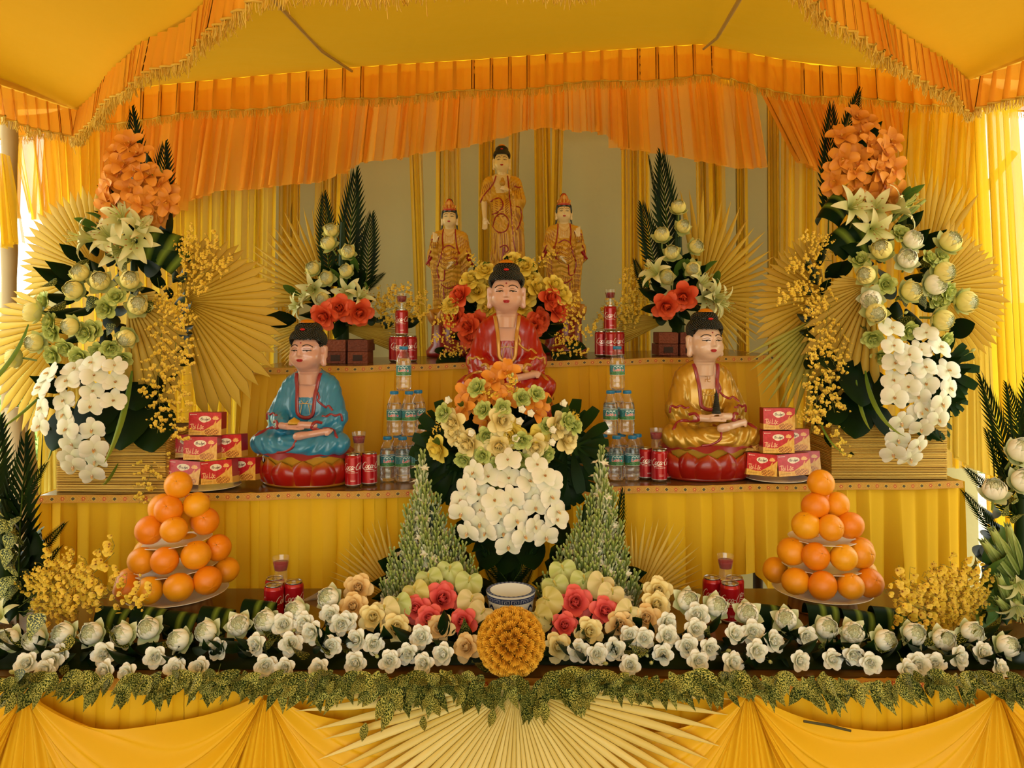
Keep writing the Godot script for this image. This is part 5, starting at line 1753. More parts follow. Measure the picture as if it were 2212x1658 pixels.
func biscuit_box(said: String, at: Vector3, turn: float, lean: float, roll: float, group: String) -> void:
	var t := thing("biscuit_box", said, "box", at, group)
	t.basis = Basis(Vector3.UP, turn) * Basis(Vector3.RIGHT, lean) * Basis(Vector3(0, 0, 1), roll)
	var w := 0.116
	var h := 0.079
	var d := 0.050
	if not proto.has("box_front"):
		var f := MB.new()
		f.grid(1, 1, func(u, v): return Vector3((u - 0.5) * w, v * h, d / 2), flat(Color.WHITE), true)
		for k in f.uv.size(): f.uv[k].y = 1.0 - f.uv[k].y
		proto.box_front = f.mesh()
		var s := MB.new()
		s.box(Vector3(0, h / 2, -0.0004), Vector3(w, h, d), Color.WHITE)
		proto.box_shell = s.mesh()
		var e := MB.new()
		e.box(Vector3(0, 0.011, -0.0002), Vector3(w + 0.0008, 0.021, d - 0.001), Color.WHITE)
		proto.box_band = e.mesh()
		var fl := MB.new()
		fl.box(Vector3(0, h + 0.0004, 0.0), Vector3(w - 0.002, 0.0012, d - 0.002), Color.WHITE)
		proto.box_flap = fl.mesh()
	part(t, "carton", proto.box_shell, M.biscuit_side)
	part(t, "printed_front", proto.box_front, M.biscuit_print)
	part(t, "gold_band", proto.box_band, M.biscuit_edge)
	part(t, "top_flap", proto.box_flap, M.biscuit_side)

func plate(said: String, at: Vector3, r: float, tilt: Vector3, group := "") -> void:
	var o := part(self, "plate", proto.plate, M.porcelain, Transform3D(Basis.from_euler(tilt) * Basis.from_scale(Vector3(r, r, r)), at))
	tag(o, said, "plate", group)

func orange_(said: String, at: Vector3, r: float, group: String, k: int) -> void:
	var t := thing("orange", said, "orange", at, group)
	var dirs := [Vector3(0.2, 0.5, 0.9), Vector3(-0.3, 0.9, 0.4), Vector3(0.5, 0.2, 0.8), Vector3(0.1, -0.7, 0.4), Vector3(-0.6, 0.3, -0.7), Vector3(0.0, 0.95, 0.3)]
	var m: StandardMaterial3D = [M.orange_peel, M.orange_deep, M.orange_light, M.orange_peel, M.orange_deep][k % 5]
	var p := part(t, "peel", proto.orange, m, facing(Vector3.ZERO, dirs[k % 6], k * 1.3, r))
	part(p, "stem_end", proto.stem_end, M.leafy)

func build_offerings() -> void:
	make_goods()
	# cans: [front, left back, right back, on top] with what tells each apart
	var ch := 0.118
	var sets := [
		["back left tier", Vector3(P(868, 0, 3.62).x, back_y(-0.49), -3.62), [[0.0, 0.03, 0.2, "front can"], [-0.031, -0.018, 0.9, "left rear can"], [0.038, -0.012, 0.5, "right can"]], true],
		["back right tier", Vector3(P(1318, 0, 3.72).x, back_y(0.45), -3.72), [[0.0, 0.03, 0.1, "front can"], [-0.040, -0.018, 0.7, "left can"], [0.040, -0.018, 0.4, "right can"]], true],
		["blue-robed statue", Vector3(P(776, 0, 2.93).x, TOP_MID, -2.93), [[-0.016, 0.032, 0.35, "front can"], [-0.046, -0.024, 1.0, "rear can under the glass"], [0.036, 0.0, 0.75, "right can"]], false],
		["gold-robed statue", Vector3(P(1417, 0, 3.03).x, TOP_MID, -3.03), [[0.006, 0.034, 0.3, "front can"], [-0.038, -0.014, 0.6, "left can"], [0.036, -0.02, 0.8, "right can"]], false],
		["left orange pyramid", Vector3(P(608, 0, 2.44).x, TOP_FRONT, -2.44), [[-0.014, 0.03, 0.3, "front can"], [-0.03, -0.034, 0.9, "rear can under the glass"], [0.038, 0.002, 0.7, "right can"]], false],
		["right orange pyramid", Vector3(P(1566, 0, 2.46).x, TOP_FRONT, -2.46), [[0.006, 0.034, 0.25, "front can"], [-0.034, -0.02, 0.2, "left can"], [0.034, -0.02, 0.8, "right can"]], false],
	]
	for s in sets:
		for c in s[2]:
			can("red soda can, %s of the trio beside the %s" % [c[3], s[0]] if not s[3] else "red soda can, %s of the stack on the %s" % [c[3], s[0]], s[1] + Vector3(c[0], 0, c[1]), c[2] - 0.35, "red soda cans beside the " + s[0])
		var up := ch
		if s[3]:
			can("red soda can standing on top of the stack on the %s" % s[0], s[1] + Vector3(0.0, up, 0.004), 0.0, "red soda cans beside the " + s[0])
			up += ch
		cup("small glass of red drink on the soda cans at the %s" % s[0] if s[3] else "small glass of red drink on the soda cans beside the %s" % s[0], s[1] + Vector3(0.0, up, 0.006))
	# bottles in pyramids
	var bh := 0.1537 * 1.08
	for s in [["left", P(872, 0, 3.02).x, -3.02, [[-0.052, 0.02], [0.0, 0.026], [0.045, 0.0], [-0.026, -0.034], [0.02, -0.05]], [[-0.032, 0.004], [0.020, 0.008], [0.046, -0.036]], [0.0, 0.0]], ["right", P(1338, 0, 3.05).x, -3.05, [[-0.014, 0.03], [0.040, 0.03], [-0.054, -0.012], [0.064, -0.014], [0.012, -0.03]], [[-0.032, 0.008], [0.026, 0.008], [-0.002, -0.044]], [-0.008, 0.0]]]:
		var g: String = "water bottles of the %s pyramid" % s[0]
		var nm := ["front one at the left", "front one in the middle", "right-hand one", "rear one at the left", "rear one in the middle"]
		if s[0] == "right":
			nm = ["front left one", "front right one", "leftmost rear one", "rightmost rear one", "middle rear one"]
		for i in s[3].size():
			bottle("blue-capped water bottle, %s in the %s pyramid's bottom row" % [nm[i], s[0]], Vector3(s[1] + s[3][i][0] * 1.1, TOP_MID, s[2] + s[3][i][1] * 1.1), i * 0.5 + (0.0 if s[0] == "right" else 0.4), g)
		for i in 3:
			bottle("blue-capped water bottle, %s in the %s pyramid's middle row" % [["left one", "right one", "rear one"][i], s[0]], Vector3(s[1] + s[4][i][0] * 1.08, TOP_MID + bh, s[2] + s[4][i][1]), i * 0.4, g)
		bottle("single water bottle on top of the %s water bottle pyramid" % s[0], Vector3(s[1] + s[5][0], TOP_MID + 2 * bh, s[2] + s[5][1]), 0.1, g)
	# biscuit boxes on plates
	for s in [["left", 447.0, 2.88, "blue-robed"], ["right", 1676.0, 3.03, "gold-robed"]]:
		var c := Vector3((s[1] - 1106.0) / F * s[2], TOP_MID, -s[2])
		var sgn := 1.0
		plate("white plate under the biscuit boxes beside the %s statue" % s[3], c + Vector3(0, 0.0005, 0), 0.118, Vector3.ZERO, "plates of biscuit boxes")
		var g: String = "red biscuit boxes beside the %s statue" % s[3]
		var y := 0.0105
		for b in [[-0.072, 0.034, 0.10, -0.10, "front left box of the bottom row"], [0.058, 0.036, -0.12, 0.10, "front right box of the bottom row"], [-0.112, -0.034, 0.05, -0.02, "far left box of the bottom row"], [0.120, -0.034, -0.22, 0.06, "far right box of the bottom row"]]:
			biscuit_box("red and gold biscuit box, %s on the %s plate" % [b[4], s[0]], c + Vector3(b[0], y + 0.006 + absf(b[3]) * 0.05, b[1] - 0.006), b[2], -0.10, b[3], g)
		y += 0.095
		for b in [[-0.006, 0.026, 0.03, 0.0, "front box of the middle row"], [-0.076, -0.026, 0.10, 0.02, "left box of the middle row"], [0.072, -0.024, -0.14, 0.05, "right box of the middle row"]]:
			biscuit_box("red and gold biscuit box, %s on the %s plate" % [b[4], s[0]], c + Vector3(b[0], y, b[1]), b[2], -0.06, b[3], g)
		y += 0.083
		biscuit_box("red and gold biscuit box on top of the %s plate's pyramid" % s[0], c + Vector3(0.004, y, 0.004), -0.02, -0.04, 0.0, g)
	# orange pyramids
	for s in [
		["left", 384.0, 2.52, 0.10, [[-0.150, -1], [-0.118, 1], [-0.036, 1], [0.050, 1], [0.120, 1], [0.142, -1], [-0.06, -1], [0.05, -1]], [[-0.104, -1], [-0.080, 1], [0.0, 1], [0.083, 1], [0.125, -1], [0.01, -1]], [[-0.070, 1], [0.016, 1], [0.080, -1], [-0.01, -1]], [[-0.014, 1], [0.058, 0], [-0.046, -1]], 0.004],
		["right", 1776.0, 2.55, -0.02, [[-0.112, 1], [-0.044, 1], [0.040, 1], [0.112, 1], [0.140, -1], [-0.138, -1], [0.0, -1], [0.08, -1]], [[-0.108, 1], [-0.052, 1], [0.030, 1], [0.100, 1], [0.120, -1], [-0.02, -1]], [[-0.066, 1], [0.0, 1], [0.074, 1], [0.016, -1]], [[-0.032, 1], [0.046, 1], [0.006, -1]], -0.006],
	]:
		var x0: float = (s[1] - 1106.0) / F * s[2]
		var c := Vector3(x0, TOP_FRONT, -s[2])
		var st := MB.new()
		st.lathe([Vector2(0.0, 0.0), Vector2(0.10, 0.0), Vector2(0.104, 0.006), Vector2(0.098, 0.034), Vector2(0.106, 0.044), Vector2(0.0, 0.046)], 40, func(u, v): return hx("8a5a2c") if int(u * 40) % 2 else hx("a87840"))
		var sto := part(self, "fruit_stand", st.mesh(), M.matte, Transform3D(Basis(), c))
		tag(sto, "round brown stand under the %s orange pyramid" % s[0], "stand")
		var r := 0.0425
		var g: String = "oranges of the %s pyramid" % s[0]
		var tiers := [[0.050, 0.152, s[4], "bottom"], [0.128, 0.126, s[5], "second"], [0.212, 0.104, s[6], "third"], [0.283, 0.0, s[7], "fourth"]]
		for k in 4:
			var ty: float = tiers[k][0]
			if k < 3:
				plate("white plate, %s from the bottom in the %s orange pyramid" % [["lowest", "second", "third"][k], s[0]], c + Vector3(0.0, ty - (0.002 if k else 0.003), 0), tiers[k][1], Vector3(0, 0, s[3] * (1.0 if k else 0.4)), "plates in the %s orange pyramid" % s[0])
			var row: Array = tiers[k][2]
			for i in row.size():
				var dx: float = row[i][0]
				var R: float = [0.150, 0.116, 0.084, 0.046][k]
				var z: float = sqrt(maxf(R * R - dx * dx, 0.0)) * (0.82 if row[i][1] > 0 else -0.5)
				var side: String = "front" if row[i][1] > 0 else "rear"
				var pos: String = "far left" if dx < -0.075 else "left" if dx < -0.02 else "middle" if dx < 0.03 else "right" if dx < 0.09 else "far right"
				orange_("orange, %s %s of the %s layer in the %s pyramid" % [side, pos, tiers[k][3], s[0]], c + Vector3(dx, ty + (0.055 if k < 3 else 0.04) + dx * s[3], z), r * (1.0 + 0.05 * sin(i * 2.3 + k)), g, i + k * 2 + (0 if s[0] == "left" else 3))
		orange_("single orange on top of the %s pyramid" % s[0], c + Vector3(s[8], 0.392, 0.006), r * 0.99, g, 0)
	build_bowl()
	build_bricks()
	build_planters()

func build_bowl() -> void:
	var c := Vector3((1103.5 - 1106.0) / F * 2.32, 0.772, -2.32)
	var t := thing("incense_bowl", "blue and white porcelain bowl with a key-pattern band, behind the orange flower ball", "bowl", c)
	var b := MB.new()
	b.lathe([Vector2(0.0, 0.006), Vector2(0.036, 0.0), Vector2(0.040, 0.004), Vector2(0.042, 0.012)], 48, flat(Color.WHITE))
	part(t, "foot_ring", b.mesh(), M.porcelain)
	b = MB.new()
	b.lathe([Vector2(0.042, 0.012), Vector2(0.054, 0.030), Vector2(0.062, 0.052), Vector2(0.0650, 0.078), Vector2(0.0665, 0.086)], 48, flat(Color.WHITE))
	part(t, "painted_belly", b.mesh(), M.dragon_band)
	b = MB.new()
	b.lathe([Vector2(0.0668, 0.086), Vector2(0.0692, 0.092), Vector2(0.0702, 0.104)], 48, flat(Color.WHITE))
	part(t, "key_pattern_band", b.mesh(), M.key_band)
	b = MB.new()
	b.lathe([Vector2(0.0702, 0.104), Vector2(0.0712, 0.107), Vector2(0.0705, 0.1095), Vector2(0.0665, 0.1105), Vector2(0.0600, 0.1085)], 64, func(u, v): return hx("e6e4da") if v < 0.3 else (hx("26335c") if int(u * 64) % 2 or v < 0.6 else hx("8f9ab8")))
	part(t, "rim", b.mesh(), M.glossy)
	b = MB.new()
	b.lathe([Vector2(0.0600, 0.1085), Vector2(0.0592, 0.103), Vector2(0.0600, 0.08), Vector2(0.055, 0.05), Vector2(0.042, 0.026), Vector2(0.0, 0.02)], 48, flat(Color.WHITE))
	part(t, "inside", b.mesh(), M.porcelain)
	var s := MB.new()
	s.box(c + Vector3(0, -0.0115, 0), Vector3(0.15, 0.021, 0.12), hx("5a3a1c"), 0.003)
	tag(part(self, "plinth", s.mesh(), M.matte), "small wooden block under the blue and white bowl", "plinth")

func build_bricks() -> void:
	for s in [["left", 752.0, 3.62, 0.18], ["right", 1462.0, 3.72, 0.17]]:
		var x0: float = (s[1] - 1106.0) / F * s[2]
		var by := back_y(x0)
		for row in 2:
			for i in 2:
				var t := thing("brick", "hollow clay brick, %s of the %s row under the back %s bouquet" % ["left one" if i == 0 else "right one", "lower" if row == 0 else "upper", s[0]], "brick", Vector3(x0 + (i - 0.5) * 0.094 + 0.004 * row, by + row * 0.0535, -s[2] - 0.05), "bricks under the back %s bouquet" % s[0], 0.04 * (i - row))
				var b := MB.new()
				b.box(Vector3(0, 0.0265, 0), Vector3(0.088, 0.052, 0.19), hx("8a4a34") if (row + i) % 2 else hx("7a4030"), 0.003)
				part(t, "clay_block", b.mesh(), M.brick)
				if row == 0:
					var h := MB.new()
					h.box(Vector3(0, 0.0265, 0.0955), Vector3(0.042, 0.026, 0.003), hx("3a241a"), 0.001)
					part(t, "hole", h.mesh(), M.matte)

func build_planters() -> void:
	for s in [["left", 122.0, 357.0, 2.80, 0.205, "left"], ["right", 1797.0, 2046.0, 3.03, 0.205, "right"]]:
		var x0: float = (s[1] - 1106.0) / F * s[3]
		var x1: float = (s[2] - 1106.0) / F * s[3]
		var w := x1 - x0
		var h: float = s[4]
		var t := thing("planter_box", "straw-clad box holding the tall %s bouquet" % s[5], "planter", Vector3((x0 + x1) / 2, TOP_MID, -s[3] - 0.15))
		var b := MB.new()
		b.box(Vector3(0, h / 2, 0), Vector3(w - 0.012, h, 0.288), hx("8a6424"), 0.004)
		part(t, "box", b.mesh(), M.matte)
		var rods := MB.new()
		for k in 34:
			var y := 0.004 + (h - 0.008) * k / 33.0
			var c := hx("c79a3a").lerp(hx("e0bb5c"), rng.randf()).lerp(hx("8f6a24"), 0.5 if rng.randf() < 0.15 else 0.0)
			for f in 3:
				var a := Vector3(-w / 2, y, 0.146)
				var e := Vector3(w / 2, y + rng.randf_range(-0.002, 0.002), 0.146)
				if f > 0:
					var sx := -1.0 if f == 1 else 1.0
					a = Vector3(sx * w / 2, y, 0.146)
					e = Vector3(sx * w / 2, y, -0.146)
				var m := a.lerp(e, 0.5) + Vector3(0, rng.randf_range(-0.0012, 0.0012), 0)
				rods.tube([a, m, e], [0.0029], 5, c)
		var r := part(t, "straw_cladding", rods.mesh(), M.matte)
		r.set_meta("kind", "stuff")

# ---------------------------------------------------------------- flowers and leaves, each of about unit radius, facing +y, its lower side towards +z
# proto[kind] = [[part name, mesh, material], ...]; the first is the body, the others are its sub-parts
func kind_of(kind: String, rows: Array) -> void:
	proto["f_" + kind] = rows

func make_flowers() -> void:
	# lotus with folded petals
	for v in 3:
		for tone in 2:
			var c0: Color = [hx("e2e6b6"), hx("d6d470")][tone]
			var c1: Color = [hx("faf7ea"), hx("f0e290")][tone]
			var a := MB.new()
			for ring in 3:
				var n: int = [8, 8, 7][ring]
				for k in n:
					var ph := TAU * (k + 0.5 * ring + 0.2 * rng.randf()) / n
					a.petal(ph, 0.22, -0.55 + 0.05 * ring, [0.15, 0.35, 0.6][ring], [2.25, 2.15, 2.05][ring] + rng.randf_range(-0.1, 0.1), [1.62, 1.5, 1.36][ring], 0.92, 0.42, 0.7, c0, c1, 5, 9)
			var b := MB.new()
			b.ball(Vector3(0, 0.20, 0), Vector3(0.70, 0.44, 0.70), 16, 10, hx("e2e2b4"))
			for k in 62:
				var q := sqrt((k + 0.5) / 62.0)
				var ph := k * 2.39996
				b.petal(ph, 0.60 * q, 0.60 - 0.22 * q * q, 1.6 - 0.5 * q, 2.7 - 0.5 * q, 0.26, 0.20, 0.6, 0.9, hx("d9daa0"), hx("f5f3d8").lerp(hx("5d7a2a"), 0.62 * rng.randf() * (1.0 - 0.75 * q)), 3, 4, 0.14)
			var c := MB.new()
			for k in 6:
				c.petal(TAU * (k + 0.3 * rng.randf()) / 6, 0.25, -0.62, rng.randf_range(-0.25, 0.15), rng.randf_range(0.7, 1.25), 1.12, 0.9, 0.35, 0.68, hx("b9c47c"), hx("eeedcc") if tone == 0 else hx("d3d08a"), 4, 6)
			c.tube([Vector3(0, -0.6, 0), Vector3(0, -1.7, 0.25)], [0.1, 0.09], 6, hx("7f9248"))
			kind_of("lotus%d%d" % [tone, v], [["lotus_petals", a.mesh(), M.petal], ["folded_centre", b.mesh(), M.petal], ["outer_petals", c.mesh(), M.petal]])
	# lily
	for v in 2:
		var a := MB.new()
		for k in 6:
			a.petal(TAU * k / 6.0 + 0.1 * rng.randf(), 0.04, -0.55, 1.25, -0.55 + rng.randf_range(-0.3, 0.3), 1.42, 0.50 if k % 2 else 0.40, 0.3, 0.72, hx("aab552"), hx("efe9bc"), 4, 9, 0.06, 1.4)
		var b := MB.new()
		for k in 7:
			var ph := TAU * k / 7.0
			var r := 0.30 if k else 0.0
			var e := Vector3(cos(ph) * r, 0.62 if k else 0.8, sin(ph) * r)
			b.tube([Vector3(0, -0.4, 0), e * 0.6, e], [0.022], 4, hx("c9cc7a"))
			if k: b.ball(e, Vector3(0.06, 0.022, 0.028), 6, 4, hx("a3692a"))
		kind_of("lily%d" % v, [["lily_petals", a.mesh(), M.petal], ["stamens", b.mesh(), M.petal]])
	# lily bud, half closed
	var lb := MB.new()
	for k in 3:
		lb.petal(TAU * k / 3.0, 0.02, 0.0, 1.42, 1.62, 2.0, 0.34, 0.9, 0.9, hx("5f7a2c"), hx("aab866"), 4, 8)
		lb.petal(TAU * (k + 0.5) / 3.0, 0.01, 0.0, 1.45, 1.6, 1.95, 0.32, 0.9, 0.9, hx("76903c"), hx("c4cc84"), 4, 8)
	kind_of("lily_bud", [["lily_bud", lb.mesh(), M.petal]])
	# moth orchid
	for v in 3:
		var a := MB.new()
		var w0 := hx("dfe0c0")
		var w1 := hx("f0ece0")
		for ph in [-PI / 2, PI / 2 - 0.95, PI / 2 + 0.95]:
			a.petal(ph, 0.02, -0.02, 0.15, -0.12 + rng.randf_range(-0.2, 0.2), 1.04, 0.74, -0.2, 0.63, w0, w1, 5, 8)
		var b := MB.new()
		for s in [0.0, PI]:
			b.petal(s - 0.16 * cos(s) - 0.05, 0.02, 0.02, 0.40, -0.40 + rng.randf_range(-0.25, 0.2), 1.04, 1.12, -0.2, 0.6, w0, w1, 7, 9, 0.03)
		var c := MB.new()
		c.petal(PI / 2, 0.02, 0.04, 0.5, 1.2, 0.42, 0.24, 0.9, 0.8, hx("d98c1e"), hx("f0d890"), 4, 5)
		for s in [-1.0, 1.0]:
			c.petal(PI / 2 - s * 0.7, 0.03, 0.05, 0.9, 1.6, 0.28, 0.2, 0.8, 0.7, hx("d9862a"), hx("f3ead0"), 3, 4)
		c.ball(Vector3(0, 0.13, -0.02), Vector3(0.055, 0.09, 0.055), 7, 5, hx("f6efd8"))
		kind_of("moth_orchid%d" % v, [["sepals", a.mesh(), M.petal], ["broad_petals", b.mesh(), M.petal], ["lip", c.mesh(), M.petal]])
	# orange cymbidium-like orchid
	for v in 3:
		var a := MB.new()
		for k in 5:
			a.petal(-PI / 2 + TAU * k / 5.0 + rng.randf_range(-0.1, 0.1), 0.03, -0.1, 0.75, -0.25 + rng.randf_range(-0.35, 0.35), 1.12, 0.74, 0.34, 0.6, hx("d07a1a"), hx("efa03a"), 4, 7, 0.04)
		var c := MB.new()
		c.petal(PI / 2, 0.02, 0.0, 1.0, 0.1, 0.62, 0.42, 0.7, 0.75, hx("d9951e"), hx("c8641a"), 4, 5, 0.1)
		c.ball(Vector3(0, 0.12, 0), Vector3(0.07, 0.14, 0.07), 7, 5, hx("e9b04a"))
		kind_of("boat_orchid%d" % v, [["orchid_petals", a.mesh(), M.petal], ["lip", c.mesh(), M.petal]])
	# roses
	for tone in ["coral", "flame", "cream", "yellow", "peach"]:
		var ca: Color = {"coral": hx("d83a3a"), "flame": hx("d8381a"), "cream": hx("e8cc6c"), "yellow": hx("e8c42c"), "peach": hx("e3b268")}[tone]
		var cb: Color = {"coral": hx("f07068"), "flame": hx("f06a38"), "cream": hx("f6e8ae"), "yellow": hx("f6e26c"), "peach": hx("f2d69a")}[tone]
		for v in 2:
			var a := MB.new()
			for k in 7:
				var ph := k * 1.9
				a.petal(ph, 0.05 + 0.030 * k, -0.35, 1.40, 2.25 - 0.09 * k, 0.86 + 0.015 * k, 0.46 + 0.05 * k, 0.95, 0.6, ca.lerp(cb, 0.1), ca.lerp(cb, 0.3 + 0.05 * k), 5, 7, 0.03, 2.2)
			a.ball(Vector3(0, -0.02, 0), Vector3(0.17, 0.44, 0.17), 10, 8, ca)
			var b := MB.new()
			for ring in 3:
				for k in 5:
					var ph := TAU * (k + 0.37 * ring + 0.25 * rng.randf()) / 5.0
					b.petal(ph, 0.14 + 0.05 * ring, -0.5, [1.15, 0.85, 0.5][ring], [1.15, 0.45, -0.35][ring] + rng.randf_range(-0.25, 0.25), [0.98, 1.08, 1.16][ring], [0.85, 1.02, 1.12][ring], [0.5, 0.35, 0.15][ring], 0.56, ca, cb, 6, 8, 0.05, 1.6)
			var c := MB.new()
			for k in 5:
				c.petal(TAU * k / 5.0, 0.05, -0.55, 0.2, -0.6, 0.6, 0.16, 0.2, 0.9, hx("5c7430"), hx("6f8a3a"), 2, 4)
			kind_of("rose_%s%d" % [tone, v], [["rose_petals", b.mesh(), M.petal], ["rose_heart", a.mesh(), M.petal], ["calyx", c.mesh(), M.leaf]])
	# lisianthus, white and green
	for tone in ["white", "green"]:
		for v in 3:
			var ca: Color = hx("dfe0b4") if tone == "white" else hx("93a83e")
			var cb: Color = hx("faf8f2") if tone == "white" else hx("d0d67e")
			var b := MB.new()
			for ring in 4:
				for k in 5:
					var ph := TAU * (k + 0.43 * ring + 0.3 * rng.randf()) / 5.0
					b.petal(ph, 0.06 + 0.03 * ring, -0.55, [1.45, 1.2, 1.0, 0.75][ring], [1.6, 1.15, 0.55, -0.1][ring] + rng.randf_range(-0.2, 0.25), [0.95, 1.05, 1.15, 1.22][ring], [0.62, 0.85, 1.05, 1.15][ring], [0.7, 0.45, 0.3, 0.2][ring], 0.52, ca, cb.lerp(ca, 0.12 * (3 - ring)), 10, 9, 0.07, 1.5)
			var c := MB.new()
			for k in 5:
				b.petal(k * 2.2, 0.03 + 0.03 * k, -0.5, 1.45, 2.1 - 0.08 * k, 0.92, 0.5 + 0.05 * k, 0.9, 0.58, ca.lerp(cb, 0.5), cb, 6, 7, 0.08, 1.8)
			b.ball(Vector3(0, -0.12, 0), Vector3(0.24, 0.36, 0.24), 10, 8, ca.lerp(cb, 0.4))
			c.ball(Vector3(0, 0.26, 0), Vector3(0.06, 0.10, 0.06), 8, 6, hx("b3bf5c"))
			for k in 5:
				c.petal(TAU * k / 5.0, 0.02, 0.26, 1.3, 1.0, 0.16, 0.05, 0.0, 0.9, hx("c3b84e"), hx("d8c65c"), 2, 2)
			kind_of("lisianthus_%s%d" % [tone, v], [["ruffled_petals", b.mesh(), M.petal], ["green_heart", c.mesh(), M.petal]])
	# buds, bell flowers
	var bd := MB.new()
	for k in 5:
		bd.petal(TAU * k / 5.0, 0.08, -0.6, 0.7, 2.2, 1.5, 0.75, 0.6, 0.8, hx("aabb52"), hx("dde0a2"), 4, 6, 0.0, 1.0, 0.5)
	bd.tube([Vector3(0, -0.55, 0), Vector3(0.1, -1.8, 0.2), Vector3(0.2, -2.8, 0.2)], [0.09, 0.07, 0.06], 5, hx("6d8238"))
	kind_of("bud", [["bud", bd.mesh(), M.petal]])
	var bl := MB.new()
	bl.lathe([Vector2(0.02, -0.9), Vector2(0.32, -0.8), Vector2(0.48, -0.4), Vector2(0.52, 0.1), Vector2(0.78, 0.42), Vector2(0.92, 0.44), Vector2(0.70, 0.36), Vector2(0.46, 0.05), Vector2(0.40, -0.4), Vector2(0.0, -0.7)], 20, flat(hx("f6f0dc")))
	for k in bl.v.size():
		var p := bl.v[k]
		if p.y > 0.3: bl.v[k] *= 1.0 + 0.12 * cos(atan2(p.z, p.x) * 5.0)
	kind_of("bell", [["bell_flower", bl.mesh(), M.petal]])
	# anthurium
	for tone in 3:
		var a := MB.new()
		var ca: Color = [hx("b9c06a"), hx("d9c988"), hx("c9bb60")][tone]
		var cb: Color = [hx("cfd490"), hx("e9d7a0"), hx("dccf86")][tone]
		a.grid(24, 10, func(u, v):
			var th: float = lerpf(-PI, PI, u)
			var r: float = (0.92 + 0.28 * pow(absf(cos(th * 0.5)), 6.0) - 0.62 * pow(absf(sin(th * 0.5)), 14.0)) * v
			var x: float = sin(th) * r * 0.95
			var z: float = cos(th) * r
			return Vector3(x, 0.16 * v * v + 0.05 * absf(x) + 0.034 * sin(th * 11.0) * v * (1.0 - v) * 3.0 - 0.10 * z * z * v, z + 0.15), func(u, v): return ca.lerp(cb, clampf(0.5 + 0.5 * sin(u * 40.0), 0.0, 1.0)), true)
		var s := MB.new()
		s.tube([Vector3(0, 0.02, -0.05), Vector3(0.02, 0.28, 0.10), Vector3(0.02, 0.48, 0.30)], [0.07, 0.065, 0.035], 7, hx("e9cf74"), hx("8f9a3a"))
		var st := MB.new()
		st.tube([Vector3(0, 0.0, 0), Vector3(0, -0.7, 0.25), Vector3(0, -1.4, 0.3)], [0.04], 5, hx("7f9248"))
		kind_of("anthurium%d" % tone, [["spathe", a.mesh(), M.leaf], ["spadix", s.mesh(), M.petal], ["stalk", st.mesh(), M.leaf]])
	# one small chrysanthemum of the big ball
	for v in 2:
		var a := MB.new()
		for k in 40:
			var q := sqrt((k + 0.5) / 40.0)
			a.petal(k * 2.39996, 0.12 * q, 0.0, 1.5 - 0.75 * q + rng.randf_range(-0.1, 0.1), 1.7 - 0.75 * q, 1.0 + 0.1 * rng.randf(), 0.26, 0.4, 0.5, hx("cf901e"), hx("f5c03c"), 2, 4)
		var c := MB.new()
		c.ball(Vector3(0, 0.22, 0), Vector3(0.15, 0.16, 0.15), 8, 5, hx("6a4a14"))
		kind_of("mum%d" % v, [["mum_petals", a.mesh(), M.petal], ["eye", c.mesh(), M.petal]])
	# tuberose spike, 1 unit tall along +y
	for v in 3:
		var st := MB.new()
		st.tube([Vector3(0, -0.75, 0), Vector3(0, 0.4, 0), Vector3(0, 0.98, 0)], [0.022, 0.020, 0.010], 5, hx("74883c"))
		var b := MB.new()
		for lev in 9:
			var t := lev / 8.0
			for k in 3:
				var ph := lev * 1.25 + TAU * k / 3.0 + rng.randf() * 0.4
				var l := lerpf(0.34, 0.17, t)
				var d := Vector3(cos(ph), lerpf(2.0, 4.2, t), sin(ph)).normalized()
				var p := Vector3(cos(ph) * 0.02, 0.02 + t * 0.88, sin(ph) * 0.02)
				var tip := hx("f4f0dc").lerp(hx("a9b860"), clampf(t * 1.3 - 0.35 + rng.randf_range(-0.25, 0.2), 0.0, 1.0))
				var base := hx("dcdfb2").lerp(hx("7d9444"), clampf(t * 1.1, 0.0, 1.0))
				b.tube([p, p + d * l * 0.55, p + d * l * 0.86, p + d * l], [0.010, 0.013, 0.025, 0.006], 5, base, tip)
				if rng.randf() < 0.12 and t < 0.6:
					for m in 5:
						var q := MB.new()
						q.petal(TAU * m / 5.0, 0.0, 0.0, 0.6, 0.1, 0.11, 0.07, 0.2, 0.7, hx("f4f0dc"), hx("fbf9ee"), 2, 3)
						b.append(q, facing(p + d * l, d))
		kind_of("tuberose%d" % v, [["tuberose_stem", st.mesh(), M.leaf], ["tuberose_buds", b.mesh(), M.petal]])
	# dancing-lady spray, 1 unit long along +y, drooping to +z
	for v in 4:
		var st := MB.new()
		var fl := MB.new()
		var stem := []
		for k in 9:
			var t := k / 8.0
			stem.append(Vector3(0.06 * sin(t * 4.0 + v), t, 0.22 * t * t))
		st.tube(stem, [0.008, 0.003], 4, hx("6f7a30"), hx("8f8434"))
		var one := MB.new()
		for s in [-1.0, 1.0]:
			one.petal(PI / 2 - s * 0.55, 0.0, 0.0, 0.2, -0.1, 1.0, 0.95, 0.1, 0.5, hx("dcb020"), hx("f2d24a"), 4, 5, 0.10)
		for k in 4:
			one.petal(-PI / 2 + (k - 1.5) * 0.8, 0.0, 0.0, 0.2, 0.0, 0.45, 0.28, 0.0, 0.7, hx("a8801c"), hx("d9aa2c"), 2, 3)
		one.ball(Vector3(0, 0.1, 0), Vector3(0.14, 0.12, 0.14), 6, 4, hx("9a5a1a"))
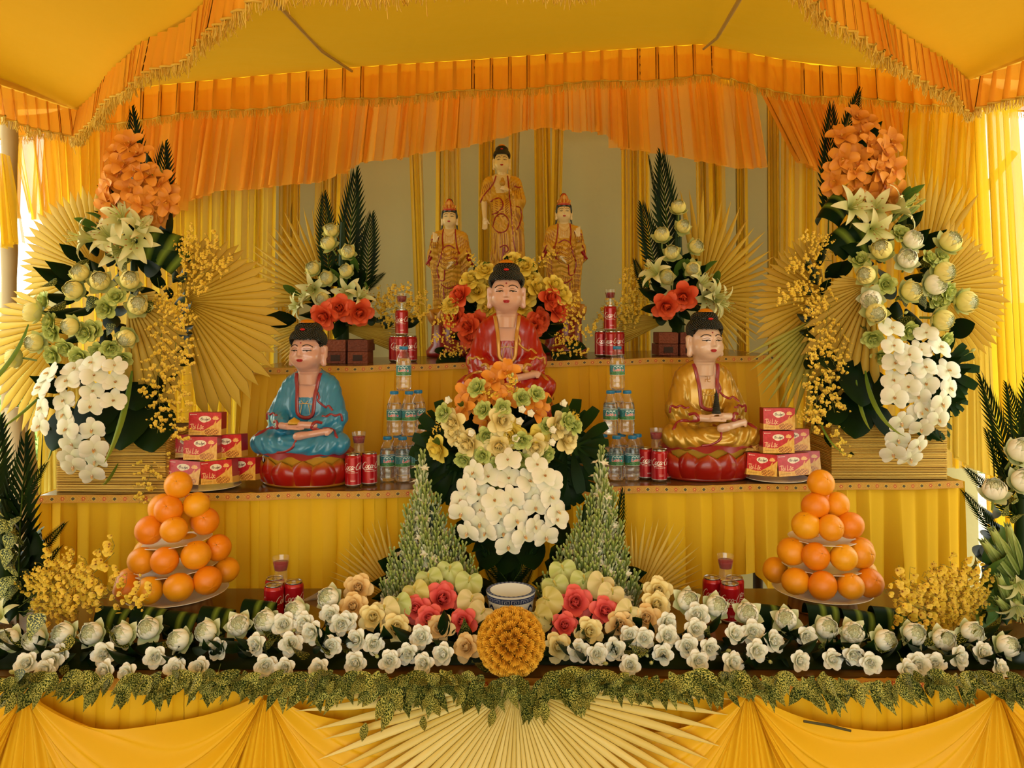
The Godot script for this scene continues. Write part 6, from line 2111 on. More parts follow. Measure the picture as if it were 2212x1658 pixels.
		for br in 9:
			var t0 := 0.22 + 0.70 * br / 8.0
			var p0: Vector3 = along(stem, t0)
			var side := 1.0 if br % 2 else -1.0
			var l := lerpf(0.32, 0.12, t0) * rng.randf_range(0.8, 1.2)
			var e := p0 + Vector3(side * l * 0.9, l * 0.55, rng.randf_range(-0.15, 0.25) * l)
			var mid := p0.lerp(e, 0.5) + Vector3(0, 0.04, 0)
			st.tube([p0, mid, e], [0.0035, 0.002], 3, hx("7d7a34"))
			for f in 5:
				var q := along([p0, mid, e], 0.2 + 0.8 * f / 4.0)
				var drop := q + Vector3(rng.randf_range(-0.03, 0.03), rng.randf_range(-0.035, 0.01), rng.randf_range(0.0, 0.04))
				st.tube([q, drop], [0.0016], 3, hx("7d7a34"))
				var sz := rng.randf_range(0.032, 0.054) * (0.5 if f == 4 else 1.0)
				fl.append(one, facing(drop, Vector3(rng.randf_range(-0.6, 0.6), rng.randf_range(-0.1, 0.5), 1.0), rng.randf_range(-0.5, 0.5), sz))
		kind_of("dancing_lady%d" % v, [["spray_stem", st.mesh(), M.leaf], ["small_yellow_blossoms", fl.mesh(), M.petal]])
	make_leaves()

func leaf_mesh(l: float, w: float, ca: Color, cb: Color, bend := 0.5, cup := 0.35, blunt := 0.85, nu := 4, nv := 8) -> ArrayMesh:
	# base at the origin, lying along +y, its upper side towards +z
	var mb := MB.new()
	mb.petal(PI / 2, 0.0, 0.0, PI / 2 - 0.05, PI / 2 - 0.05 - bend, l, w, cup, blunt, ca, cb, nu, nv)
	return mb.mesh()

func make_leaves() -> void:
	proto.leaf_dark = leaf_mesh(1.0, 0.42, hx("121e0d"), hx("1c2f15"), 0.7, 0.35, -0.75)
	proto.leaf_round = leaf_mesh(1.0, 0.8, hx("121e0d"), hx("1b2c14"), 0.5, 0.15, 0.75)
	proto.leaf_mid = leaf_mesh(1.0, 0.28, hx("3a5a22"), hx("5f7f34"), 0.8)
	proto.leaf_long = leaf_mesh(1.0, 0.10, hx("54701f"), hx("8a9a3c"), 0.9, 0.5, 0.8, 2, 10)
	proto.leaf_speck = leaf_mesh(1.0, 0.42, Color.WHITE, Color.WHITE, 0.8, 0.35, -0.72)
	# folded strap leaf, a loop with pale stripes
	var lp := MB.new()
	lp.grid(8, 16, func(u, v):
		var t: float = v * PI * 1.05
		return Vector3((u - 0.5) * 0.95 * (0.55 + 0.45 * sin(PI * (0.15 + v * 0.7))), 0.62 * sin(t) + 0.06, 0.44 * cos(t) * -1.0 + 0.05 * absf(u - 0.5)), func(u, v): return hx("15260f") if absf(fmod(u * 5.0, 1.0) - 0.5) > 0.14 or u < 0.25 else hx("6d8230"), true)
	proto.leaf_loop = lp.mesh()
	# swiss-cheese leaf: a heart cut into fingers
	var mo := MB.new()
	for s in [-1.0, 1.0]:
		for k in 6:
			var t := k / 5.0
			var a: float = lerpf(2.5, 0.25, t)
			var l: float = [0.62, 0.82, 0.88, 0.82, 0.72, 0.6][k]
			var base := Vector3(0, 0.30 * t - 0.05, 0)
			mo.grid(4, 6, func(u, v):
				var aw: float = a + (u - 0.5) * 0.36 * (0.5 + 0.7 * sin(PI * minf(v * 0.95, 1.0)))
				var r: float = v * l
				var d := Vector3(sin(aw) * s, cos(aw), 0)
				return base + d * r + Vector3(0, 0, 0.05 * sin(PI * v) + 0.02 * absf(u - 0.5) - 0.16 * r * r), func(_u, v): return hx("13200e").lerp(hx("1d3216"), v), s > 0.0)
	mo.grid(6, 8, func(u, v):
		var w: float = 0.34 * sin(PI * (0.1 + 0.85 * v))
		return Vector3((u - 0.5) * w, lerpf(-0.1, 0.82, v), 0.012 + 0.03 * sin(PI * v) - 0.1 * v * v), flat(hx("223a1b")), true)
	mo.tube([Vector3(0, -0.1, 0), Vector3(0, -0.7, -0.1)], [0.02], 5, hx("4a5f2a"))
	proto.leaf_cut = mo.mesh()
	# feather palm frond, 1 long
	var pf := MB.new()
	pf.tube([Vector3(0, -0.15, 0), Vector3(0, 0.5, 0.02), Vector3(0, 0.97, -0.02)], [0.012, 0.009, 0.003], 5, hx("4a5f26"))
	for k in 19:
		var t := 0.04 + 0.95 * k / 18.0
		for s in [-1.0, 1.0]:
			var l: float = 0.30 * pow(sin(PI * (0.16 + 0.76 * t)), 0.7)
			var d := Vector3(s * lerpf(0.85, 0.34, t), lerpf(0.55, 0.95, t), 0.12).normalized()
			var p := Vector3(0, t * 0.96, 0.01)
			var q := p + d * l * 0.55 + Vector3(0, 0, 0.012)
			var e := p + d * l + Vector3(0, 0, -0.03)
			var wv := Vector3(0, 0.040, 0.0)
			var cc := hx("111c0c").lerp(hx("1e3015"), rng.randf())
			var i0 := pf.add(p - wv * 0.35, cc)
			var i1 := pf.add(p + wv * 0.35, cc)
			var i2 := pf.add(q - wv, cc)
			var i3 := pf.add(q + wv * 0.6 + Vector3(0, 0, 0.006), cc)
			var i4 := pf.add(e, cc)
			pf.quad(i0, i1, i3, i2)
			pf.tri(i2, i3, i4)
	proto.frond = pf.mesh()

# a pleated fan leaf in the x-y plane: blades from angle a0 to a1, joined as far as joint, then free and tapering
func fan_leaf(n: int, a0: float, a1: float, joint: float, r0: float, ca: Color, cb: Color, length: Callable, arch: float, tip := 1.0, ridge := 0.045, stalk := false) -> ArrayMesh:
	var mb := MB.new()
	var da := (a1 - a0) / n
	for i in n:
		var a := a0 + da * (i + 0.5)
		var l: float = length.call((i + 0.5) / n) * rng.randf_range(0.95, 1.04)
		var cc := ca.lerp(cb, rng.randf())
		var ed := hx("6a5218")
		var rows := 7
		var s := mb.v.size()
		var sway := rng.randf_range(-0.25, 0.25) * da
		for j in rows + 1:
			var t := float(j) / rows
			var r := lerpf(r0, l, t)
			var free := clampf((t - joint) / maxf(1.0 - joint, 0.01), 0.0, 1.0)
			var hw := tan(absf(da) * 0.5) * lerpf(r, minf(r, lerpf(r0, l, joint)), minf(free * 3.0, 1.0)) * (1.0 - pow(free, 1.3) * tip)
			var aa := a + sway * free
			var d := Vector3(cos(aa), sin(aa), 0)
			var sd := Vector3(-sin(aa), cos(aa), 0)
			var zz := -arch * r * r
			var rg := ridge * sin(PI * minf(0.12 + t * 0.9, 1.0)) * l * 0.35 * (1.0 - 0.8 * free)
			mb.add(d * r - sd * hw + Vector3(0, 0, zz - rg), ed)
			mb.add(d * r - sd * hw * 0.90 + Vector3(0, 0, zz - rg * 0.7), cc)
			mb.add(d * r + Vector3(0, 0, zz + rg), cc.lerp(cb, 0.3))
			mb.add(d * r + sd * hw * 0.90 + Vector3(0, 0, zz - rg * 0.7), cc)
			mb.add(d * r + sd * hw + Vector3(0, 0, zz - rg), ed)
		for j in rows:
			for k in 4:
				var q := s + j * 5 + k
				mb.quad(q, q + 5, q + 6, q + 1)
	if stalk: mb.tube([Vector3(0, 0, -0.004), Vector3(cos((a0 + a1) / 2), sin((a0 + a1) / 2), -0.05) * -0.25], [0.012, 0.010], 6, hx("a89a3c"))
	return mb.mesh()

# puts one flower of a kind under a bouquet as a part with its sub-parts, or at top level as a thing
func bloom(t: Node3D, called: String, kind: String, at: Vector3, n: Vector3, size: float, roll := 0.0) -> Node3D:
	var rows: Array = proto["f_" + kind]
	var xf := facing(at - t.position, n, roll, size)
	var o := part(t, called, rows[0][1], rows[0][2], xf)
	for i in range(1, rows.size()):
		part(o, rows[i][0], rows[i][1], rows[i][2])
	return o

func bloom_thing(called: String, kind: String, at: Vector3, n: Vector3, size: float, roll: float, said: String, cat: String, group: String) -> Node3D:
	var rows: Array = proto["f_" + kind]
	var o := thing(called, said, cat, Vector3.ZERO, group)
	o.transform = facing(at, n, roll, size)
	for r in rows:
		part(o, r[0], r[1], r[2])
	return o

# a leaf or frond from its base towards its tip; its face turns to 'face'
func lay(t: Node3D, called: String, mesh: Mesh, m: Material, base: Vector3, tip: Vector3, face: Vector3, wide := 1.0) -> MeshInstance3D:
	var y := tip - base
	var l := y.length()
	y /= l
	var z := (face - y * face.dot(y)).normalized()
	var x := y.cross(z)
	return part(t, called, mesh, m, Transform3D(Basis(x * l * wide, y * l, z * l), base - t.position))

func fan_at(t: Node3D, called: String, mesh: Mesh, at: Vector3, face: Vector3, roll := 0.0) -> MeshInstance3D:
	var z := face.normalized()
	var x := Vector3.UP.cross(z).normalized()
	var y := z.cross(x)
	return part(t, called, mesh, M.fan, Transform3D(Basis(x, y, z).rotated(z, roll), at - t.position))

# ---------------------------------------------------------------- bouquets
# places blooms of one sort; the list is in pixels of a 2.961-fold enlargement whose corner is 'o'
func sow(t: Node3D, called: String, kinds: Array, o: Vector2, list: Array, d: float, px: float, c: Vector2, spread := 0.006, bulge := 0.0) -> void:
	for i in list.size():
		var x: float = o.x + list[i][0] / 2.961
		var y: float = o.y + list[i][1] / 2.961
		var dd := d + 0.012 * sin(i * 2.1) + bulge * (pow(x - c.x, 2.0) + pow(y - c.y, 2.0)) / 10000.0
		var n := Vector3((x - c.x) * spread + rng.randf_range(-0.4, 0.4), -(y - c.y) * spread + rng.randf_range(-0.2, 0.35), 1.0)
		if list[i].size() > 2:
			n = Vector3(list[i][2], list[i][3], 0.5)
		bloom(t, called, kinds[i % kinds.size()], P(x, y, dd), n, px * 0.5 * dd / F * rng.randf_range(0.92, 1.08), rng.randf_range(-0.35, 0.35))

func leaves(t: Node3D, called: String, mesh: Mesh, m: Material, list: Array, d: float, wide := 1.0, toward := 0.25) -> void:
	# each row: base px, tip px
	for q in list:
		var a := P(q[0], q[1], d + 0.03)
		var b := P(q[2], q[3], d - 0.02 if q.size() < 5 else d + q[4])
		lay(t, called, mesh, m, a, b, Vector3(rng.randf_range(-0.4, 0.4), toward + rng.randf_range(-0.2, 0.2), 1.0), wide)

func sprays(t: Node3D, list: Array, d: float) -> void:
	for i in list.size():
		var q: Array = list[i]
		var a := P(q[0], q[1], d + 0.02)
		var b := P(q[2], q[3], d - 0.04 + 0.02 * (i % 3))
		var rows: Array = proto["f_dancing_lady%d" % (i % 4)]
		var s := lay(t, "orchid_spray", rows[0][1], rows[0][2], a, b, Vector3(rng.randf_range(-0.3, 0.3), 0.1, 1.0))
		part(s, rows[1][0], rows[1][1], rows[1][2]).set_meta("kind", "stuff")

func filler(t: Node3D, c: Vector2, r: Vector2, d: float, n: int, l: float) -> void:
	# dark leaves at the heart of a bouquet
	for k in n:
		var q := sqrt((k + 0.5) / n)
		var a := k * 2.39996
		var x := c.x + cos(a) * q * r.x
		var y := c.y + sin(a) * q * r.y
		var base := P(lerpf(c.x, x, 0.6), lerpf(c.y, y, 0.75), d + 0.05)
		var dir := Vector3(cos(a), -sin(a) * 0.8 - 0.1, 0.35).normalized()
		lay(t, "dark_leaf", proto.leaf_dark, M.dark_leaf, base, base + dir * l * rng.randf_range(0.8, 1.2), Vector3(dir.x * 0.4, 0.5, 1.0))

func stem_core(t: Node3D, px: float, y0: float, y1: float, d: float, r: float) -> void:
	var mb := MB.new()
	var a := P(px, y0, d) - t.position
	var b := P(px, y1, d) - t.position
	mb.tube([b, b.lerp(a, 0.5), a], [r, r * 0.8, r * 0.35], 9, hx("26351a"))
	part(t, "bundled_stems", mb.mesh(), M.leaf)

const FA := "b8901a"
const FB := "cfac36"

func tall_bouquet_left() -> void:
	var t := thing("flower_arrangement", "tall left bouquet with orange orchids on top and white orchids hanging over its straw box", "bouquet", Vector3(P(240, 0, 2.94).x, TOP_MID + 0.2, -2.94))
	var ca := hx(FA)
	var cb := hx(FB)
	var pm := 2.98 / F
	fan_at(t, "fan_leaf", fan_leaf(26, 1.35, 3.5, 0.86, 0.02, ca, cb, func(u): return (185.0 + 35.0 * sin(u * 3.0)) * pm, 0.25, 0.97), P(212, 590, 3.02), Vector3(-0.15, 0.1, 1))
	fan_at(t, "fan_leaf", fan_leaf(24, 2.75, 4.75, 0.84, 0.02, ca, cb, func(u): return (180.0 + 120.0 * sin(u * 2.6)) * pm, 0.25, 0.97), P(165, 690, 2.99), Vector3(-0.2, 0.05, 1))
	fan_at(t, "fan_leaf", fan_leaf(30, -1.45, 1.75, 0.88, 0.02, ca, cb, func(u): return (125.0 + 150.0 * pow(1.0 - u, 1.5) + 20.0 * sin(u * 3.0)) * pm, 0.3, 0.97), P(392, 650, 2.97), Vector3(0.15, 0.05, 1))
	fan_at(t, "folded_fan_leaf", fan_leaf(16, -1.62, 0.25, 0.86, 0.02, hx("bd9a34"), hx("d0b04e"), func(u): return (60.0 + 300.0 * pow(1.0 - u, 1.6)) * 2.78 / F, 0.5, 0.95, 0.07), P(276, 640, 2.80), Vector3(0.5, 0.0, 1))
	lay(t, "palm_frond", proto.frond, M.dark_leaf, P(312, 470, 3.0), P(286, 240, 2.98), Vector3(0, 0, 1), 0.62)
	lay(t, "palm_frond", proto.frond, M.dark_leaf, P(345, 520, 2.98), P(356, 312, 2.98), Vector3(0.1, 0, 1), 0.75)
	stem_core(t, 290, 330, 930, 2.93, 0.018)
	filler(t, Vector2(215, 640), Vector2(95, 150), 2.86, 26, 0.12)
	filler(t, Vector2(300, 430), Vector2(70, 100), 2.9, 12, 0.10)
	filler(t, Vector2(180, 880), Vector2(70, 110), 2.80, 14, 0.12)
	filler(t, Vector2(365, 690), Vector2(45, 170), 2.90, 22, 0.11)
	filler(t, Vector2(330, 900), Vector2(45, 90), 2.84, 12, 0.11)
	var c := Vector2(300, 400)
	sow(t, "orange_orchid", ["boat_orchid0", "boat_orchid1", "boat_orchid2"], Vector2.ZERO, [[830, 915], [745, 975], [880, 985], [800, 1040], [760, 1105], [870, 1100], [700, 1190], [790, 1225], [950, 1115], [1015, 1155], [680, 1260], [720, 1300], [830, 1200], [925, 1200], [900, 1285], [970, 1280], [1045, 1235], [1065, 1295], [690, 1325], [1020, 1375], [880, 1340], [770, 1320], [960, 1340]], 2.80, 62, c, 0.008, 0.05)
	c = Vector2(230, 520)
	sow(t, "cream_lily", ["lily0", "lily1"], Vector2.ZERO, [[775, 1385], [680, 1500], [855, 1545], [520, 1520, -1.0, 0.1], [760, 1600], [905, 1450, 0.7, 0.4]], 2.78, 92, c)
	leaves(t, "lily_leaf", proto.leaf_mid, M.leaf, [[215, 500, 158, 455], [215, 510, 165, 490], [225, 480, 190, 440], [330, 400, 380, 355], [320, 420, 365, 375]], 2.84)
	leaves(t, "strap_leaf", proto.leaf_loop, M.dark_leaf, [[330, 545, 345, 470], [360, 560, 385, 505]], 2.84, 1.4)
	leaves(t, "round_leaf", proto.leaf_round, M.dark_leaf, [[345, 490, 396, 470], [320, 555, 360, 600]], 2.85)
	c = Vector2(190, 680)
	sow(t, "lotus_flower", ["lotus10", "lotus11", "lotus12"], Vector2.ZERO, [[515, 120], [640, 170], [830, 165], [475, 225], [880, 325], [455, 455], [810, 530], [225, 560], [215, 365, -0.8, 0.1], [95, 660, -1.0, 0.0]].map(func(q): return [q[0], q[1] + 1629] + q.slice(2)), 2.74, 52, c, 0.005, 0.02)
	sow(t, "green_lisianthus", ["lisianthus_green0", "lisianthus_green1", "lisianthus_green2"], Vector2(0, 550), [[310, 430], [670, 340], [740, 265], [590, 480], [415, 600], [500, 655], [330, 645], [630, 620], [710, 600], [325, 495], [270, 300], [540, 500], [780, 670]], 2.76, 40, c, 0.006, 0.02)
	leaves(t, "speckled_leaf", proto.leaf_speck, M.speckled_dark, [[190, 560, 160, 590], [250, 540, 225, 570], [330, 650, 290, 690], [140, 650, 105, 690], [230, 700, 260, 740], [190, 640, 220, 690], [260, 560, 300, 590], [120, 600, 90, 640], [290, 620, 320, 650]], 2.79, 1.1)
	sow(t, "white_orchid", ["moth_orchid0", "moth_orchid1", "moth_orchid2"], Vector2(0, 550), [[310, 760], [480, 730], [600, 770], [735, 710], [735, 810], [430, 805], [590, 870], [725, 930], [260, 850], [410, 930], [265, 975], [580, 965], [410, 1020], [255, 1090], [430, 1110], [590, 1115], [460, 1205], [600, 1240], [455, 1290], [610, 1315], [470, 1350], [590, 1405], [590, 690]], 2.70, 54, Vector2(170, 900), 0.006, 0.01)
	leaves(t, "round_leaf", proto.leaf_round, M.dark_leaf, [[250, 850, 240, 950], [215, 830, 205, 965], [300, 830, 300, 900], [270, 830, 285, 985], [320, 870, 345, 990], [140, 880, 135, 985]], 2.79)
	leaves(t, "long_leaf", proto.leaf_long, M.leaf, [[285, 800, 248, 1052, -0.06], [255, 1000, 200, 1108, -0.14], [96, 845, 0, 950], [60, 700, -20, 960], [120, 930, 108, 1020]], 2.76, 0.5)
	sprays(t, [[360, 560, 440, 500], [370, 570, 470, 560], [365, 590, 450, 640], [360, 620, 400, 720], [370, 650, 430, 700], [350, 660, 345, 780], [375, 690, 410, 800], [350, 720, 320, 860], [380, 740, 400, 880], [350, 800, 350, 940], [340, 840, 390, 960], [330, 860, 300, 960], [340, 600, 380, 690], [390, 590, 520, 580], [380, 610, 490, 520], [325, 930, 318, 1088]], 2.82)

func tall_bouquet_right() -> void:
	var t := thing("flower_arrangement", "tall right bouquet with orange orchids on top and white orchids hanging over its straw box", "bouquet", Vector3(P(1921, 0, 3.14).x, TOP_MID + 0.2, -3.14))
	var ca := hx(FA)
	var cb := hx(FB)
	var pm := 3.15 / F
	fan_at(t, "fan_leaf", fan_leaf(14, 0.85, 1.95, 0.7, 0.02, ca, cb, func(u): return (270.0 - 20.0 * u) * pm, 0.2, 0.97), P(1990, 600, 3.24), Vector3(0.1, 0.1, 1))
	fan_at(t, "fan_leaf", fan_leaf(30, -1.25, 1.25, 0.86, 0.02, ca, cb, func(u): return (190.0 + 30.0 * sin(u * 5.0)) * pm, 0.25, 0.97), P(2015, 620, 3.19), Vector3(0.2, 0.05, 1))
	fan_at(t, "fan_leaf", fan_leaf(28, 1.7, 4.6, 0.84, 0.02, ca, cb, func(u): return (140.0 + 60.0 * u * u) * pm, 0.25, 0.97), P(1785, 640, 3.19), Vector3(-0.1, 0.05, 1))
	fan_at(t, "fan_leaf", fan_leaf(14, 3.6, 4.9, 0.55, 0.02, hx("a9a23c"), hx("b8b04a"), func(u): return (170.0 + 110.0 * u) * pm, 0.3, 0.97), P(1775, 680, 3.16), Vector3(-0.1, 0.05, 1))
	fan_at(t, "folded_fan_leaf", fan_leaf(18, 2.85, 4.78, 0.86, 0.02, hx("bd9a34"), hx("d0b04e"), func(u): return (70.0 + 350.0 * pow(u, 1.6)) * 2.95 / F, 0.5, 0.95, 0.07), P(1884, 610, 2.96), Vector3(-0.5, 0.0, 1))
	lay(t, "palm_frond", proto.frond, M.dark_leaf, P(1790, 470, 3.2), P(1796, 230, 3.16), Vector3(-0.35, 0, 1), 0.55)
	lay(t, "palm_frond", proto.frond, M.dark_leaf, P(1800, 360, 3.2), P(1856, 196, 3.18), Vector3(0.1, 0, 1), 0.62)
	stem_core(t, 1865, 300, 920, 3.12, 0.018)
	filler(t, Vector2(1945, 600), Vector2(100, 140), 3.05, 26, 0.12)
	filler(t, Vector2(1850, 380), Vector2(60, 110), 3.09, 12, 0.10)
	filler(t, Vector2(1975, 830), Vector2(80, 120), 3.01, 16, 0.12)
	filler(t, Vector2(1775, 680), Vector2(45, 170), 3.08, 22, 0.11)
	filler(t, Vector2(1800, 880), Vector2(50, 90), 3.04, 14, 0.11)
	var c := Vector2(1860, 350)
	sow(t, "orange_orchid", ["boat_orchid0", "boat_orchid1", "boat_orchid2"], Vector2(1480, 0), [[1090, 750], [1150, 790], [1000, 870], [1120, 850], [1030, 960], [1010, 1015], [1100, 1015], [1200, 1010], [1180, 930], [1270, 960], [1310, 900], [1230, 1085], [1315, 1070], [980, 1085], [955, 1155], [1090, 1145], [1180, 1185], [1280, 1175], [1345, 1240], [975, 1235], [1300, 1285], [1190, 1255], [1060, 1260], [1080, 1080], [1250, 1010]], 2.97, 62, c, 0.008, 0.05)
	c = Vector2(1880, 470)
	sow(t, "cream_lily", ["lily0", "lily1"], Vector2(1480, 0), [[1085, 1315], [1220, 1330], [1215, 1475], [1400, 1320, 0.8, 0.4]], 2.94, 92, c)
	for q in [[1935, 470, 1985, 415], [1940, 480, 2000, 430], [1925, 480, 1965, 430]]:
		var rows: Array = proto.f_lily_bud
		lay(t, "lily_bud", rows[0][1], rows[0][2], P(q[0], q[1], 3.0), P((q[0] + q[2]) / 2.0, (q[1] + q[3]) / 2.0, 2.98), Vector3(0, 0, 1))
	leaves(t, "lily_leaf", proto.leaf_mid, M.leaf, [[1935, 460, 1985, 378], [1940, 450, 1975, 390], [1930, 470, 1990, 400]], 3.02)
	leaves(t, "strap_leaf", proto.leaf_loop, M.dark_leaf, [[1800, 470, 1780, 430], [1830, 530, 1800, 480], [1850, 545, 1835, 490]], 3.0, 1.4)
	leaves(t, "speckled_leaf", proto.leaf_speck, M.speckled_dark, [[1850, 500, 1815, 470], [1860, 520, 1845, 480], [1950, 500, 1985, 480], [1960, 640, 1925, 670], [1900, 600, 1930, 640], [2000, 640, 1970, 680], [1990, 560, 2020, 590], [1940, 700, 1990, 680], [1880, 700, 1850, 730]], 2.98, 1.1)
	c = Vector2(1960, 610)
	sow(t, "lotus_flower", ["lotus10", "lotus01", "lotus12"], Vector2(1480, 550), [[1260, -30], [1420, 30], [1160, 130], [1440, 235], [1590, 190], [1650, 110], [1790, 300], [1190, 285], [1220, 370], [1640, 415], [1450, -90], [1690, -80]], 2.90, 56, c, 0.005, 0.02)
	sow(t, "green_lisianthus", ["lisianthus_green0", "lisianthus_green1", "lisianthus_green2"], Vector2(1480, 550), [[1285, 190], [1120, 30], [1570, 20], [1640, 15], [1640, 300], [1200, 540], [1435, 490], [1250, 660], [1670, 550], [1380, -140], [1600, 280], [1690, 240]], 2.92, 40, c, 0.006, 0.02)
	for q in [[1715, 190], [1840, 610], [1410, 370], [1175, 110]]:
		bloom(t, "bud", "bud", P(1480 + q[0] / 2.961, 550 + q[1] / 2.961, 2.92), Vector3(0.4, 0.4, 0.6), 0.014)
	sow(t, "white_orchid", ["moth_orchid0", "moth_orchid1", "moth_orchid2"], Vector2(1480, 550), [[1320, 470], [1540, 500], [1330, 580], [1500, 610], [1630, 590], [1430, 640], [1350, 690], [1440, 710], [1530, 720], [1680, 740], [1330, 800], [1430, 840], [1540, 820], [1690, 850], [1340, 910], [1490, 900], [1530, 980], [1640, 950], [1380, 1070], [1500, 1000], [1620, 1050], [1510, 1110], [1360, 1180], [1490, 1220], [1330, 1270], [1440, 1300]], 2.88, 53, Vector2(1980, 850), 0.006, 0.01)
	leaves(t, "cut_leaf", proto.leaf_cut, M.dark_leaf, [[2020, 800, 2110, 745], [2020, 830, 2105, 830], [2030, 850, 2085, 900], [2010, 900, 2040, 960]], 3.03, 1.0)
	leaves(t, "round_leaf", proto.leaf_round, M.dark_leaf, [[2050, 715, 2112, 700], [1800, 760, 1760, 800], [1860, 780, 1840, 890], [1885, 800, 1880, 900], [1850, 850, 1835, 960], [1910, 880, 1905, 960], [1800, 850, 1800, 930]], 3.0)
	leaves(t, "long_leaf", proto.leaf_long, M.leaf, [[1870, 800, 1896, 1012, -0.12], [1770, 900, 1795, 1010], [1850, 820, 1860, 960]], 2.96, 0.6)
	sprays(t, [[1790, 560, 1720, 500], [1800, 570, 1680, 570], [1790, 590, 1700, 620], [1790, 600, 1740, 690], [1800, 640, 1720, 680], [1800, 660, 1770, 770], [1790, 690, 1730, 780], [1790, 730, 1740, 850], [1810, 760, 1790, 880], [1790, 800, 1730, 930], [1800, 830, 1790, 980], [1780, 860, 1715, 910], [1780, 640, 1660, 640], [1810, 560, 1770, 500], [1820, 700, 1800, 800]], 2.99)

func back_bouquets() -> void:
	var ca := hx(FA)
	var cb := hx(FB)
	var pm := 3.75 / F
	var t := thing("flower_arrangement", "back left bouquet on bricks: tall dark palm frond, cream lotus and three coral roses", "bouquet", Vector3(P(752, 0, 3.66).x, back_y(-0.7) + 0.107, -3.66))
	fan_at(t, "fan_leaf", fan_leaf(22, 1.35, 3.25, 0.55, 0.02, ca, cb, func(u): return (225.0 - 40.0 * absf(u - 0.4)) * pm, 0.15, 1.0), P(712, 650, 3.74), Vector3(-0.1, 0.1, 1))
	fan_at(t, "fan_leaf", fan_leaf(16, -0.42, 0.12, 0.6, 0.02, ca, cb, func(u): return (205.0 - 60.0 * u) * pm, 0.15, 1.0), P(725, 705, 3.74), Vector3(0.1, 0.4, 1))
	fan_at(t, "fan_leaf", fan_leaf(14, 3.25, 4.1, 0.8, 0.02, hx("b09c48"), cb, func(u): return (135.0 - 10.0 * u) * pm, 0.15, 1.0), P(705, 690, 3.62), Vector3(-0.1, 0.3, 1))
	for q in [[748, 640, 768, 372, 0.62], [790, 625, 803, 462, 0.8], [712, 600, 700, 420, 0.7], [770, 640, 830, 590, 0.7]]:
		lay(t, "palm_frond", proto.frond, M.dark_leaf, P(q[0], q[1], 3.74), P(q[2], q[3], 3.72), Vector3(0, 0, 1), q[4])
	stem_core(t, 740, 480, 745, 3.68, 0.03)
	filler(t, Vector2(740, 640), Vector2(70, 60), 3.62, 24, 0.13)
	var c := Vector2(725, 620)
	sow(t, "lotus_flower", ["lotus10", "lotus11", "lotus12"], Vector2.ZERO, [[715, 498], [710, 526], [752, 544], [676, 580], [706, 600], [748, 585], [697, 645]].map(func(q): return [q[0] * 2.961, q[1] * 2.961]), 3.56, 38, c, 0.005, 0.03)
	sow(t, "cream_lily", ["lily0", "lily1"], Vector2.ZERO, [[655, 640, -0.8, 0.3], [637, 662, -0.8, -0.2], [782, 638, 0.6, 0.5], [676, 625], [750, 632]].map(func(q): return [q[0] * 2.961, q[1] * 2.961] + q.slice(2)), 3.56, 66, c)
	sow(t, "coral_rose", ["rose_flame0", "rose_flame1"], Vector2.ZERO, [[733, 665], [777, 676], [697, 684]].map(func(q): return [q[0] * 2.961, q[1] * 2.961]), 3.50, 50, c)
	leaves(t, "lily_leaf", proto.leaf_mid, M.leaf, [[650, 640, 600, 608], [770, 590, 760, 530], [745, 620, 740, 560], [735, 620, 725, 560], [780, 640, 810, 600]], 3.6)
	leaves(t, "dark_leaf", proto.leaf_dark, M.dark_leaf, [[720, 690, 700, 720], [750, 690, 760, 715], [790, 690, 830, 700], [640, 690, 545, 690]], 3.55)
	leaves(t, "dark_leaf", proto.leaf_dark, M.dark_leaf, [[810, 690, 870, 705], [860, 690, 930, 702]], 3.76)
	sprays(t, [[780, 660, 870, 640], [790, 670, 920, 660], [790, 680, 930, 690], [800, 670, 900, 620], [800, 690, 880, 690], [860, 690, 935, 640]], 3.74)

	t = thing("flower_arrangement", "back right bouquet on bricks: tall dark palm frond, cream lotus and two coral roses", "bouquet", Vector3(P(1462, 0, 3.76).x, back_y(0.75) + 0.107, -3.76))
	fan_at(t, "fan_leaf", fan_leaf(30, -1.35, 1.75, 0.55, 0.02, ca, cb, func(u): return (135.0 + 120.0 * u) * pm, 0.15, 1.0), P(1512, 640, 3.84), Vector3(0.1, 0.1, 1))
	fan_at(t, "fan_leaf", fan_leaf(16, 2.95, 3.62, 0.6, 0.02, ca, cb, func(u): return (150.0 + 40.0 * u) * pm, 0.15, 1.0), P(1450, 690, 3.85), Vector3(-0.1, 0.4, 1))
	for q in [[1448, 590, 1428, 333, 0.62], [1420, 600, 1386, 440, 0.8], [1440, 560, 1402, 345, 0.12], [1400, 640, 1370, 560, 0.8]]:
		lay(t, "palm_frond", proto.frond, M.dark_leaf, P(q[0], q[1], 3.84), P(q[2], q[3], 3.82), Vector3(0, 0, 1), q[4])
	stem_core(t, 1465, 450, 730, 3.78, 0.03)
	filler(t, Vector2(1460, 630), Vector2(75, 60), 3.72, 24, 0.13)
	c = Vector2(1465, 600)
	sow(t, "lotus_flower", ["lotus10", "lotus11", "lotus12"], Vector2.ZERO, [[1466, 449], [1475, 490], [1430, 508], [1503, 533], [1451, 546], [1497, 580], [1440, 598]].map(func(q): return [q[0] * 2.961, q[1] * 2.961]), 3.66, 40, c, 0.005, 0.03)
	sow(t, "cream_lily", ["lily0", "lily1"], Vector2.ZERO, [[1412, 585, -0.6, 0.4], [1520, 610, 0.5, 0.5], [1548, 640, 0.6, 0.0], [1560, 655, 0.8, -0.4], [1528, 645]].map(func(q): return [q[0] * 2.961, q[1] * 2.961] + q.slice(2)), 3.64, 76, c)
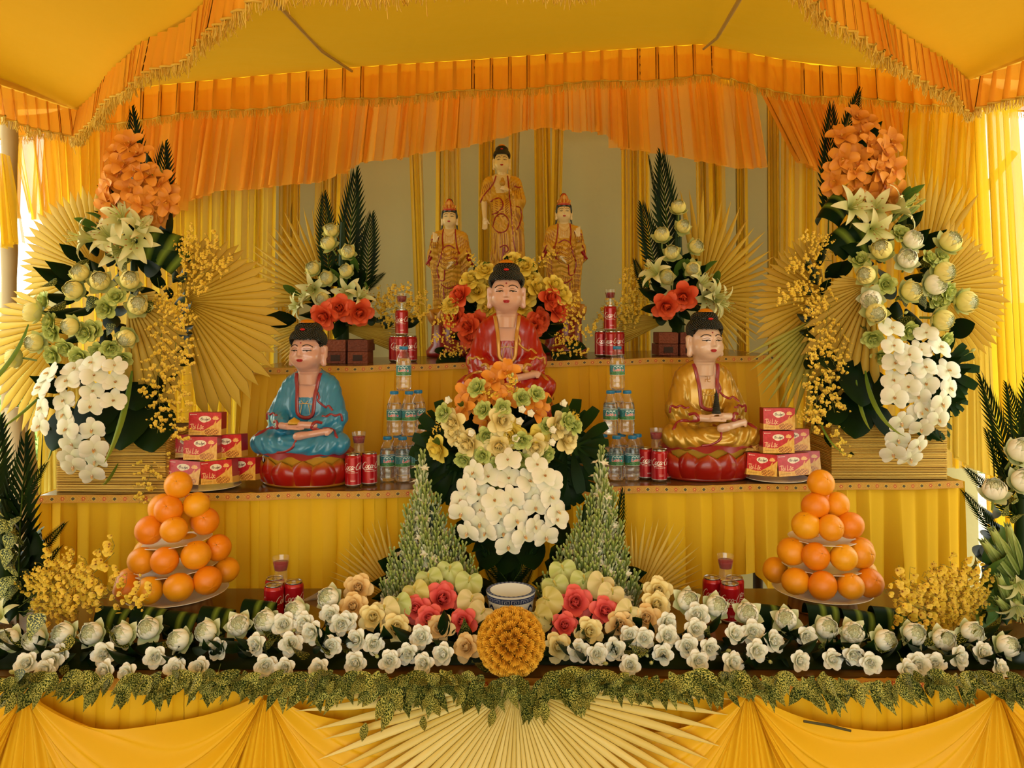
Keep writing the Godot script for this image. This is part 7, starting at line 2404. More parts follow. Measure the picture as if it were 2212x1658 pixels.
	sow(t, "coral_rose", ["rose_flame0", "rose_flame1"], Vector2.ZERO, [[1440, 662], [1476, 641]].map(func(q): return [q[0] * 2.961, q[1] * 2.961]), 3.58, 50, c)
	leaves(t, "lily_leaf", proto.leaf_mid, M.leaf, [[1540, 620, 1560, 570], [1460, 600, 1470, 540], [1480, 600, 1485, 540], [1400, 620, 1380, 580], [1520, 590, 1545, 545]], 3.7)
	leaves(t, "dark_leaf", proto.leaf_dark, M.dark_leaf, [[1440, 690, 1400, 700], [1470, 690, 1480, 715], [1500, 680, 1530, 700]], 3.63)
	sprays(t, [[1420, 650, 1330, 640], [1410, 660, 1290, 655], [1410, 670, 1275, 690], [1420, 640, 1330, 600], [1400, 680, 1310, 700], [1420, 630, 1350, 570]], 3.86)

	# behind the red-robed statue
	t = thing("flower_arrangement", "bouquet of coral and yellow roses behind the red-robed statue", "bouquet", Vector3(P(1100, 0, 3.66).x, back_y(0.0), -3.66))
	stem_core(t, 1100, 600, 790, 3.68, 0.05)
	filler(t, Vector2(1095, 680), Vector2(130, 100), 3.64, 44, 0.16)
	c = Vector2(1095, 690)
	sow(t, "coral_rose", ["rose_flame0", "rose_flame1"], Vector2.ZERO, [[990, 636], [980, 685], [1008, 705], [1014, 728], [1030, 700], [1192, 642], [1208, 668], [1168, 690], [1155, 705]].map(func(q): return [q[0] * 2.961, q[1] * 2.961]), 3.55, 46, c)
	sow(t, "yellow_rose", ["rose_yellow0", "rose_yellow1"], Vector2.ZERO, [[1030, 628], [1018, 600], [1048, 582], [1134, 572], [1147, 598], [1200, 613], [1136, 636], [1126, 660], [975, 655], [1050, 665], [1105, 562], [1165, 620], [1215, 632], [1060, 610]].map(func(q): return [q[0] * 2.961, q[1] * 2.961]), 3.57, 42, c)
	leaves(t, "green_sprig", proto.leaf_mid, M.leaf, [[1060, 600, 1030, 555], [1120, 590, 1125, 540], [1130, 590, 1140, 545], [1050, 590, 1050, 550], [1140, 600, 1170, 560]], 3.6)
	leaves(t, "dark_leaf", proto.leaf_dark, M.dark_leaf, [[990, 760, 950, 840], [1000, 770, 975, 850], [975, 760, 935, 800], [1010, 770, 1000, 840], [1210, 760, 1290, 810], [1200, 770, 1265, 830], [1190, 760, 1240, 790], [1180, 780, 1210, 840], [1220, 740, 1280, 760], [960, 750, 930, 770]], 3.52)
	sprays(t, [[1000, 700, 930, 690], [1000, 720, 925, 730], [1000, 730, 945, 770], [1010, 740, 970, 770], [1190, 700, 1270, 680], [1190, 720, 1290, 720], [1190, 740, 1270, 770], [1180, 740, 1230, 790], [1200, 690, 1260, 640], [990, 690, 950, 650], [1040, 600, 1020, 540], [1150, 590, 1200, 540], [1185, 720, 1240, 740]], 3.54)

func centre_bouquet() -> void:
	var t := thing("flower_arrangement", "centre bouquet in front of the red-robed statue: cream roses above a cascade of white orchids", "bouquet", Vector3(P(1100, 0, 2.66).x, TOP_FRONT, -2.66))
	stem_core(t, 1100, 880, 1330, 2.64, 0.045)
	filler(t, Vector2(1090, 950), Vector2(120, 90), 2.60, 34, 0.13)
	filler(t, Vector2(1095, 1090), Vector2(100, 110), 2.58, 30, 0.13)
	leaves(t, "cut_leaf", proto.leaf_cut, M.dark_leaf, [[1010, 985, 915, 1075], [990, 970, 885, 1010], [1190, 980, 1290, 1060], [1220, 960, 1330, 975], [1200, 1010, 1250, 1110], [995, 1000, 960, 1110], [960, 930, 905, 950]], 2.62, 1.15)
	leaves(t, "round_leaf", proto.leaf_round, M.dark_leaf, [[1060, 1150, 1060, 1240], [1140, 1150, 1150, 1240], [1100, 1170, 1090, 1250], [1190, 1110, 1215, 1190], [1010, 1120, 1000, 1190]], 2.56)
	for q in [[1100, 1260, 1040, 1180], [1105, 1260, 1160, 1180], [1095, 1290, 1050, 1230], [1110, 1290, 1150, 1225]]:
		lay(t, "palm_frond", proto.frond, M.dark_leaf, P(q[0], q[1], 2.56), P(q[2], q[3], 2.55), Vector3(0, 0, 1), 0.9)
	var c := Vector2(1090, 930)
	var o := Vector2(740, 550)
	sow(t, "orange_orchid", ["boat_orchid0", "boat_orchid1", "boat_orchid2"], o, [[970, 800], [1000, 870], [1050, 745], [800, 890], [830, 945], [780, 975], [1040, 920], [1250, 940], [1200, 930], [880, 880], [920, 1060], [1230, 1000], [960, 900]], 2.50, 58, c, 0.006, 0.03)
	sow(t, "cream_rose", ["rose_cream0", "rose_yellow1", "rose_cream1"], o, [[1025, 1060], [1075, 1145], [695, 1075], [705, 1140], [595, 1245], [795, 1215], [1000, 1225], [1240, 1190], [1395, 1095], [1445, 1175], [940, 1270], [1235, 1230], [760, 1180]], 2.46, 50, c, 0.006, 0.03)
	for q in [[680, 930], [1410, 950], [1145, 990], [1200, 1015], [1130, 1065], [1105, 1175], [830, 1140], [1340, 1120], [1335, 1200]]:
		bloom(t, "bell_flower", "bell", P(o.x + q[0] / 2.961, o.y + q[1] / 2.961, 2.45), Vector3((q[0] - 1030.0) / 500.0, 0.25, 0.9), 0.0135)
	sow(t, "green_lisianthus", ["lisianthus_green0", "lisianthus_green1", "lisianthus_green2"], o, [[855, 845], [1150, 915], [1245, 885], [1020, 975], [920, 1160], [890, 1285], [765, 1315], [1310, 1285], [980, 1355], [1150, 1390], [1310, 1095], [1445, 1060], [1490, 1090], [955, 1480], [1150, 1190], [640, 1010], [895, 990], [1160, 1520], [1140, 1310], [880, 1440]], 2.46, 36, c, 0.006, 0.02)
	for q in [[1085, 770], [1110, 810], [1470, 1050]]:
		bloom(t, "bud", "bud", P(o.x + q[0] / 2.961, o.y + q[1] / 2.961, 2.5), Vector3(0.2, 1.0, 0.3), 0.012)
	sow(t, "white_orchid", ["moth_orchid0", "moth_orchid1", "moth_orchid2"], o, [[840, 1390], [930, 1415], [1060, 1310], [1240, 1340], [1060, 1425], [790, 1480], [1190, 1445], [870, 1525], [1290, 1410], [1325, 1450], [760, 1565], [1080, 1555], [1330, 1545], [1220, 1540], [970, 1565], [890, 1630], [1100, 1640], [1000, 1645], [1235, 1610], [1370, 1640], [760, 1650], [880, 1715], [1000, 1675], [1110, 1695], [1230, 1735], [1370, 1685], [800, 1775], [915, 1775], [1030, 1775], [1160, 1795], [1060, 1860], [1300, 1800]], 2.42, 54, Vector2(1095, 1090), 0.005, 0.012)
	leaves(t, "green_sprig", proto.leaf_mid, M.leaf, [[950, 960, 925, 930], [960, 900, 945, 880], [1210, 890, 1250, 870], [1230, 920, 1255, 900], [1000, 880, 985, 850], [1180, 870, 1205, 845]], 2.5)
	sprays(t, [[1080, 880, 1050, 830], [1110, 880, 1110, 800], [970, 900, 930, 930], [1220, 900, 1260, 900]], 2.52)

func tuberoses() -> void:
	var ca := hx("c49e2c")
	var cb := hx("d8b84e")
	for s in [["left", 932.0, [908.0, 1000.0], [818.0, 1275.0], [1048.0, 1268.0], -1.0], ["right", 1272.0, [1304.0, 1000.0], [1160.0, 1272.0], [1385.0, 1290.0], 1.0]]:
		var t := thing("flower_arrangement", "cone of tuberose spikes %s of the blue and white bowl" % s[0], "bouquet", Vector3(P(s[1], 0, 2.46).x, TOP_FRONT, -2.46))
		if s[0] == "left":
			fan_at(t, "fan_leaf", fan_leaf(13, 1.75, 2.9, 0.5, 0.02, ca, cb, func(u): return (190.0 - 20.0 * u) * 2.6 / F, 0.1, 1.0), P(865, 1300, 2.62), Vector3(-0.1, 0.1, 1))
		else:
			fan_at(t, "fan_leaf", fan_leaf(17, 0.15, 1.75, 0.5, 0.02, ca, cb, func(u): return (150.0 + 40.0 * sin(u * 3.0)) * 2.6 / F, 0.1, 1.0), P(1372, 1300, 2.62), Vector3(0.1, 0.1, 1))
			lay(t, "palm_frond", proto.frond, M.dark_leaf, P(1320, 1250, 2.6), P(1345, 1060, 2.58), Vector3(0.2, 0, 1), 0.5)
		stem_core(t, s[1], 1090, 1310, 2.5, 0.05)
		filler(t, Vector2(s[1], 1250), Vector2(100, 60), 2.5, 22, 0.14)
		for row in 11:
			var v := row / 10.0
			var xa: float = lerpf(s[2][0], s[3][0], v)
			var xb: float = lerpf(s[2][0] + 4.0, s[4][0], v)
			var y: float = lerpf(s[2][1], s[3][1] + 5.0, pow(v, 0.9))
			var n := int((xb - xa) / 17.0) + 1
			for i in n:
				var u := (i + 0.5) / n
				var x := lerpf(xa, xb, u) + rng.randf_range(-7, 7)
				var yy := y + rng.randf_range(-10, 10) + 16.0 * absf(u - 0.5)
				var d := 2.52 - 0.17 * v + 0.05 * absf(u - 0.5) * 2.0
				var tip := P(x, yy - 25.0, d)
				var l := rng.randf_range(0.145, 0.175)
				var lean := Vector3((u - 0.5) * 0.35, 1.0, 0.12 + 0.2 * v).normalized()
				var rows: Array = proto["f_tuberose%d" % ((row + i) % 3)]
				var st := lay(t, "tuberose_spike", rows[0][1], rows[0][2], tip - lean * l, tip, Vector3(0, 0, 1))
				part(st, rows[1][0], rows[1][1], rows[1][2])

func edge_bouquets() -> void:
	var t := thing("flower_arrangement", "bouquet cut off by the left edge: speckled leaves, dark palm fronds and yellow orchid sprays", "bouquet", Vector3(P(10, 0, 2.42).x, TOP_FRONT, -2.42))
	stem_core(t, 5, 1000, 1330, 2.44, 0.03)
	filler(t, Vector2(20, 1200), Vector2(90, 130), 2.42, 30, 0.13)
	for q in [[40, 1290, 55, 945, 0.62], [-10, 1180, 0, 905, 0.8], [50, 1230, 142, 1128, 0.5], [30, 1300, 130, 1180, 0.5], [20, 1120, 100, 1000, 0.5]]:
		lay(t, "palm_frond", proto.frond, M.dark_leaf, P(q[0], q[1], 2.44), P(q[2], q[3], 2.42), Vector3(0.1, 0, 1), q[4])
	leaves(t, "broad_leaf", proto.leaf_round, M.dark_leaf, [[40, 1260, 143, 1132], [30, 1280, 110, 1220]], 2.42, 0.6)
	leaves(t, "speckled_leaf", proto.leaf_speck, M.speckled_leaf, [[10, 1130, 70, 1150], [5, 1160, 75, 1190], [0, 1190, 60, 1230], [10, 1220, 85, 1215], [0, 1250, 50, 1290], [20, 1260, 60, 1300], [-10, 1120, 20, 1180], [0, 1280, 40, 1320], [-10, 1100, 35, 1090], [30, 1170, 70, 1130]], 2.34, 1.2)
	sow(t, "white_lily", ["lily0"], Vector2.ZERO, [[-6 * 2.961, 1330 * 2.961, -0.2, 0.5]], 2.3, 80, Vector2(0, 1300))
	sprays(t, [[50, 1300, 150, 1180], [60, 1300, 200, 1200], [50, 1310, 230, 1250], [40, 1310, 180, 1260], [60, 1300, 290, 1195], [60, 1310, 260, 1290], [50, 1320, 200, 1310], [50, 1300, 100, 1220], [40, 1320, 150, 1300], [60, 1290, 130, 1230], [150, 1300, 350, 1290], [60, 1320, 240, 1270], [100, 1290, 220, 1220]], 2.34)
	t = thing("flower_arrangement", "bouquet cut off by the right edge: lily buds, palm fronds, lotus and yellow orchid sprays", "bouquet", Vector3(P(2205, 0, 2.45).x, TOP_FRONT, -2.45))
	stem_core(t, 2210, 950, 1330, 2.46, 0.03)
	filler(t, Vector2(2190, 1150), Vector2(80, 180), 2.45, 34, 0.14)
	for q in [[2200, 1060, 2118, 815, 0.5], [2215, 1010, 2175, 830, 0.7], [2210, 1130, 2085, 1010, 0.5], [2190, 1200, 2080, 1060, 0.45], [2215, 1000, 2225, 800, 0.8], [2200, 1100, 2130, 930, 0.5]]:
		lay(t, "palm_frond", proto.frond, M.dark_leaf, P(q[0], q[1], 2.47), P(q[2], q[3], 2.45), Vector3(-0.1, 0, 1), q[4])
	leaves(t, "broad_leaf", proto.leaf_mid, M.leaf, [[2170, 1210, 2055, 1162], [2160, 1300, 2090, 1240], [2180, 1180, 2100, 1110], [2190, 1310, 2080, 1130], [2180, 1330, 2060, 1320], [2200, 1345, 2010, 1335]], 2.43, 1.2)
	leaves(t, "speckled_leaf", proto.leaf_speck, M.speckled_leaf, [[2110, 1230, 2070, 1195], [2180, 1110, 2150, 1060], [2200, 1080, 2160, 1040], [2200, 1020, 2170, 980], [2190, 1130, 2210, 1080]], 2.38, 1.2)
	for q in [[2200, 1240, 2140, 1140], [2190, 1250, 2120, 1165], [2205, 1230, 2175, 1130], [2190, 1320, 2155, 1240], [2205, 1310, 2185, 1250], [2200, 1340, 2150, 1290]]:
		var rows: Array = proto.f_lily_bud
		lay(t, "lily_bud", rows[0][1], rows[0][2], P(q[0], q[1], 2.38), P((q[0] + q[2]) / 2.0, (q[1] + q[3]) / 2.0, 2.34), Vector3(-0.2, 0, 1))
	var c := Vector2(2205, 1150)
	sow(t, "white_lily", ["lily0", "lily1"], Vector2.ZERO, [[2206, 1265], [2200, 1315]].map(func(q): return [q[0] * 2.961, q[1] * 2.961]), 2.3, 84, c)
	sow(t, "lotus_flower", ["lotus00", "lotus02"], Vector2.ZERO, [[2148, 1060, -0.2, 0.7], [2202, 975], [2208, 1040]].map(func(q): return [q[0] * 2.961, q[1] * 2.961] + q.slice(2)), 2.34, 64, c)
	sprays(t, [[2150, 1310, 2010, 1190], [2140, 1300, 1960, 1230], [2150, 1310, 1920, 1260], [2150, 1320, 1900, 1290], [2130, 1310, 1990, 1270], [2150, 1300, 2080, 1210], [2150, 1320, 2010, 1310], [2120, 1320, 1890, 1240], [2160, 1310, 2060, 1270], [2150, 1330, 1950, 1310], [2150, 1300, 2040, 1230], [2120, 1300, 1980, 1220], [2060, 1300, 1900, 1310]], 2.36)

func build_arrangements() -> void:
	tall_bouquet_left()
	tall_bouquet_right()
	back_bouquets()
	centre_bouquet()
	tuberoses()
	edge_bouquets()

# ---------------------------------------------------------------- the row of flowers along the front table
var lotus_at := []
var taken := {}

func front_depth(y: float) -> float:
	return clampf(lerpf(2.36, 2.03, (y - 1270.0) / 190.0), 2.0, 2.42)

func unique_said(base: String, tails: Array) -> String:
	for s in tails:
		if not taken.has(base + s):
			taken[base + s] = true
			return base + s
	var k := 2
	while taken.has("%s%s, %s farther on" % [base, tails[0], ["one", "two", "three", "four", "five", "six"][mini(k - 2, 5)]]):
		k += 1
	var q: String = "%s%s, %s farther on" % [base, tails[0], ["one", "two", "three", "four", "five", "six"][mini(k - 2, 5)]]
	taken[q] = true
	return q

func near_words(x: float, y: float) -> Array:
	# where a bloom lies, told by the lotus nearest to it
	var best := 1e9
	var who = lotus_at[0]
	for l in lotus_at:
		var dd: float = Vector2(l[0] - x, l[1] - y).length()
		if dd < best:
			best = dd
			who = l
	var dx: float = x - who[0]
	var dy: float = y - who[1]
	var far := best > 230.0
	var v := "below" if dy > 25.0 else "above" if dy < -25.0 else "beside"
	var h := "right of" if dx > 0.0 else "left of"
	if far:
		var lm := "left of the orange flower ball" if x < 1106.0 else "right of the orange flower ball"
		var near := "just " if absf(x - 1106.0) < 150.0 else ""
		return [" " + near + lm, " low " + lm, " high " + lm, " near the table edge " + lm, " close to the coral roses, " + lm, " outermost " + lm, " second row, " + lm]
	return [" %s and %s the %s" % [v, h, who[2]] if v != "beside" else " %s the %s" % [h, who[2]], " close %s the %s" % [h, who[2]], " near the table edge %s the %s" % [h, who[2]], " farther %s the %s" % [h, who[2]]]

func build_front_row() -> void:
	var words := ["first", "second", "third", "fourth", "fifth", "sixth", "seventh", "eighth", "ninth", "tenth", "eleventh", "twelfth", "thirteenth"]
	# bed of leaves the heads rest on
	var g := thing("leaf_garland", "long bed of dark and yellow-speckled leaves under the front flower row", "garland", Vector3(0, TOP_FRONT, -2.15))
	var mossy := MB.new()
	mossy.grid(120, 8, func(u, v):
		var x: float = lerpf(-1.5, 1.5, u)
		var a: float = PI * v
		return Vector3(x, 0.002 + 0.032 * sin(a) * (0.7 + 0.3 * sin(u * 70.0)) + 0.02 * exp(-pow(x / 0.33, 4.0)) * sin(a), -0.085 * -cos(a) - 0.02 - 0.03 * exp(-pow(x / 0.33, 4.0))), flat(hx("1d2a14")), true)
	part(g, "packed_greenery", mossy.mesh(), M.dark_leaf)
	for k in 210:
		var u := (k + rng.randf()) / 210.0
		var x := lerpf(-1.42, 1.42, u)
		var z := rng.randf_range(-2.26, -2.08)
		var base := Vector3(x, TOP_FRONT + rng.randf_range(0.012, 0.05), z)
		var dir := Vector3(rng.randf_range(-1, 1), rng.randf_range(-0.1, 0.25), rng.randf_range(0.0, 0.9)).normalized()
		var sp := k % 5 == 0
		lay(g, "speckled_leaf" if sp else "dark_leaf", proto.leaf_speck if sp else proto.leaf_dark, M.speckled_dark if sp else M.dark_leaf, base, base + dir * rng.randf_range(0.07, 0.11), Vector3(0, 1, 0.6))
	for k in 46:
		var x := rng.randf_range(-0.40, 0.40)
		var base := Vector3(x, TOP_FRONT + rng.randf_range(0.0, 0.05), rng.randf_range(-2.36, -2.2))
		var dir := Vector3(rng.randf_range(-0.8, 0.8), rng.randf_range(0.1, 0.7), rng.randf_range(0.0, 0.6)).normalized()
		lay(g, "dark_leaf", proto.leaf_dark, M.dark_leaf, base, base + dir * rng.randf_range(0.07, 0.11), Vector3(0, 0.5, 1.0))
	# hanging speckled sprigs along the edge
	for k in 92:
		var u := (k + rng.randf() * 0.8) / 92.0
		var px := lerpf(-20.0, 2230.0, u)
		var mid := clampf(1.0 - absf(px - 1106.0) / 560.0, 0.0, 1.0)
		var y0 := 1455.0 + rng.randf_range(-12, 22) + 14.0 * mid
		var b := P(px, y0, 1.955)
		var ln := rng.randf_range(0.05, 0.085)
		for q in (3 if rng.randf() < 0.7 else 2):
			var dir := Vector3(rng.randf_range(-0.8, 0.8), rng.randf_range(-1.3, -0.4), rng.randf_range(0.0, 0.4)).normalized()
			lay(g, "speckled_leaf", proto.leaf_speck, M.speckled_leaf if rng.randf() < 0.6 else M.speckled_dark, b, b + dir * ln * rng.randf_range(0.8, 1.15), Vector3(rng.randf_range(-0.5, 0.5), 0.3, 1.0), rng.randf_range(0.75, 1.1))
	for k in 235:
		var px := 1106.0 + rng.randfn() * 330.0 if k < 80 else rng.randf_range(-20.0, 2230.0)
		var y0 := rng.randf_range(1446.0, 1472.0) if absf(px - 1106.0) > 85.0 else rng.randf_range(1462.0, 1500.0)
		var b := P(px, y0, 1.958)
		var dir := Vector3(rng.randf_range(-1.0, 1.0), rng.randf_range(-1.0, 0.0), rng.randf_range(0.1, 0.5)).normalized()
		lay(g, "speckled_leaf", proto.leaf_speck, M.speckled_dark if k % 4 else M.speckled_leaf, b, b + dir * rng.randf_range(0.05, 0.085), Vector3(rng.randf_range(-0.4, 0.4), 0.5, 1.0), rng.randf_range(0.75, 1.05))
	for q in [[30, 1500, 15, 1556], [60, 1470, 40, 1500], [430, 1450, 420, 1515], [490, 1480, 485, 1528], [840, 1500, 800, 1560], [840, 1510, 835, 1590], [850, 1500, 880, 1545], [790, 1560, 780, 1612], [930, 1500, 905, 1540], [935, 1505, 950, 1560], [915, 1545, 912, 1590], [1065, 1530, 1060, 1582], [1170, 1510, 1150, 1565], [1175, 1515, 1185, 1575], [1250, 1500, 1235, 1548], [1260, 1500, 1275, 1545], [1690, 1450, 1690, 1520], [1790, 1460, 1795, 1520], [1860, 1480, 1855, 1540], [2080, 1450, 2090, 1500], [640, 1480, 600, 1515], [720, 1470, 700, 1510], [1000, 1490, 990, 1540]]:
		lay(g, "speckled_leaf", proto.leaf_speck, M.speckled_leaf, P(q[0], q[1], 1.93), P(q[2], q[3], 1.90), Vector3(rng.randf_range(-0.4, 0.4), 0.2, 1.0), 0.95)
	for q in [[60, 1330, 120, 1395], [150, 1370, 130, 1440], [180, 1440, 100, 1460], [2200, 1400, 2230, 1420]]:
		lay(g, "bright_speckled_leaf", proto.leaf_speck, M.speckled_leaf, P(q[0], q[1], 2.12), P(q[2], q[3], 2.05), Vector3(0, 0.4, 1.0), 1.1)
	# folded strap leaves behind the lotus
	for q in [[250, 1335], [325, 1335], [395, 1345], [470, 1335], [560, 1320], [1662, 1330], [1765, 1328], [1842, 1340], [1908, 1335], [1965, 1345]]:
		var b := P(q[0], q[1] + 20.0, 2.33)
		lay(g, "folded_strap_leaf", proto.leaf_loop, M.dark_leaf, b, b + Vector3(0.01, 0.088, 0.03), Vector3(0, 0.2, 1.0), 1.05)
	# the large fan leaf hanging over the edge
	var fan := part(self, "fan_palm_leaf", fan_leaf(44, PI + 0.02, TAU - 0.02, 0.6, 0.03, hx("d3b95c"), hx("e9d68c"), func(u): return (0.36 + 0.19 * pow(absf(u - 0.5) * 2.0, 1.5)), 0.10, 1.0, 0.05, false), M.fan, Transform3D(Basis(Vector3.RIGHT, -0.24), P(1115, 1480, 1.962)))
	tag(fan, "large pale yellow fan palm leaf hanging below the orange flower ball", "palm leaf")
	# lotus
	var c7 := Vector2(0, 1098)
	var c9 := Vector2(1480, 1098)
	var left := [[55, 840], [225, 840], [410, 805], [590, 800], [785, 810], [950, 770], [1150, 840], [1325, 790], [1525, 745], [1700, 720], [1895, 660], [2105, 575]]
	var right := [[2055, 880], [1830, 795], [1650, 840], [1460, 805], [1275, 845], [1075, 795], [900, 765], [645, 710], [400, 670], [200, 625], [15, 590]]
	for sd in 2:
		var list := left if sd == 0 else right
		for i in list.size():
			var o := c7 if sd == 0 else c9
			var x: float = o.x + list[i][0] / 2.961
			var y: float = o.y + list[i][1] / 2.961
			lotus_at.append([x, y, "%s lotus from the %s" % [words[i], "left" if sd == 0 else "right"]])
	for i in lotus_at.size():
		var l: Array = lotus_at[i]
		var d := front_depth(l[1] + 20.0)
		bloom_thing("lotus_flower", "lotus0%d" % (i % 3), P(l[0], l[1], d), Vector3(rng.randf_range(-0.45, 0.45), 0.55, 0.9), 29.5 * d / F, rng.randf() * TAU, "cream folded-petal flower, " + l[2] + " in the front row", "lotus flower", "lotus flowers of the front row")
	# white lisianthus
	var w7 := [[165, 990], [285, 1030], [380, 930], [660, 930], [665, 1045], [805, 1055], [990, 950], [1120, 1025], [1270, 1020], [1390, 900], [1630, 870], [1860, 865], [1815, 740], [1990, 795], [1700, 1005], [1820, 1020], [2035, 1020], [2110, 680], [2180, 740], [2120, 880], [1940, 735], [330, 970]]
	var w8 := [[30, 720], [85, 840], [200, 865], [80, 990], [300, 975], [415, 930], [500, 820], [515, 990], [640, 930], [1510, 910], [1630, 930], [1740, 900], [1930, 830], [2050, 930], [2080, 815], [2080, 730], [1840, 810], [1840, 1000]]
	var w9 := [[80, 680], [70, 770], [160, 895], [85, 975], [15, 880], [320, 800], [435, 790], [460, 910], [570, 850], [310, 990], [740, 975], [780, 820], [945, 965], [1080, 940], [1190, 990], [1430, 1040], [1495, 1000], [1600, 990], [1760, 955], [1910, 920], [2020, 1025]]
	var n := 0
	for s in [[Vector2(0, 1098), w7], [Vector2(740, 1098), w8], [Vector2(1480, 1098), w9]]:
		for q in s[1]:
			var x: float = s[0].x + q[0] / 2.961
			var y: float = s[0].y + q[1] / 2.961
			var d := front_depth(y + 8.0) - 0.025
			bloom_thing("white_lisianthus", "lisianthus_white%d" % (n % 3), P(x, y, d), Vector3(rng.randf_range(-0.4, 0.4), rng.randf_range(0.15, 0.6), 0.9), rng.randf_range(19.0, 22.5) * d / F, rng.randf() * TAU, unique_said("white ruffled lisianthus", near_words(x, y)), "flower", "white lisianthus of the front row")
			n += 1
	# buds
	for s in [[Vector2(0, 1098), [[80, 1045], [1120, 955], [1690, 870], [1905, 915], [1390, 1060], [1240, 1205], [1880, 780], [2130, 850]]], [Vector2(740, 1098), [[1680, 990], [1945, 935], [1975, 985], [220, 945]]], [Vector2(1480, 1098), [[275, 910], [545, 980], [900, 935], [1390, 970], [1010, 895], [220, 725]]]]:
		for q in s[1]:
			var x: float = s[0].x + q[0] / 2.961
			var y: float = s[0].y + q[1] / 2.961
			bloom_thing("flower_bud", "bud", P(x, y, front_depth(y) - 0.02), Vector3(rng.randf_range(-0.7, 0.7), rng.randf_range(-0.3, 0.7), 0.7), 11.0 * 2.05 / F, rng.randf() * TAU, unique_said("small pale green bud", near_words(x, y)), "bud", "green buds of the front row")
	# roses round the ball
	var o8 := Vector2(740, 1098)
	var cream := [[100, 505, "topmost at the left, under the fan blades"], [65, 625, "second from the top at the far left"], [195, 695, "left of the coral roses, by the white lisianthus"], [345, 760, "upright one below the left coral roses"], [620, 765, "between the two lower left coral roses"], [790, 885, "touching the orange ball on the left"], [2020, 525, "topmost at the right, below the right fan blades"], [2010, 615, "second from the top at the far right"], [1945, 700, "pale yellow one right of the right coral roses"], [1775, 745, "below the rightmost coral rose"], [1580, 785, "below the large right coral rose"], [1380, 885, "touching the orange ball on the right"]]
	for i in cream.size():
		var q: Array = cream[i]
		var x: float = o8.x + q[0] / 2.961
		var y: float = o8.y + q[1] / 2.961
		var d := front_depth(y + 10.0) - 0.01
		bloom_thing("cream_rose", ["rose_peach0", "rose_peach1", "rose_cream0", "rose_cream1"][i % 4], P(x, y, d), Vector3(rng.randf_range(-0.3, 0.3), 0.5, 0.9), 25.0 * d / F, rng.randf() * TAU, "cream rose, " + q[2], "rose", "cream roses of the front row")
	var coral := [[640, 575, 36.0, "large one left of the bowl"], [470, 640, 29.0, "farthest left"], [555, 700, 29.0, "low one under the large left rose"], [765, 725, 30.0, "left one nearest the orange ball"], [1490, 600, 36.0, "large one right of the bowl"], [1680, 655, 31.0, "farthest right"], [1420, 745, 28.0, "right one nearest the orange ball"]]
	for i in coral.size():
		var q: Array = coral[i]
		var d := front_depth(o8.y + q[1] / 2.961) - 0.03
		bloom_thing("coral_rose", "rose_coral%d" % (i % 2), P(o8.x + q[0] / 2.961, o8.y + q[1] / 2.961, d), Vector3(rng.randf_range(-0.3, 0.3), 0.5, 0.9), q[2] * 0.84 * d / F, rng.randf() * TAU, "coral pink rose of the front row, " + q[3], "rose", "coral roses of the front row")
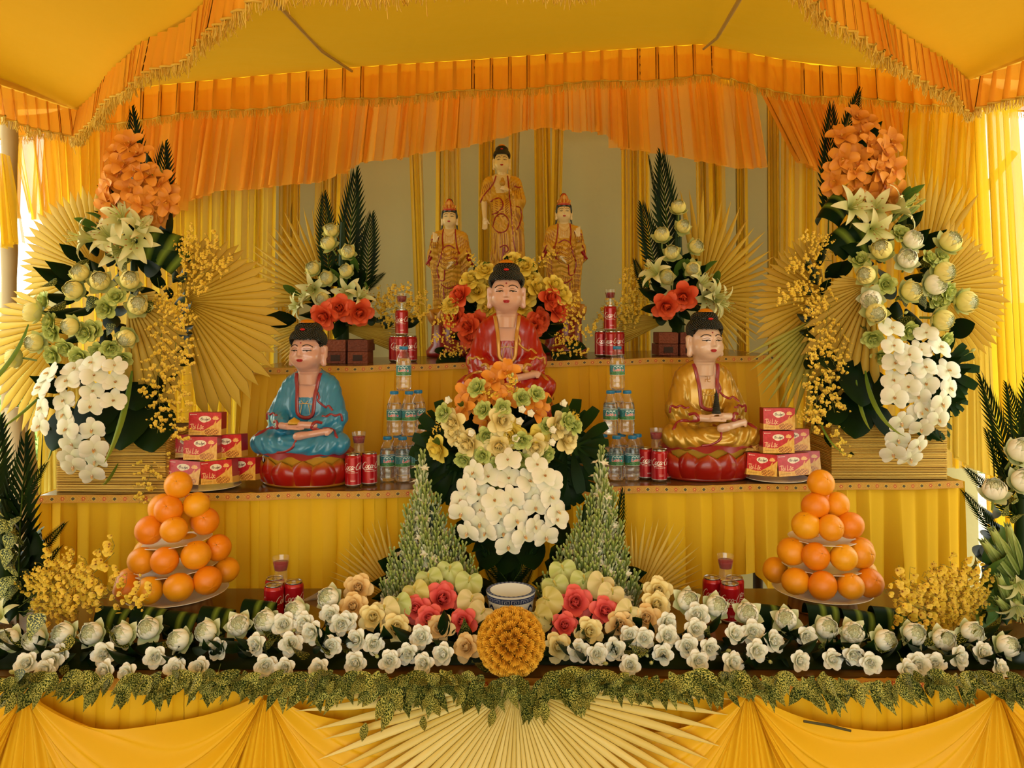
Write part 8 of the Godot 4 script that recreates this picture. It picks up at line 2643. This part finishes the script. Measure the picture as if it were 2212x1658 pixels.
	var anth := [[550, 420, 0, 0.3, "green one over the left coral roses, second from the top"], [690, 370, 0, 0.0, "topmost green one at the left"], [815, 440, 0, -0.1, "green one left of the bowl"], [460, 505, 2, 0.4, "small yellow-green one left of the large coral rose"], [355, 580, 0, 0.3, "leftmost green one"], [830, 560, 1, -0.2, "pinkish one touching the bowl on the left"], [905, 645, 1, -0.5, "pale one between the bowl and the ball, left"], [1400, 365, 0, 0.1, "topmost green one at the right"], [1540, 430, 0, -0.1, "green one over the right coral roses"], [1350, 465, 0, 0.2, "green one right of the bowl"], [1290, 570, 2, 0.8, "folded one touching the bowl on the right"], [1235, 670, 2, 0.5, "brownish one between the bowl and the ball, right"], [1660, 450, 1, -0.4, "pale one right of the large coral rose"], [1720, 515, 1, -0.3, "pinkish one above the rightmost coral rose"], [1840, 635, 1, -0.6, "pinkish one at the far right"], [270, 620, 1, 0.6, "pinkish one at the far left"]]
	for q in anth:
		var y: float = o8.y + q[1] / 2.961
		var d := front_depth(y + 5.0) - 0.045
		var x: float = o8.x + q[0] / 2.961
		bloom_thing("anthurium", "anthurium%d" % q[2], P(x, y, d), Vector3((x - 1106.0) * 0.001, 0.25, 1.0), 33.0 * d / F, PI * q[3] * 0.4, "anthurium with a heart-shaped spathe, " + q[4], "anthurium", "anthuriums around the bowl")
	# the ball of small orange chrysanthemums
	var bc := P(1104, 1386, 2.02)
	var ball := thing("flower_ball", "round ball of small orange chrysanthemums at the centre of the front row", "flower ball", bc)
	var core := MB.new()
	core.ball(Vector3.ZERO, Vector3.ONE * 0.066, 20, 14, hx("b87a1c"))
	part(ball, "foam_core", core.mesh(), M.petal)
	for k in 150:
		var yy := 1.0 - 2.0 * (k + 0.5) / 150.0
		var rr := sqrt(1.0 - yy * yy)
		var a := k * 2.39996
		var dir := Vector3(cos(a) * rr, yy, sin(a) * rr)
		if dir.z < -0.5:
			continue
		var rows: Array = proto["f_mum%d" % (k % 2)]
		var m := part(ball, "chrysanthemum", rows[0][1], rows[0][2], facing(dir * 0.064, dir, k * 1.1, 0.0215))
		part(m, rows[1][0], rows[1][1], rows[1][2])
	# printed wrapping paper left behind the cans
	for s in [["left", [[640, 1300], [720, 1262], [745, 1300], [655, 1330]], 2.62], ["right", [[1330, 1310], [1420, 1250], [1440, 1300], [1350, 1330]], 2.62]]:
		if s[0] == "right":
			continue
		var p := pts(s[1], s[2])
		var mb := MB.new()
		mb.grid(8, 8, func(u, v):
			var q: Vector3 = p[0].lerp(p[1], u).lerp(p[3].lerp(p[2], u), v)
			return q + Vector3(0, 0, 0.012 * sin(u * 5.0 + v * 3.0)), func(u, v): return hx("f0ece2") if sin(u * 37.0) * sin(v * 31.0) < 0.55 else hx("8d93ad"), true)
		tag(part(self, "wrapping_paper", mb.mesh(), M.matte), "piece of white flower-print wrapping paper behind the left soda cans", "paper")
